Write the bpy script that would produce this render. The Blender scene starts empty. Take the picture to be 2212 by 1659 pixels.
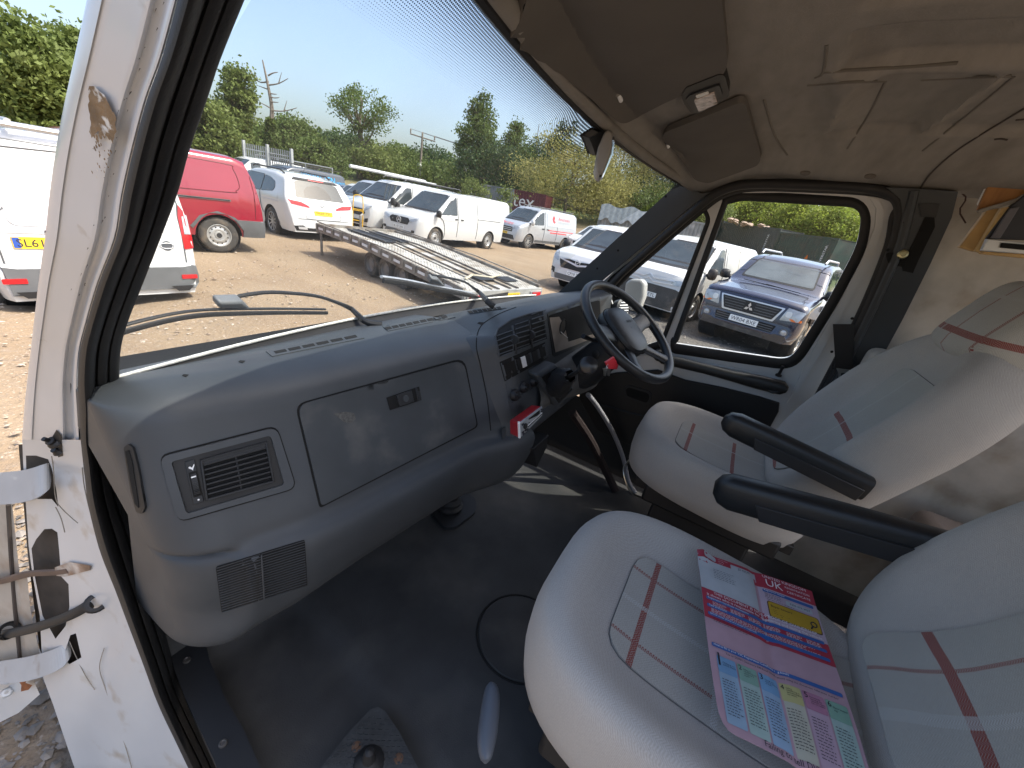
import bpy, math, random
import numpy as np
from mathutils import Vector, Matrix
from mathutils.bvhtree import BVHTree
from mathutils import geometry as geo

# ------------------------------------------------------------ camera, sky, sun, exposure
scene = bpy.context.scene
H = 1.85                                   # eye height over the yard
F, PITCH, ROLL, AZ = 850.0, math.radians(24.0), math.radians(10.5), math.radians(63.5)
FW = Vector((math.sin(AZ)*math.cos(PITCH), math.cos(AZ)*math.cos(PITCH), -math.sin(PITCH)))
_r = FW.cross(Vector((0, 0, 1))).normalized()
_u = _r.cross(FW)
RT = (_r*math.cos(ROLL) + _u*math.sin(ROLL)).normalized()
UP = (-_r*math.sin(ROLL) + _u*math.cos(ROLL)).normalized()
cd = bpy.data.cameras.new('camera')
cam = bpy.data.objects.new('camera', cd)
scene.collection.objects.link(cam)
cd.sensor_width = 36.0
cd.lens = 36.0*F/2212.0
cd.clip_start = 0.01
cd.clip_end = 2000
cam.matrix_world = Matrix(((RT.x, UP.x, -FW.x, 0), (RT.y, UP.y, -FW.y, 0), (RT.z, UP.z, -FW.z, H), (0, 0, 0, 1)))
scene.camera = cam
SUN = Vector((0.25, -0.56, 0.95)).normalized()
world = bpy.data.worlds.new('World')
scene.world = world
world.use_nodes = True
wn = world.node_tree
bg = wn.nodes['Background']
sky = wn.nodes.new('ShaderNodeTexSky')
sky.sky_type = 'NISHITA'
sky.sun_disc = False
sky.sun_elevation = math.asin(SUN.z)
sky.sun_rotation = math.atan2(SUN.x, SUN.y)
sky.air_density = 1.0
sky.dust_density = 4.5
sky.ozone_density = 1.0
wn.links.new(sky.outputs[0], bg.inputs[0])
bg.inputs[1].default_value = 0.15
sl = bpy.data.lights.new('sun', 'SUN')
sl.energy = 2.5
sl.angle = math.radians(0.5)
sl.color = (1.0, 0.94, 0.84)
so = bpy.data.objects.new('sun', sl)
scene.collection.objects.link(so)
so.rotation_euler = SUN.to_track_quat('Z', 'Y').to_euler()
so.location = (0, 0, 30)
vs = scene.view_settings
vs.view_transform = 'Standard'
vs.look = 'None'
vs.gamma = 1
vs.use_curve_mapping = False
vs.exposure = 1.3
scene.render.engine = 'CYCLES'
try:
    scene.cycles.max_bounces = 8
    scene.cycles.diffuse_bounces = 5
    scene.cycles.transparent_max_bounces = 16
except Exception:
    pass

# ------------------------------------------------------------ helpers
def dr(u, v):                               # view ray of a picture point (2212 wide)
    return FW + RT*((u-1106)/F) + UP*((829.5-v)/F)
def at(u, v, ax, val):                      # cab coordinates (eye = origin) on the plane ax = val
    D = dr(u, v)
    return D*(val/D[ax])
def gp(u, v, z=0.0):                        # world point at height z
    D = dr(u, v)
    t = (z-H)/D.z
    return Vector((D.x*t, D.y*t, z))

def nd(nt, typ, **kw):
    n = nt.nodes.new(typ)
    for k, v in kw.items():
        setattr(n, k, v)
    return n
def mat(name, col, rough=0.5, metal=0.0, var=0.0, vs=5.0, bump=0.0, bs=40.0, spec=0.5, coat=0.0, col2=None, c2s=3.0, c2t=(0.45, 0.7), detail=4.0, trans=0.0, stretch=None):
    m = bpy.data.materials.new(name)
    m.use_nodes = True
    nt = m.node_tree
    b = nt.nodes['Principled BSDF']
    b.inputs['Roughness'].default_value = rough
    b.inputs['Metallic'].default_value = metal
    b.inputs['Specular IOR Level'].default_value = spec
    if coat:
        b.inputs['Coat Weight'].default_value = coat
        b.inputs['Coat Roughness'].default_value = 0.05
    b.inputs['Base Color'].default_value = (*col, 1)
    tc = nd(nt, 'ShaderNodeTexCoord')
    src = tc.outputs['Object']
    if stretch:
        mp = nd(nt, 'ShaderNodeMapping')
        mp.inputs['Scale'].default_value = stretch
        nt.links.new(src, mp.inputs[0])
        src = mp.outputs[0]
    cur = None
    if col2 is not None:
        n = nd(nt, 'ShaderNodeTexNoise')
        n.inputs['Scale'].default_value = c2s
        n.inputs['Detail'].default_value = 6
        nt.links.new(src, n.inputs['Vector'])
        mr = nd(nt, 'ShaderNodeMapRange')
        mr.inputs['From Min'].default_value = c2t[0]
        mr.inputs['From Max'].default_value = c2t[1]
        nt.links.new(n.outputs['Fac'], mr.inputs['Value'])
        mx = nd(nt, 'ShaderNodeMix', data_type='RGBA')
        mx.inputs[6].default_value = (*col, 1)
        mx.inputs[7].default_value = (*col2, 1)
        nt.links.new(mr.outputs[0], mx.inputs[0])
        cur = mx.outputs[2]
    if var > 0:
        n = nd(nt, 'ShaderNodeTexNoise')
        n.inputs['Scale'].default_value = vs
        n.inputs['Detail'].default_value = detail
        nt.links.new(src, n.inputs['Vector'])
        mr = nd(nt, 'ShaderNodeMapRange')
        mr.inputs['From Min'].default_value = 0.25
        mr.inputs['From Max'].default_value = 0.75
        mr.inputs['To Min'].default_value = 1-var
        mr.inputs['To Max'].default_value = 1+var
        nt.links.new(n.outputs['Fac'], mr.inputs['Value'])
        vm = nd(nt, 'ShaderNodeVectorMath', operation='SCALE')
        if cur is None:
            vm.inputs[0].default_value = col
        else:
            nt.links.new(cur, vm.inputs[0])
        nt.links.new(mr.outputs[0], vm.inputs['Scale'])
        cur = vm.outputs[0]
    if cur is not None:
        nt.links.new(cur, b.inputs['Base Color'])
    if bump > 0:
        n = nd(nt, 'ShaderNodeTexNoise')
        n.inputs['Scale'].default_value = bs
        n.inputs['Detail'].default_value = 3
        nt.links.new(src, n.inputs['Vector'])
        bp = nd(nt, 'ShaderNodeBump')
        bp.inputs['Strength'].default_value = bump
        bp.inputs['Distance'].default_value = 0.02 if bs < 60 else 0.004
        nt.links.new(n.outputs['Fac'], bp.inputs['Height'])
        nt.links.new(bp.outputs[0], b.inputs['Normal'])
    if trans > 0:
        out = nt.nodes['Material Output']
        tr = nd(nt, 'ShaderNodeBsdfTranslucent')
        ms = nd(nt, 'ShaderNodeMixShader')
        ms.inputs[0].default_value = trans
        if cur is not None:
            nt.links.new(cur, tr.inputs[0])
        else:
            tr.inputs[0].default_value = (*col, 1)
        nt.links.new(b.outputs[0], ms.inputs[1])
        nt.links.new(tr.outputs[0], ms.inputs[2])
        nt.links.new(ms.outputs[0], out.inputs[0])
    return m

class MB:
    """collects polygons; build() links them as one mesh object"""
    def __init__(s, off=(0, 0, 0)):
        s.v, s.f, s.mi, s.uv = [], [], [], {}
        s.off = Vector(off)
        s.cur = 0
    def add(s, vs, fs):
        n = len(s.v)
        s.v += [Vector(p) for p in vs]
        s.f += [tuple(i+n for i in f) for f in fs]
        s.mi += [s.cur]*len(fs)
    def quad(s, a, b, c, d):
        s.add([a, b, c, d], [(0, 1, 2, 3)])
    def grid(s, rows, closed=False, cap=False):
        n = len(rows[0])
        vs = [p for r in rows for p in r]
        fs = []
        for i in range(len(rows)-1):
            for j in range(n if closed else n-1):
                k = (j+1) % n
                fs.append((i*n+j, i*n+k, (i+1)*n+k, (i+1)*n+j))
        if cap:
            fs.append(tuple(reversed(range(n))))
            fs.append(tuple((len(rows)-1)*n+j for j in range(n)))
        s.add(vs, fs)
    def hexa(s, a, b):                      # two matching quads -> closed box
        s.add(list(a)+list(b), [(3, 2, 1, 0), (4, 5, 6, 7), (0, 1, 5, 4), (1, 2, 6, 5), (2, 3, 7, 6), (3, 0, 4, 7)])
    def box(s, lo, hi, M=None):
        x0, y0, z0 = lo
        x1, y1, z1 = hi
        p = [Vector(q) for q in ((x0, y0, z0), (x1, y0, z0), (x1, y1, z0), (x0, y1, z0), (x0, y0, z1), (x1, y0, z1), (x1, y1, z1), (x0, y1, z1))]
        if M is not None:
            p = [M @ q for q in p]
        s.hexa(p[:4], p[4:])
    def tube(s, path, r, n=10, cap=True):
        path = [Vector(p) for p in path]
        m = len(path)
        rows = []
        up = None
        for i, p in enumerate(path):
            t = (path[min(i+1, m-1)]-path[max(i-1, 0)])
            if t.length < 1e-9:
                t = Vector((0, 0, 1))
            t.normalize()
            if up is None:
                up = Vector((0, 0, 1)) if abs(t.z) < 0.9 else Vector((0, 1, 0))
            a = t.cross(up)
            if a.length < 1e-6:
                a = t.cross(Vector((1, 0, 0)))
            a.normalize()
            b = a.cross(t).normalized()
            up = b
            rr = r[i] if isinstance(r, (list, tuple)) else r
            if isinstance(rr, tuple):
                ra, rb = rr
            else:
                ra = rb = rr
            rows.append([p + a*(ra*math.cos(2*math.pi*k/n)) + b*(rb*math.sin(2*math.pi*k/n)) for k in range(n)])
        s.grid(rows, closed=True, cap=cap)
    def disc(s, c, axis, r, th, n=20, r2=None):     # short cylinder from c along axis
        c = Vector(c)
        axis = Vector(axis).normalized()
        s.tube([c, c+axis*th], [r, r if r2 is None else r2], n)
    def prism(s, poly, vec):                        # planar polygon pushed along vec
        n = len(poly)
        a = [Vector(p) for p in poly]
        v = Vector(vec)
        b = [p+v for p in a]
        s.add(a+b, [tuple(reversed(range(n))), tuple(range(n, 2*n))]+[(i, (i+1) % n, n+(i+1) % n, n+i) for i in range(n)])
    def lathe(s, prof, c, ax, n=28):                # prof: (radius, height along ax)
        c = Vector(c)
        ax = Vector(ax).normalized()
        e = ax.orthogonal().normalized()
        g = ax.cross(e)
        rows = [[c+ax*h+(e*math.cos(2*math.pi*k/n)+g*math.sin(2*math.pi*k/n))*r for k in range(n)] for r, h in prof]
        s.grid(rows, closed=True)
    def build(s, name, mats, parent=None, smooth=True, ang=40, bevel=0.0, solid=0.0, sub=0, seg=2):
        me = bpy.data.meshes.new(name)
        me.from_pydata([p+s.off for p in s.v], [], s.f)
        if not isinstance(mats, (list, tuple)):
            mats = [mats]
        for m in mats:
            me.materials.append(m)
        if len(mats) > 1:
            me.polygons.foreach_set('material_index', s.mi)
        me.validate()
        o = bpy.data.objects.new(name, me)
        scene.collection.objects.link(o)
        if parent is not None:
            attach(o, parent)
        if sub:
            md = o.modifiers.new('sub', 'SUBSURF')
            md.levels = md.render_levels = sub
        if solid:
            md = o.modifiers.new('solid', 'SOLIDIFY')
            md.thickness = abs(solid)
            md.offset = -1 if solid > 0 else 1
        if bevel:
            md = o.modifiers.new('bevel', 'BEVEL')
            md.width = bevel
            md.segments = seg
            md.limit_method = 'ANGLE'
            md.angle_limit = math.radians(35)
        if smooth:
            me.shade_smooth()
            try:
                me.set_sharp_from_angle(angle=math.radians(ang))
            except Exception:
                pass
        return o
def attach(o, parent):
    o.parent = parent
    if parent.get('_cab') is not None:
        o.matrix_parent_inverse = Matrix.Translation(parent.location).inverted()
CAB = (0, 0, H)
def thing(name, label, cat, loc=(0, 0, 0), rz=0.0, group=None, cab=False):
    o = bpy.data.objects.new(name, None)
    scene.collection.objects.link(o)
    o.empty_display_size = 0.2
    o.location = loc
    o.rotation_euler = (0, 0, rz)
    o['label'] = label
    o['category'] = cat
    if group:
        o['group'] = group
    if cab:
        o.location = Vector(loc)+Vector(CAB)
        o['_cab'] = 1
    return o
def tag(o, label=None, cat=None, group=None, kind=None):
    for k, v in (('label', label), ('category', cat), ('group', group), ('kind', kind)):
        if v:
            o[k] = v
    return o
def cmb():
    return MB(CAB)
def dens(poly, step):                       # densify a closed polygon
    out = []
    n = len(poly)
    for i in range(n):
        a, b = Vector(poly[i]), Vector(poly[(i+1) % n])
        k = max(1, int((b-a).length/step))
        out += [a.lerp(b, j/k) for j in range(k)]
    return out
def rounded(poly, r, n=4):                  # round the corners of a closed 2D polygon
    out = []
    m = len(poly)
    for i in range(m):
        p, a, b = Vector(poly[i]), Vector(poly[i-1]), Vector(poly[(i+1) % m])
        rr = r[i] if isinstance(r, (list, tuple)) else r
        da, db = (a-p), (b-p)
        ra = min(rr, da.length*0.49)
        rb = min(rr, db.length*0.49)
        if rr <= 0:
            out.append(p)
            continue
        s, e = p+da.normalized()*ra, p+db.normalized()*rb
        for k in range(n+1):
            t = k/n
            out.append(s*(1-t)**2 + p*2*t*(1-t) + e*t*t)
    return out
def spline(pts, n=8, closed=False):         # Catmull-Rom through points
    P = [Vector(p) for p in pts]
    m = len(P)
    out = []
    rng = range(m if closed else m-1)
    for i in rng:
        if closed:
            p0, p1, p2, p3 = P[i-1], P[i], P[(i+1) % m], P[(i+2) % m]
        else:
            p0, p1, p2, p3 = P[max(i-1, 0)], P[i], P[i+1], P[min(i+2, m-1)]
        for k in range(n):
            t = k/n
            out.append(0.5*((2*p1)+(p2-p0)*t+(2*p0-5*p1+4*p2-p3)*t*t+(3*p1-p0-3*p2+p3)*t*t*t))
    if not closed:
        out.append(P[-1])
    return out
def fill2d(poly, step, holes=()):
    """triangulated polygon with inner points: (points, triangles, boundary loops)"""
    P = dens([Vector(p[:2]) for p in poly], step)
    loops = [P]
    for h in holes:
        loops.append(dens([Vector(p[:2]) for p in h], step))
    xs = [p.x for p in P]
    ys = [p.y for p in P]
    pts = [p for l in loops for p in l]
    edges = []
    k = 0
    for l in loops:
        n = len(l)
        edges += [(k+i, k+(i+1) % n) for i in range(n)]
        k += n
    nb = len(pts)
    def inside(q, L):
        c = False
        j = len(L)-1
        for i in range(len(L)):
            a, b = L[i], L[j]
            if (a.y > q.y) != (b.y > q.y) and q.x < (b.x-a.x)*(q.y-a.y)/(b.y-a.y)+a.x:
                c = not c
            j = i
        return c
    x = min(xs)+step*.5
    while x < max(xs):
        y = min(ys)+step*.5
        while y < max(ys):
            q = Vector((x, y))
            if inside(q, loops[0]) and not any(inside(q, h) for h in loops[1:]):
                if min((q-p).length_squared for p in pts[:nb]) > (step*.45)**2:
                    pts.append(q)
            y += step
        x += step
    r = geo.delaunay_2d_cdt(pts, edges, [], 0, 1e-7)
    vo, fo = r[0], r[2]
    tris = []
    for t in fo:
        c = (vo[t[0]]+vo[t[1]]+vo[t[2]])/3
        if inside(c, loops[0]) and not any(inside(c, h) for h in loops[1:]):
            tris.append(tuple(t))
    return vo, tris
def sheet(mb, poly, step, f, thick=0.0, holes=(), fn=None):
    """polygon mapped through f(x,y)->point; with thick, fn(x,y)->normal gives side walls and a back"""
    vo, tr = fill2d(poly, step, holes)
    top = [f(p.x, p.y) for p in vo]
    if any(t is None for t in top):
        tr = [t for t in tr if all(top[i] is not None for i in t)]
        if not tr:
            return
        for i, t in enumerate(top):
            if t is None:
                best = min((j for j in range(len(vo)) if top[j] is not None), key=lambda j: (vo[j]-vo[i]).length_squared)
                top[i] = top[best]
    if not thick:
        mb.add(top, tr)
        return
    # edges used once are the border
    cnt = {}
    for t in tr:
        for a, b in ((t[0], t[1]), (t[1], t[2]), (t[2], t[0])):
            cnt[(a, b)] = 1
    n = len(top)
    back = []
    for i, p in enumerate(vo):
        back.append(top[i]-fn(p.x, p.y)*thick)
    fs = list(tr)+[(a+n, c+n, b+n) for a, b, c in tr]
    for (a, b) in cnt:
        if (b, a) not in cnt:
            fs.append((b, a, a+n, b+n))
    mb.add(top+back, fs)
def bvh_of(mb):
    return BVHTree.FromPolygons([tuple(p) for p in mb.v], mb.f)
def onpix(bvh, off=0.0, dflt=None):         # f(u,v): picture ray -> cab surface, lifted towards the eye side
    last = {}
    def nrm(u, v):
        D = dr(u, v).normalized()
        h = bvh.ray_cast(Vector((0, 0, 0)), D)
        if h[0] is None:
            return last.get('n', -D)
        n = h[1] if h[1].dot(D) < 0 else -h[1]
        last['n'] = n
        return n
    def f(u, v):
        D = dr(u, v).normalized()
        h = bvh.ray_cast(Vector((0, 0, 0)), D)
        if h[0] is None:
            return dflt(u, v) if dflt else None
        n = h[1] if h[1].dot(D) < 0 else -h[1]
        return h[0]+n*off
    return f, nrm
class Patch:
    """flat-ish four-corner frame: P(a,b,h), a across, b down, h outwards"""
    def __init__(s, c00, c10, c11, c01, toward=None):
        s.c = [Vector(p) for p in (c00, c10, c11, c01)]
        n = (s.c[1]-s.c[0]).cross(s.c[3]-s.c[0]).normalized()
        ctr = sum(s.c, Vector())/4
        t = Vector(toward) if toward is not None else Vector((0, 0, 0))
        if n.dot(t-ctr) < 0:
            n = -n
        s.n = n
    def __call__(s, a, b, h=0.0):
        c = s.c
        return (c[0]*(1-a)+c[1]*a)*(1-b)+(c[3]*(1-a)+c[2]*a)*b+s.n*h
    def slab(s, mb, a0, b0, a1, b1, h0, h1):
        mb.hexa([s(a0, b0, h0), s(a1, b0, h0), s(a1, b1, h0), s(a0, b1, h0)], [s(a0, b0, h1), s(a1, b0, h1), s(a1, b1, h1), s(a0, b1, h1)])
    def poly(s, mb, pts, h0, h1):
        mb.prism([s(a, b, h0) for a, b in pts], s.n*(h1-h0))
def text_mesh(txt, size=1.0, shear=0.0, ax='LEFT'):
    c = bpy.data.curves.new('t', 'FONT')
    c.body = txt
    c.size = size
    c.align_x = ax
    c.align_y = 'CENTER'
    c.shear = shear
    c.resolution_u = 2
    o = bpy.data.objects.new('t', c)
    scene.collection.objects.link(o)
    dg = bpy.context.evaluated_depsgraph_get()
    dg.update()
    me = bpy.data.meshes.new_from_object(o.evaluated_get(dg))
    vs = [tuple(v.co) for v in me.vertices]
    fs = [tuple(p.vertices) for p in me.polygons]
    bpy.data.objects.remove(o)
    bpy.data.meshes.remove(me)
    return vs, fs
def put_text(mb, txt, f, w=None, h=None, size=1.0, ax='CENTER', shear=0.0):
    """text fitted into width w / height h and mapped by f(x,y) (x right, y up)"""
    vs, fs = text_mesh(txt, size, shear, ax)
    if not vs:
        return
    xs = [p[0] for p in vs]
    ys = [p[1] for p in vs]
    sx = w/(max(xs)-min(xs)) if w else 1
    sy = h/(max(ys)-min(ys)) if h else sx
    if not w:
        sx = sy
    ox = (max(xs)+min(xs))/2 if ax == 'CENTER' else min(xs)
    oy = (max(ys)+min(ys))/2
    mb.add([f((x-ox)*sx, (y-oy)*sy) for x, y, z in vs], fs)
# ------------------------------------------------------------ materials
M = {}
M['white_paint'] = mat('white_paint', (0.74, 0.75, 0.76), 0.28, coat=0.5, var=0.03, vs=3)
M['door_white'] = mat('worn_white_paint', (0.50, 0.515, 0.525), 0.33, coat=0.3, var=0.05, vs=6, col2=(0.50, 0.49, 0.46), c2s=9, c2t=(0.56, 0.78))
M['rubber'] = mat('black_rubber', (0.012, 0.012, 0.013), 0.62, var=0.2, vs=20, bump=0.1, bs=300)
M['dash'] = mat('grey_dash_plastic', (0.050, 0.056, 0.063), 0.47, var=0.12, vs=7, bump=0.12, bs=900, col2=(0.060, 0.065, 0.070), c2s=5, c2t=(0.55, 0.8), spec=0.35)
M['dash_dark'] = mat('dark_dash_plastic', (0.015, 0.0165, 0.019), 0.5, var=0.1, bump=0.08, bs=600, spec=0.4)
M['black'] = mat('black_plastic', (0.008, 0.008, 0.009), 0.55, var=0.1)
M['gap'] = mat('shadow_gap_black', (0.003, 0.003, 0.003), 0.9, var=0.1)
M['floor'] = mat('dark_floor_vinyl', (0.044, 0.045, 0.046), 0.55, var=0.25, vs=6, bump=0.3, bs=350, col2=(0.080, 0.077, 0.072), c2s=4, c2t=(0.5, 0.8), spec=0.2)
M['lining'] = mat('beige_grey_headlining', (0.235, 0.222, 0.205), 0.95, var=0.10, vs=14, bump=0.25, bs=220, col2=(0.15, 0.135, 0.12), c2s=3.2, c2t=(0.55, 0.85), spec=0.1, stretch=(1, 2.5, 1))
M['visor'] = mat('grey_brown_visor_cloth', (0.12, 0.112, 0.105), 0.92, var=0.10, vs=8, bump=0.15, bs=300, spec=0.1)
M['trim_grey'] = mat('pillar_trim_plastic', (0.038, 0.044, 0.050), 0.5, var=0.15, vs=4, bump=0.1, bs=500, spec=0.4)
M['steel'] = mat('bright_steel', (0.6, 0.6, 0.58), 0.3, 1.0, var=0.1)
M['alu'] = mat('aluminium', (0.55, 0.56, 0.57), 0.42, 0.8, var=0.15, vs=8)
M['red_plastic'] = mat('red_plastic', (0.42, 0.012, 0.02), 0.35, var=0.1)
M['pale'] = mat('pale_print', (0.72, 0.73, 0.74), 0.6, var=0.02)
M['ink'] = mat('dark_ink', (0.02, 0.02, 0.03), 0.7, var=0.02)
# ============================================================ the camper van's own cab
def glass_mat(name, tint=(0.93, 0.96, 0.95), refl=0.06, dirt_haze=0.0):
    m = bpy.data.materials.new(name)
    m.use_nodes = True
    nt = m.node_tree
    nt.nodes.remove(nt.nodes['Principled BSDF'])
    tr = nd(nt, 'ShaderNodeBsdfTransparent')
    tr.inputs[0].default_value = (*tint, 1)
    gl = nd(nt, 'ShaderNodeBsdfGlossy')
    gl.inputs['Roughness'].default_value = 0.03
    lw = nd(nt, 'ShaderNodeLayerWeight')
    lw.inputs['Blend'].default_value = 0.5
    pw_ = nd(nt, 'ShaderNodeMath', operation='POWER')
    pw_.inputs[1].default_value = 4.5
    nt.links.new(lw.outputs['Facing'], pw_.inputs[0])
    ms = nd(nt, 'ShaderNodeMixShader')
    mu = nd(nt, 'ShaderNodeMath', operation='MULTIPLY_ADD')
    mu.inputs[1].default_value = 0.5
    mu.inputs[2].default_value = 0.03
    nt.links.new(pw_.outputs[0], mu.inputs[0])
    nt.links.new(mu.outputs[0], ms.inputs[0])
    nt.links.new(tr.outputs[0], ms.inputs[1])
    nt.links.new(gl.outputs[0], ms.inputs[2])
    last = ms
    if dirt_haze:  # pale film on the glass, doubling as a painted haze veil
        df = nd(nt, 'ShaderNodeBsdfDiffuse')
        df.inputs[0].default_value = (0.75, 0.76, 0.78, 1)
        tc = nd(nt, 'ShaderNodeTexCoord')
        n = nd(nt, 'ShaderNodeTexNoise')
        n.inputs['Scale'].default_value = 5
        n.inputs['Detail'].default_value = 8
        nt.links.new(tc.outputs['Object'], n.inputs['Vector'])
        mr = nd(nt, 'ShaderNodeMapRange')
        mr.inputs['From Min'].default_value = 0.3
        mr.inputs['From Max'].default_value = 0.8
        mr.inputs['To Min'].default_value = dirt_haze*0.5
        mr.inputs['To Max'].default_value = dirt_haze*1.5
        nt.links.new(n.outputs['Fac'], mr.inputs['Value'])
        m2 = nd(nt, 'ShaderNodeMixShader')
        nt.links.new(mr.outputs[0], m2.inputs[0])
        nt.links.new(ms.outputs[0], m2.inputs[1])
        nt.links.new(df.outputs[0], m2.inputs[2])
        last = m2
    nt.links.new(last.outputs[0], nt.nodes['Material Output'].inputs[0])
    return m
M['screen'] = glass_mat('windscreen_glass', dirt_haze=0.11)
M['pane'] = glass_mat('side_glass', dirt_haze=0.02)

def dots_mat(name):
    m = bpy.data.materials.new(name)
    m.use_nodes = True
    nt = m.node_tree
    b = nt.nodes['Principled BSDF']
    b.inputs['Base Color'].default_value = (0.006, 0.006, 0.007, 1)
    b.inputs['Roughness'].default_value = 0.5
    uv = nd(nt, 'ShaderNodeUVMap')
    sp = nd(nt, 'ShaderNodeSeparateXYZ')
    nt.links.new(uv.outputs[0], sp.inputs[0])
    def mth(op, a, b2=None, c=None):
        n = nd(nt, 'ShaderNodeMath', operation=op)
        for i, x in enumerate((a, b2, c)):
            if x is None:
                continue
            if isinstance(x, (int, float)):
                n.inputs[i].default_value = x
            else:
                nt.links.new(x, n.inputs[i])
        return n.outputs[0]
    U = mth('MULTIPLY', sp.outputs[0], 470.0)
    V = mth('MULTIPLY', sp.outputs[1], 30.0)
    rowodd = mth('MULTIPLY', mth('MODULO', mth('FLOOR', V), 2.0), 0.5)
    fu = mth('SUBTRACT', mth('FRACT', mth('ADD', U, rowodd)), 0.5)
    fv = mth('SUBTRACT', mth('FRACT', V), 0.5)
    dist = mth('SQRT', mth('ADD', mth('MULTIPLY', fu, fu), mth('MULTIPLY', fv, fv)))
    rad = mth('ADD', mth('MULTIPLY', sp.outputs[1], 0.43), 0.08)
    k = mth('LESS_THAN', dist, rad)
    tr = nd(nt, 'ShaderNodeBsdfTransparent')
    ms = nd(nt, 'ShaderNodeMixShader')
    nt.links.new(k, ms.inputs[0])
    nt.links.new(tr.outputs[0], ms.inputs[1])
    nt.links.new(b.outputs[0], ms.inputs[2])
    nt.links.new(ms.outputs[0], nt.nodes['Material Output'].inputs[0])
    return m

van = thing('camper_van', 'white camper van around the camera, its cab with open passenger door seen from inside', 'camper van', (1.0, 0.0, -H), cab=True)
van.location = (1.0, 0.0, 0.0)

# ---- windscreen
def WS(s, t):
    k = 1-(2*s-1)**2
    b = Vector((0.19+1.68*s, 0.895+0.10*k, -0.405))
    q = Vector((0.25+1.50*s, 0.30+0.10*k+0.01*s, 0.20+0.012*k-0.02*s))
    p = b.lerp(q, t)
    p.y += 0.035*math.sin(math.pi*t)
    p.z += 0.030*math.sin(math.pi*t)
    return p
ws = cmb()
NS, NT = 36, 14
ws.grid([[WS(i/NS, j/NT) for i in range(NS+1)] for j in range(NT+1)])
bv_ws = bvh_of(ws)
o = ws.build('windscreen', M['screen'], van)
# black dotted print along the top edge and down behind the mirror, white beading at the bottom
M['dots'] = dots_mat('windscreen_dot_print')
def band(s0, s1, t0, t1, nm, ns=60, shape=None):
    mb = cmb()
    rows, uvs = [], []
    for j in range(9):
        row = []
        for i in range(ns+1):
            s = s0+(s1-s0)*i/ns
            ta = t0 if shape is None else shape(s)
            t = ta+(t1-ta)*j/8
            p = WS(s, t)
            row.append(p+Vector((0, -0.004, -0.004)))
            uvs.append((s*(1.6/1.6), j/8))
        rows.append(row)
    mb.grid(rows)
    ob = mb.build(nm, M['dots'], van)
    me = ob.data
    ul = me.uv_layers.new(name='UVMap')
    for l in me.loops:
        ul.data[l.index].uv = uvs[l.vertex_index]
    return ob
band(0.02, 0.985, 0.9, 1.0, 'dot_print_band', 90, lambda s: 0.885-0.12*math.exp(-((s-0.50)/0.085)**4))
mb = cmb()
mb.tube([WS(i/60, 0.0)+Vector((0, -0.004, 0.008)) for i in range(61)], 0.004, 8)
mb.build('screen_beading', mat('pale_beading', (0.75, 0.75, 0.70), 0.5, var=0.2, vs=90), van)
mb = cmb()
mb.grid([[WS(i/60, 0.0)+Vector((0, 0.0, 0.004)) for i in range(61)], [WS(i/60, 0.0)+Vector((0, -0.028, -0.008)) for i in range(61)], [WS(i/60, 0.0)+Vector((0, -0.05, -0.02)) for i in range(61)]])
mb.build('screen_gasket', M['rubber'], van)
# scuttle and short bonnet outside, below the glass
mb = cmb()
mb.grid([[WS(i/20, 0.0)+Vector((0, 0.01, -0.03)) for i in range(21)], [WS(i/20, 0.0)+Vector((0, 0.12, -0.09)) for i in range(21)], [WS(i/20, 0.0)+Vector((0, 0.45, -0.24)) for i in range(21)], [WS(i/20, 0.0)+Vector((0, 0.62, -0.45)) for i in range(21)], [WS(i/20, 0.0)+Vector((0, 0.66, -1.3)) for i in range(21)]])
mb.build('bonnet', M['white_paint'], van)

# ---- headlining
def sst(a, b, x):
    t = max(0.0, min(1.0, (x-a)/(b-a)))
    return t*t*(3-2*t)
def rect(x, y, x0, x1, y0, y1, e=0.02):
    return sst(x0-e, x0+e, x)*(1-sst(x1-e, x1+e, x))*sst(y0-e, y0+e, y)*(1-sst(y1-e, y1+e, y))
def edge_y(x):
    s = (x-0.25)/1.50
    return 0.30+0.10*(1-(2*s-1)**2)
def ceil_z(x, y):
    ey = edge_y(x)
    t = ey-y                                       # distance back from the glass
    z = 0.205+0.05*sst(0.0, 0.05, t)+0.075*sst(0.05, 0.50, t)+0.03*sst(0.5, 1.2, t)
    z += 0.022*math.exp(-((t-0.445)/0.035)**2)*(-1)*sst(0.95, 1.1, x)
    # pressed panels
    z += 0.022*rect(x, y, 1.10, 1.50, -0.24, -0.06, 0.010)
    z += 0.022*rect(x, y, 1.10, 1.50, -0.52, -0.265, 0.010)
    z += 0.026*rect(x, y, 0.90, 1.06, -0.42, -0.02, 0.010)
    z += 0.032*rect(x, y, 0.35, 0.82, -0.50, -0.02, 0.015)
    z += 0.012*rect(x, y, 0.35, 1.52, -1.2, -0.60, 0.015)
    # side rail: falls to the top of the door opening
    zr = 0.165+0.075*sst(0.0, 0.25, t)+0.02*sst(0.3, 1.0, t)
    k = sst(1.50, 1.80, x)**0.8
    z = z*(1-k)+zr*k
    k = 1-sst(0.27, 0.40, x)
    return z*(1-k)+(zr-0.02)*k
xs = [0.26+1.59*i/190 for i in range(191)]
mb = cmb()
rows = []
for j in range(171):
    tt = (j/170)**1.25*1.75
    rows.append([Vector((x, edge_y(x)-tt, ceil_z(x, edge_y(x)-tt))) for x in xs])
mb.grid(rows)
bv_ceil = bvh_of(mb)
mb.build('headlining', M['lining'], van, ang=60)
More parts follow.
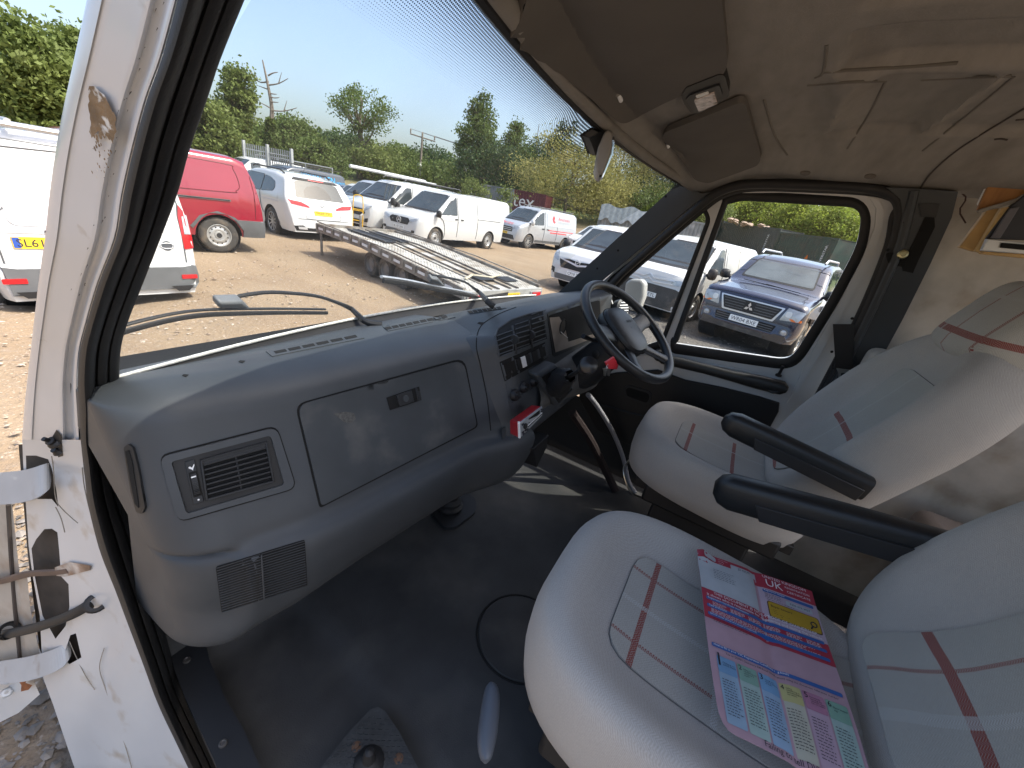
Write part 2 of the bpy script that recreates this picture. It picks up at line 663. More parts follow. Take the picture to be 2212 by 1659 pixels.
# rolled front edge of the lining and a black strip against the glass
mb = cmb()
mb.tube([WS(i/40, 1.0)+Vector((0, -0.012, 0.006)) for i in range(1, 40)], 0.013, 10)
mb.build('lining_edge', M['lining'], van)
mb = cmb()
mb.tube([WS(i/40, 1.0)+Vector((0, 0.004, 0.0)) for i in range(0, 41)], 0.009, 8)
mb.build('header_gasket', M['rubber'], van)
# outer roof skin that keeps the daylight out
mb = cmb()
mb.grid([[Vector((x, edge_y(max(0.25, min(1.75, x)))-tt+0.01, max(0.27+0.09*sst(0, 0.5, tt), ceil_z(min(max(x, 0.27), 1.77), edge_y(min(max(x, 0.27), 1.77))-tt)+0.03)+0.01)) for x in (0.2, 0.3, 0.6, 1.0, 1.4, 1.7, 1.86)] for tt in (0.0, 0.04, 0.1, 0.3, 0.6, 1.0, 1.8)])
mb.build('roof_skin', M['white_paint'], van)
# two round blanking plugs on the rail above the driver's door
f, nrm = onpix(bv_ceil, 0.001)
for (u, v) in ((1740, 373), (1880, 380)):
    c, n = f(u, v), nrm(u, v)
    mb = cmb()
    mb.lathe([(0.0001, 0.004), (0.010, 0.0038), (0.0135, 0.002), (0.014, -0.004)], c, n, 20)
    mb.build('blanking_plug', mat('brown_plug', (0.12, 0.105, 0.09), 0.8, var=0.1), van)
for pl in ([(1744, 184), (1830, 179), (1912, 176)], [(1912, 176), (1880, 240), (1830, 321)], [(1990, 173), (2100, 168), (2191, 165)], [(2191, 165), (2100, 240), (1993, 326)], [(1761, 168), (1778, 155), (1785, 97)], [(1778, 157), (1900, 150), (2067, 138)], [(1650, 215), (1672, 290), (1700, 335)]):  # dark lines put shade along the edges of the pressed panels
    mb = cmb()
    pts = [f(p.x, p.y) for p in spline([Vector(q) for q in pl], 6)]
    mb.tube([p+Vector((0, 0, .0018)) for p in pts if p is not None], 0.0028, 8)
    mb.build('crease_shade_line', mat('crease_shade', (0.13, 0.12, 0.105), 0.95, var=0.1), van)
# seam lines in the lining
mb = cmb()
for pl in ([(1985, 412), (2010, 375), (2060, 330), (2120, 290), (2215, 232)], [(2148, 300), (2162, 299), (2176, 301)], [(2195, 258), (2215, 256)]):
    pts = [f(*p) for p in spline(pl, 5)]
    mb.tube([p for p in pts if p is not None], 0.0022, 6)
mb.build('lining_seam', mat('dark_seam', (0.05, 0.04, 0.035), 0.9, var=0.1), van)

# ---- driver's side A-pillar trim, B-pillar trim, seals (cab coordinates)
def door_x(z):                               # inner plane of the driver's door leans in above the belt
    return 1.90 if z < -0.37 else 1.90-0.10*(z+0.37)/0.57
def on_door(u, v, inset=0.0):
    D = dr(u, v)
    t = 1.85/D.x
    for _ in range(12):
        t = (door_x(D.z*t)-inset)/D.x
    return D*t
def door_sheet(name, poly, m, parent, inset, thick=0.012, holes=(), step=14, smooth=True, r=0, bevel=0.0):
    mb = cmb()
    P = rounded(poly, r) if r else poly
    sheet(mb, P, step, lambda u, v: on_door(u, v, inset), thick, holes, lambda u, v: Vector((-1, 0, -0.15)))
    return mb.build(name, m, parent, smooth, 30, bevel)
apil = [(1180, 656), (1240, 600), (1330, 518), (1400, 455), (1468, 392), (1482, 400), (1515, 418), (1545, 412), (1500, 440), (1440, 490), (1360, 556), (1300, 606), (1262, 640), (1252, 652), (1225, 655)]
o = door_sheet('a_pillar_trim', apil, M['trim_grey'], van, 0.02, 0.05, bevel=0.004)
def holes_(pts, ins):
    for (u, v) in pts:
        mb = cmb()
        mb.lathe([(0.0001, 0.001), (0.0045, 0.001), (0.005, -0.001)], on_door(u, v, ins), Vector((-1, 0, 0)), 12)
        mb.build('screw_hole', M['gap'], van)
holes_(((1438, 424), (1335, 541), (1257, 634), (1290, 580)), 0.021)
# black weather seal round the door opening (thick bead)
seal = [(1300, 640), (1345, 590), (1400, 541), (1470, 480), (1530, 430), (1560, 412), (1600, 400), (1660, 397), (1760, 400), (1850, 404), (1905, 412), (1938, 430), (1945, 465), (1935, 520), (1905, 600), (1860, 700), (1800, 815), (1745, 915), (1710, 975), (1690, 1010)]
mb = cmb()
mb.tube([on_door(p.x, p.y, 0.035) for p in spline(seal, 5)], (0.016), 10)
mb.build('door_seal', M['rubber'], van)
mb = cmb()
mb.tube([on_door(p.x, p.y, 0.012) for p in spline([(u+6, v+9) for u, v in seal[:12]]+[(u-14, v+4) for u, v in seal[12:]], 5)], (0.012), 8)
mb.build('inner_seal', M['rubber'], van)
# B pillar: dark moulding with the belt slot
bp = [(1915, 405), (1990, 408), (2070, 414), (2056, 470), (2010, 570), (1950, 690), (1890, 800), (1830, 905), (1790, 980), (1690, 1000), (1735, 930), (1800, 815), (1862, 700), (1910, 600), (1938, 520), (1950, 462), (1945, 430)]
o = door_sheet('b_pillar_trim', bp, M['trim_grey'], van, 0.055, 0.03, bevel=0.006)
mb = cmb()
mb.tube([on_door(p.x, p.y, 0.055) for p in spline([(1975, 412), (1945, 530), (1905, 625), (1855, 730), (1800, 840), (1745, 940)], 5)], (0.012), 8)
mb.build('pillar_ridge', M['trim_grey'], van)
door_sheet('belt_slot', [(2000, 465), (2018, 460), (2020, 490), (1985, 560), (1972, 590), (1950, 585), (1948, 570), (1975, 520)], M['gap'], van, 0.058, 0.004)
door_sheet('slot_frame', [(1985, 440), (2030, 440), (2022, 470), (1990, 468)], M['dash_dark'], van, 0.060, 0.004)
mb = cmb()
c = on_door(1949, 549, 0.06)
mb.lathe([(0.0001, 0.010), (0.006, 0.010), (0.0075, 0.012), (0.012, 0.011), (0.014, 0.007), (0.015, 0.0)], c, Vector((-1, 0, 0.1)), 24)
mb.build('belt_bolt', mat('brass_bolt', (0.55, 0.5, 0.3), 0.35, 0.9, var=0.15), van)
door_sheet('bolt_recess', rounded([(1912, 545), (1975, 548), (1980, 570), (1955, 578), (1918, 570)], 10), M['gap'], van, 0.057, 0.003)
holes_(((1955, 480), (1918, 540), (1990, 500), (1841, 688), (1868, 708), (1797, 760)), 0.062)
# marbled vinyl wall of the living area behind the pillar
M['marble'] = mat('marbled_vinyl', (0.46, 0.43, 0.38), 0.6, var=0.22, vs=9, col2=(0.30, 0.25, 0.19), c2s=8, c2t=(0.50, 0.75), bump=0.05, bs=30, detail=8)
mb = cmb()
wl = [at(2066, 413, 0, 1.862), at(1985, 600, 0, 1.862), at(1875, 820, 0, 1.862), at(1790, 985, 0, 1.862), at(1760, 1040, 0, 1.862)]
mb.grid([[p.lerp(Vector((1.862, -2.6, p.z)), (i/10)**1.5) for i in range(11)] for p in [Vector((1.862, wl[0].y-.01, .33))]+wl+[Vector((1.862, wl[-1].y, -1.25))]])
mb.build('side_wall', M['marble'], van)
mb = cmb()
mb.grid([[Vector((1.98, 0.9-0.3*i, z)) for i in range(11)] for z in (-1.3, -0.9)])
mb.build('lower_side', M['dash_dark'], van)

# ---- floor, bulkhead
fl = [at(u, v, 2, -1.25) for u, v in ((640, 1290), (700, 1340), (760, 1430), (810, 1500), (880, 1580), (960, 1690))]
def floor_z(x, y):
    best, sgn = 9, 1
    for a, b in zip(fl[:-1], fl[1:]):
        d = Vector((b.x-a.x, b.y-a.y))
        w = Vector((x-a.x, y-a.y))
        t = max(0, min(1, w.dot(d)/d.length_squared))
        e = w-d*t
        if e.length < best:
            best = e.length
            sgn = 1 if d.x*w.y-d.y*w.x > 0 else -1
    s = best*sgn
    z = -1.28+0.03*sst(-0.03, 0.03, s)
    z += 0.55*sst(0.86, 1.02, y)*(y-0.6)
    return z
mb = cmb()
mb.grid([[Vector((0.19+1.75*i/70, 1.12-2.9*j/100, floor_z(0.19+1.75*i/70, 1.12-2.9*j/100))) for i in range(71)] for j in range(101)])
bv_floor = bvh_of(mb)
mb.build('floor', M['floor'], van)
mb = cmb()
mb.grid([[Vector((x, 1.10, z)) for x in (0.17, 1.0, 1.95)] for z in (-1.3, -0.8, -0.44)])
mb.build('bulkhead', M['dash_dark'], van)
ff, fn = onpix(bv_floor, 0.003)
# threshold strip with its two screws
mb = cmb()
sp = [(440, 1372), (452, 1424), (487, 1510), (525, 1574), (560, 1652), (575, 1690), (480, 1690), (461, 1639), (401, 1510), (362, 1407), (345, 1385)]
sheet(mb, sp, 14, lambda u, v: at(u, v, 2, -1.205), 0.04, (), lambda u, v: Vector((0, 0, 1)))
mb.build('threshold_strip', M['dash_dark'], van, bevel=0.004)
for (u, v) in ((404, 1427), (482, 1607)):
    mb = cmb()
    mb.lathe([(0.0001, 0.004), (0.004, 0.004), (0.0055, 0.0055), (0.008, 0.005), (0.009, 0.001)], at(u, v, 2, -1.205), Vector((0, 0, 1)), 16)
    mb.build('screw', mat('dull_screw', (0.10, 0.095, 0.09), 0.5, 0.6, var=0.2), van)
# round hatch in the floor
c = at(1125, 1372, 2, -1.25)
r = (c-at(1030, 1372, 2, -1.25)).length
mb = cmb()
mb.tube([c+Vector((r*math.cos(k*math.pi/24), r*math.sin(k*math.pi/24), 0.0)) for k in range(49)], 0.0035, 8)
mb.build('hatch_ring', M['gap'], van)
mb = cmb()
mb.lathe([(0.0001, 0.004), (r*0.95, 0.004), (r*0.975, 0.0)], c, Vector((0, 0, 1)), 40)
mb.build('hatch_cover', M['floor'], van)
# ribbed foot plate with bolts
M['tread'] = mat('ribbed_foot_plate', (0.035, 0.038, 0.040), 0.5, var=0.3, vs=30, bump=0.3, bs=120)
tpoly = [(817, 1527), (832, 1536), (862, 1580), (903, 1658), (915, 1690), (680, 1690), (693, 1658), (745, 1592), (800, 1532)]
mb = cmb()
ztr = -1.215
sheet(mb, tpoly, 16, lambda u, v: at(u, v, 2, ztr), 0.03, (), lambda u, v: Vector((0, 0, 1)))
tp = mb.build('foot_plate', M['tread'], van, bevel=0.003)
mb = cmb()
q = Patch(at(800, 1540, 2, ztr), at(840, 1545, 2, ztr), at(905, 1659, 2, ztr), at(690, 1659, 2, ztr))
for j in range(9):
    b = 0.06+j*0.105
    nn = int(3+j*1.9)
    for i in range(nn):
        a = (i+0.5)/nn
        q.slab(mb, a-0.30/nn, b, a+0.30/nn, b+0.035, 0.0, 0.003)
mb.build('raised_rib', M['tread'], van)
for (u, v) in ((770, 1613), (861, 1639)):
    mb = cmb()
    mb.lathe([(0.0001, 0.006), (0.005, 0.006), (0.006, 0.002), (0.011, 0.001), (0.011, -0.001)], at(u, v, 2, ztr), Vector((0, 0, 1)), 14)
    mb.build('bolt', mat('rusty_bolt', (0.14, 0.08, 0.05), 0.7, 0.3, var=0.3), van)
mb = cmb()
cc = at(797, 1648, 2, ztr)
mb.lathe([(0.035, 0.0), (0.030, 0.012), (0.016, 0.022), (0.010, 0.05), (0.0001, 0.055)], cc, Vector((0, 0, 1)), 16)
mb.build('rubber_boot', M['rubber'], van)
# gaiter and its plate under the dash
mb = cmb()
sheet(mb, rounded([(930, 1105), (1000, 1062), (1028, 1075), (1028, 1105), (985, 1138), (960, 1140)], 10), 10, lambda u, v: at(u, v, 2, -1.235), 0.02, (), lambda u, v: Vector((0, 0, 1)))
mb.build('gaiter_plate', M['dash_dark'], van, bevel=0.003)
mb = cmb()
c = at(972, 1095, 2, -1.235)
mb.lathe([(0.055, 0.0), (0.058, 0.01), (0.045, 0.02), (0.05, 0.035), (0.035, 0.05), (0.04, 0.065), (0.02, 0.08), (0.015, 0.3)], c, Vector((0.05, 0.1, 1)), 20)
mb.build('gaiter', M['rubber'], van)
# grey conduit and seat adjusting wire by the driver's foot
mb = cmb()
cp = [(1270, 852, -0.70), (1292, 880, -0.78), (1322, 930, -0.92), (1345, 985, -1.06), (1358, 1040, -1.18), (1372, 1063, -1.235)]
mb.tube(spline([at(u, v, 2, z) for u, v, z in cp], 5), 0.011, 10)
mb.build('grey_conduit', mat('grey_conduit', (0.26, 0.26, 0.28), 0.5, var=0.1), van)
mb = cmb()
mb.tube(spline([at(u, v, 2, z) for u, v, z in ((1235, 890, -0.8), (1275, 950, -0.95), (1310, 1020, -1.15), (1330, 1060, -1.24))], 5), 0.02, 8)
mb.build('cable_sleeve', mat('dark_brown_sleeve', (0.02, 0.012, 0.012), 0.8, var=0.1), van)

# ---- passenger side door frame, seal, hinges
BL = [(400, -60), (384, 0), (350, 125), (316, 219), (287, 328), (266, 422), (250, 516), (213, 612), (186, 703), (172, 762), (168, 830), (171, 890), (174, 950), (180, 997), (188, 1075), (201, 1137), (219, 1200), (250, 1278), (272, 1337), (308, 1432), (345, 1530), (405, 1656), (425, 1700)]
BR = [(552, -60), (528, 0), (475, 131), (447, 216), (409, 325), (382, 422), (344, 522), (311, 607), (274, 702), (260, 762), (258, 830), (262, 880), (246, 950), (252, 997), (269, 1075), (291, 1137), (312, 1200), (335, 1285), (352, 1350), (372, 1420), (402, 1512), (464, 1640), (485, 1700)]
WL = [(200, -60), (188, 0), (160, 130), (137, 235), (120, 330), (107, 425), (97, 519), (84, 607), (73, 700), (66, 762), (58, 830), (52, 890), (48, 950)]
def tx(u, v, x):
    return x/dr(u, v).x
tBL = [tx(u, v, 0.165) for u, v in BL]
for i in range(14, len(tBL)):
    tBL[i] = min(tBL[i], tBL[13]*(1+0.03*(i-13)))
def bl_at(v):
    for i in range(len(BL)-1):
        if BL[i][1] <= v <= BL[i+1][1]:
            k = (v-BL[i][1])/(BL[i+1][1]-BL[i][1])
            return BL[i][0]*(1-k)+BL[i+1][0]*k, tBL[i]*(1-k)+tBL[i+1]*k
    return BL[-1][0], tBL[-1]
def body(u, v, lift=0.0):
    ub, tb = bl_at(v)
    return dr(u, v)*(tb*(1+0.06*(ub-u)/100)-lift)
# white pillar: chamfered, with a channel along the seal
prof = [(0.0, 0.06), (0.01, 0.01), (0.16, -0.006), (0.18, 0.0), (0.55, 0.004), (0.70, 0.006), (0.76, 0.03), (0.86, 0.035), (0.90, 0.018), (0.97, 0.015), (1.0, 0.03)]
rows = []
for i in range(len(WL)):
    r = []
    for a, dd in prof:
        u = WL[i][0]*(1-a)+BL[i][0]*a
        v = WL[i][1]*(1-a)+BL[i][1]*a
        ub, tb = bl_at(v)
        r.append(dr(u, v)*(tb*(1+0.06*(BL[i][0]-u)/100)*(1+dd)))
    rows.append(spline(r, 3))
rows = [list(c) for c in zip(*[spline([rw[k] for rw in rows], 4) for k in range(len(rows[0]))])]
M['pillar'] = mat('pillar_white_paint', (0.53, 0.54, 0.56), 0.30, coat=0.4, var=0.04, vs=5, col2=(0.30, 0.26, 0.21), c2s=26, c2t=(0.66, 0.80))
mb = cmb()
mb.grid(rows)
mb.build('a_pillar', M['pillar'], van, ang=50)
# chipped filler patch: flat scab shapes on the paint
M['scab'] = mat('brown_filler_patch', (0.20, 0.135, 0.075), 0.8, var=0.35, vs=60, col2=(0.60, 0.58, 0.54), c2s=70, c2t=(0.56, 0.62), bump=0.5, bs=200)
random.seed(5)
mb = cmb()
base = [(192, 185), (203, 184), (222, 203), (240, 232), (251, 258), (250, 282), (244, 310), (232, 296), (222, 292), (214, 282), (206, 290), (198, 300), (193, 285), (196, 255), (191, 225)]
jag = [Vector(p)+Vector((random.uniform(-2, 2), random.uniform(-2, 2))) for p in dens([Vector(p) for p in base], 7)]
sheet(mb, jag, 6, lambda u, v: body(u, v, 0.003))
for k in range(46):
    u = random.gauss(216, 15)
    v = random.uniform(285, 385)
    if not (188 < u < 250):
        continue
    r_, e = random.uniform(1.0, 3.2)*(1.25-(v-285)/110), random.uniform(1.2, 3.2)
    q = []
    for j in range(7):
        an = j*2*math.pi/7
        x_, y_ = r_*math.cos(an)*random.uniform(.7, 1.2), r_*e*math.sin(an)*random.uniform(.7, 1.2)
        q.append((u+x_+0.35*y_, v+y_))
    mb.add([body(a, b, 0.003) for a, b in q], [tuple(range(7))])
mb.build('paint_scab', M['scab'], van, smooth=False)
mb = cmb()
for k in range(34):                          # grime in the channel by the seal
    i = random.uniform(0, 7.5)
    a, b = BL[int(i)], BL[int(i)+1]
    fr = i-int(i)
    u = a[0]+(b[0]-a[0])*fr-random.uniform(28, 56)
    v = a[1]+(b[1]-a[1])*fr
    L = random.uniform(2, 11)
    mb.add([body(u, v, .012), body(u+random.uniform(1, 2.5), v+1, .012), body(u-.3*L, v+L, .012)], [(0, 1, 2)])
mb.build('grime_fleck', mat('black_grime', (0.03, 0.025, 0.02), 0.9, var=0.2), van, smooth=False)['kind'] = 'stuff'
# black band: bulging seal bead, groove, inner trim
rows = []
bp_ = [(0, 0.0), (0.04, -0.03), (0.16, -0.055), (0.30, -0.05), (0.40, -0.02), (0.44, 0.01), (0.48, -0.012), (0.62, -0.012), (0.70, -0.006), (0.73, 0.012), (0.77, -0.002), (0.98, 0.01), (1.0, 0.06)]
for i in range(len(BL)):
    tr_ = tBL[i]*1.10
    r = []
    for a, dd in bp_:
        u = BL[i][0]*(1-a)+BR[i][0]*a
        v = BL[i][1]*(1-a)+BR[i][1]*a
        r.append(dr(u, v)*((tBL[i]*(1-a)+tr_*a)*(1+dd)))
    rows.append(spline(r, 2))
rows = [list(c) for c in zip(*[spline([rw[k] for rw in rows], 4) for k in range(len(rows[0]))])]
mb = cmb()
mb.grid(rows)
mb.build('door_seal', M['rubber'], van, ang=60)
# lower hinge post with its openings
post = [(48, 950), (174, 950), (188, 1075), (201, 1137), (219, 1200), (250, 1278), (272, 1337), (308, 1432), (345, 1530), (405, 1656), (430, 1700), (175, 1700), (158, 1650), (115, 1523), (93, 1464), (86, 1330), (70, 1240), (62, 1180), (50, 1000)]
h1 = [(56, 984), (78, 984), (104, 992), (112, 1012), (122, 1060), (126, 1095), (112, 1078), (84, 1078), (58, 1072)]
h2 = [(68, 1185), (78, 1165), (96, 1143), (112, 1142), (124, 1150), (128, 1190), (132, 1245), (148, 1262), (150, 1310), (142, 1352), (120, 1380), (92, 1330), (74, 1240)]
h3 = [(136, 1420), (152, 1372), (164, 1368), (176, 1420), (150, 1435)]
M['post'] = mat('hinge_post_paint', (0.50, 0.51, 0.52), 0.35, coat=0.3, var=0.05, vs=6, col2=(0.33, 0.27, 0.20), c2s=11, c2t=(0.60, 0.78))
def post_f(u, v):
    d_ = 0.0
    d_ += 0.018*sst(-8, 8, (v-1010)-(u-150)*0.2)*(1-sst(1100, 1240, v))*sst(95, 130, u)
    d_ += 0.012*math.sin(u*0.045+v*0.012)*sst(1250, 1350, v)*0.6
    return body(u, v, -d_)
mb = cmb()
sheet(mb, post, 9, post_f, 0.0, (h1, h2, h3))
mb.build('hinge_post', M['post'], van, ang=60)
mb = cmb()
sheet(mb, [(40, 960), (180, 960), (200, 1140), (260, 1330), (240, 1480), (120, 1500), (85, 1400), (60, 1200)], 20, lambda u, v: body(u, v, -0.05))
mb.build('post_cavity', mat('dark_cavity', (0.05, 0.04, 0.032), 0.9, var=0.5, vs=12), van)  # dark backing sheet behind the post openings
for pl in ([(112, 985), (116, 1020), (120, 1075), (135, 1100), (168, 1130)], [(120, 1095), (132, 1120), (140, 1150)], [(178, 1010), (182, 1050), (196, 1110), (215, 1170)], [(150, 1385), (165, 1420), (185, 1460), (205, 1490)], [(225, 1400), (215, 1440), (225, 1480), (255, 1560), (285, 1660)], [(140, 1440), (152, 1480), (150, 1500)]):
    mb = cmb()
    mb.tube([body(p.x, p.y, 0.0) for p in spline([Vector(p) for p in pl], 5)], 0.0009, 6)
    mb.build('panel_seam', mat('dirty_seam', (0.22, 0.20, 0.17), 0.9, var=0.3), van)
# door stop bolt
mb = cmb()
c = body(120, 956, 0.002)
ax_ = (body(100, 950, 0.02)-c).normalized()
mb.lathe([(0.0001, 0.022), (0.004, 0.022), (0.004, 0.013), (0.008, 0.011), (0.008, 0.006), (0.012, 0.003), (0.013, 0)], c, ax_, 14)
c2 = body(126, 975, 0.002)
mb.lathe([(0.0001, 0.010), (0.005, 0.010), (0.006, 0.004), (0.010, 0)], c2, ax_, 12)
mb.build('door_stop', M['black'], van)
mb = cmb()
mb.add([body(u, v, 0.001) for u, v in ((112, 945), (122, 928), (132, 940), (136, 985), (126, 988), (113, 962))], [tuple(range(6))])
mb.build('stop_plate', M['rubber'], van)

pdoor = thing('passenger_door', 'open passenger door at the far left, only its hinge edge in view', 'door', (0.05, 0.75, -1.0), cab=True)
def strap(px, t_, name, lift=0.0):
    mb = cmb()
    f0 = [body(u, v, t_-(0, 0, 0, 0, .012, .03)[i]) for i, (u, v) in enumerate(px[0])]
    f1 = []
    for p, (u, v) in zip(f0, px[1]):
        d_ = dr(u, v)
        f1.append(d_*(p.length/d_.length))
    mb.grid([spline(f0, 5), spline(f1, 5)])
    return mb.build(name, mat('strap_paint', (.36, .37, .38), .5, var=.08, vs=12, col2=(.22, .18, .14), c2s=14, c2t=(.62, .8)), pdoor, solid=0.004, smooth=False)
strap(([(-60, 1030), (0, 1021), (50, 1016), (80, 1009), (97, 1002), (104, 1001)], [(-60, 1095), (0, 1090), (50, 1085), (82, 1076), (99, 1062), (105, 1040)]), 0.012, 'hinge_strap')
strap(([(-60, 1440), (0, 1428), (60, 1418), (110, 1405), (136, 1394), (146, 1388)], [(-60, 1500), (0, 1478), (60, 1470), (110, 1455), (142, 1436), (150, 1410)]), 0.012, 'hinge_strap')
mb = cmb()
sheet(mb, [(-60, 1086), (26, 1086), (36, 1180), (48, 1290), (62, 1428), (-60, 1450)], 20, lambda u, v: body(u, v, -0.03), 0.01, (), lambda u, v: -dr(u, v))
sheet(mb, [(40, 1240), (58, 1236), (66, 1320), (92, 1440), (60, 1460)], 14, lambda u, v: body(u, v, -0.02), 0.01, (), lambda u, v: -dr(u, v))
mb.build('door_flange', mat('grubby_flange', (0.36, 0.33, 0.29), 0.5, var=0.25, vs=8, col2=(0.22, 0.15, 0.10), c2s=10, c2t=(0.5, 0.8)), pdoor)
mb = cmb()
mb.tube([body(u, v, -0.026) for u, v in ((18, 1090), (24, 1200), (33, 1320), (44, 1430))], 0.004, 6)
mb.build('flange_channel', M['grime'] if 'grime' in M else mat('channel_dark', (0.05, 0.04, 0.035), 0.8, var=0.2), pdoor)
mb = cmb()
sheet(mb, [(-60, 1478), (70, 1466), (86, 1500), (40, 1540), (0, 1560), (-60, 1590)], 16, lambda u, v: body(u, v, -0.012), 0.01, (), lambda u, v: -dr(u, v))
mb.build('hinge_plate', M['door_white'], pdoor)
for (u, v) in ((16, 1468), (14, 1496)):
    mb = cmb()
    c = body(u, v, 0.006)
    mb.lathe([(0.004, 0.004), (0.004, 0.009), (0.009, 0.008), (0.012, 0.003), (0.013, -0.004)], c, (-c).normalized(), 16)
    mb.build('bolt', M['door_white'], pdoor)
mb = cmb()
mb.add([body(u, v, 0.016) for u, v in ((28, 1440), (40, 1452), (62, 1450), (86, 1450), (88, 1457), (60, 1466), (55, 1475), (70, 1480), (62, 1490), (45, 1494), (46, 1480), (36, 1466))], [tuple(range(12))])
mb.build('rust_stain', mat('rust', (0.22, 0.075, 0.025), 0.9, var=0.4, vs=60), pdoor, smooth=False)
mb = cmb()
mb.tube(spline([body(u, v, 0.0) for u, v in ((-40, 1258), (0, 1256), (60, 1240), (120, 1236), (150, 1232))], 4), [(0.005, 0.009)]*17, 8)
mb.build('check_strap', mat('brown_check_strap', (0.085, 0.055, 0.045), 0.55, var=0.3, vs=20), pdoor)
mb = cmb()
sheet(mb, [(118, 1226), (150, 1214), (196, 1222), (194, 1232), (140, 1246), (122, 1244)], 10, lambda u, v: body(u, v, 0.006), 0.008, (), lambda u, v: -dr(u, v))
mb.build('check_bracket', mat('rusty_bracket', (0.25, 0.17, 0.12), 0.6, 0.3, var=0.4, vs=30, col2=(0.5, 0.48, 0.45), c2s=20), pdoor)
mb = cmb()
hp = spline([body(u, v, l) for u, v, l in ((-60, 1378, 0.0), (0, 1372, 0.01), (60, 1360, 0.02), (110, 1345, 0.03), (160, 1325, 0.02), (195, 1305, 0.0), (212, 1298, -0.03))], 6)
mb.tube(hp, 0.0115, 14)
mb.build('wiring_gaiter', M['rubber'], pdoor)
mb = cmb()
for (u, v) in ((20, 1345), (208, 1302)):
    c = body(u, v, 0.004)
    ax_ = (hp[2]-hp[8]).normalized() if u < 100 else (-c).normalized()
    mb.lathe([(0.011, 0.006), (0.018, 0.005), (0.022, 0.0), (0.021, -0.006)], c if u > 100 else body(18, 1362, 0.012), ax_, 20)
mb.build('grommet', M['rubber'], pdoor)
# ============================================================ dashboard
dash = thing('dashboard', 'dark grey moulded dashboard with glovebox, vents and instrument hood', 'dashboard', (0.9, 0.7, -0.9), cab=True)
def yoff(x):                                 # the face comes back towards the seats near the middle
    if x < 0.27:
        k = min(1.0, (0.27-x)/0.104)
        return 0.048+0.11*(1-math.sqrt(max(0.0, 1-k*k)))
    pts = [(0.27, 0.048), (0.35, 0.02), (0.45, 0.0), (0.80, -0.042), (0.86, -0.055), (0.92, -0.085), (1.0, -0.12), (1.3, -0.13)]
    for a, b in zip(pts[:-1], pts[1:]):
        if a[0] <= x <= b[0]:
            k = (x-a[0])/(b[0]-a[0])
            return a[1]*(1-k)+b[1]*k
    return pts[0][1] if x < .17 else pts[-1][1]
PROF = [(1.00, -0.430), (0.93, -0.412), (0.86, -0.392), (0.795, -0.380), (0.755, -0.378), (0.715, -0.384), (0.688, -0.397), (0.672, -0.414), (0.662, -0.436), (0.640, -0.486), (0.605, -0.555), (0.577, -0.615), (0.568, -0.640), (0.556, -0.652), (0.540, -0.662), (0.530, -0.685), (0.533, -0.73), (0.545, -0.78), (0.562, -0.83), (0.590, -0.868), (0.64, -0.89), (0.74, -0.90), (0.9, -0.90)]
def dash_row(x):
    k = 1-((x-1.03)/0.84)**2
    r = []
    n = len(PROF)
    # rounding into the end by the passenger door
    e = sst(0.166, 0.235, x)
    for i, (y, z) in enumerate(PROF):
        w = min(1.0, max(0.0, (0.93-y)/0.18))
        yy = y+yoff(x)*w+(0.03*k if i < 3 else 0)
        zz = z
        if i <= 5:
            zz = z-(1-e)*0.012
        pass
        if i > 14:
            zz = z-(1-sst(0.20, 0.50, x))*0.055*min(1, (i-14)/6)
            # bolster fades at the left: shelf starts at x = .24
        if 13 <= i <= 17:
            yy += 0.030*(1-sst(0.225, 0.26, x))
        r.append(Vector((x, yy, zz)))
    return spline(r, 3)
dxs = [0.27-0.104*math.sin(math.radians(89-7*k)) for k in range(13)]+[0.285, 0.3]+[0.3+0.04*i for i in range(1, 20)]
mb = cmb()
mb.grid([dash_row(x) for x in dxs])
endc = dash_row(dxs[0])
ctr = Vector((dxs[0], 0.8, -0.62))
for a, b in zip(endc[:-1], endc[1:]):
    mb.add([a, b, ctr], [(0, 1, 2)])
# instrument hood and centre stack: own closed moulding standing proud of the passenger side
BIN = [(0.93, -0.42), (0.82, -0.372), (0.74, -0.345), (0.66, -0.318), (0.60, -0.296), (0.555, -0.285), (0.525, -0.284), (0.508, -0.290), (0.498, -0.302), (0.494, -0.33), (0.485, -0.42), (0.470, -0.50), (0.452, -0.58), (0.440, -0.64), (0.436, -0.67), (0.45, -0.70), (0.50, -0.72), (0.6, -0.73)]
def bin_row(x):
    # left shoulder: curves up from the passenger dash
    s = sst(0.86, 1.22, x)
    e = sst(0.86, 0.985, x)
    r = []
    for i, (y, z) in enumerate(BIN):
        zz = z
        if i <= 9:
            drop = (1-s)**1.6*0.105
            zz = z-drop*(1-i*0.02)
            zz = min(zz, z)
        if i >= 9:
            top = BIN[9][1]-(1-s)**1.6*0.105*0.82
            if i < 13:
                f_ = (i-9)/4.0
                zz = top*(1-f_)+BIN[13][1]*f_
        yy = y+(1-e)*0.15
        zz -= 0.07*(1-sst(0.86, 0.95, x))*(1 if i < 11 else 0)
        if x > 1.2:
            # underside rises to the knee panel of the driver
            pass
        r.append(Vector((x, yy, zz)))
    return spline(r, 3)
bxs = [0.86, 0.865, 0.87, 0.88, 0.89, 0.90, 0.91, 0.925, 0.94, 0.955, 0.97]+[0.97+0.03*i for i in range(1, 31)]
mb2 = cmb()
mb2.grid([bin_row(x) for x in bxs])
bv_dash = BVHTree.FromPolygons([tuple(p) for p in mb.v]+[tuple(p) for p in mb2.v], list(mb.f)+[tuple(i+len(mb.v) for i in f) for f in mb2.f])
mb.build('fascia', M['dash'], dash, ang=85)
mb2.build('hood_and_stack', M['dash'], dash, ang=50)
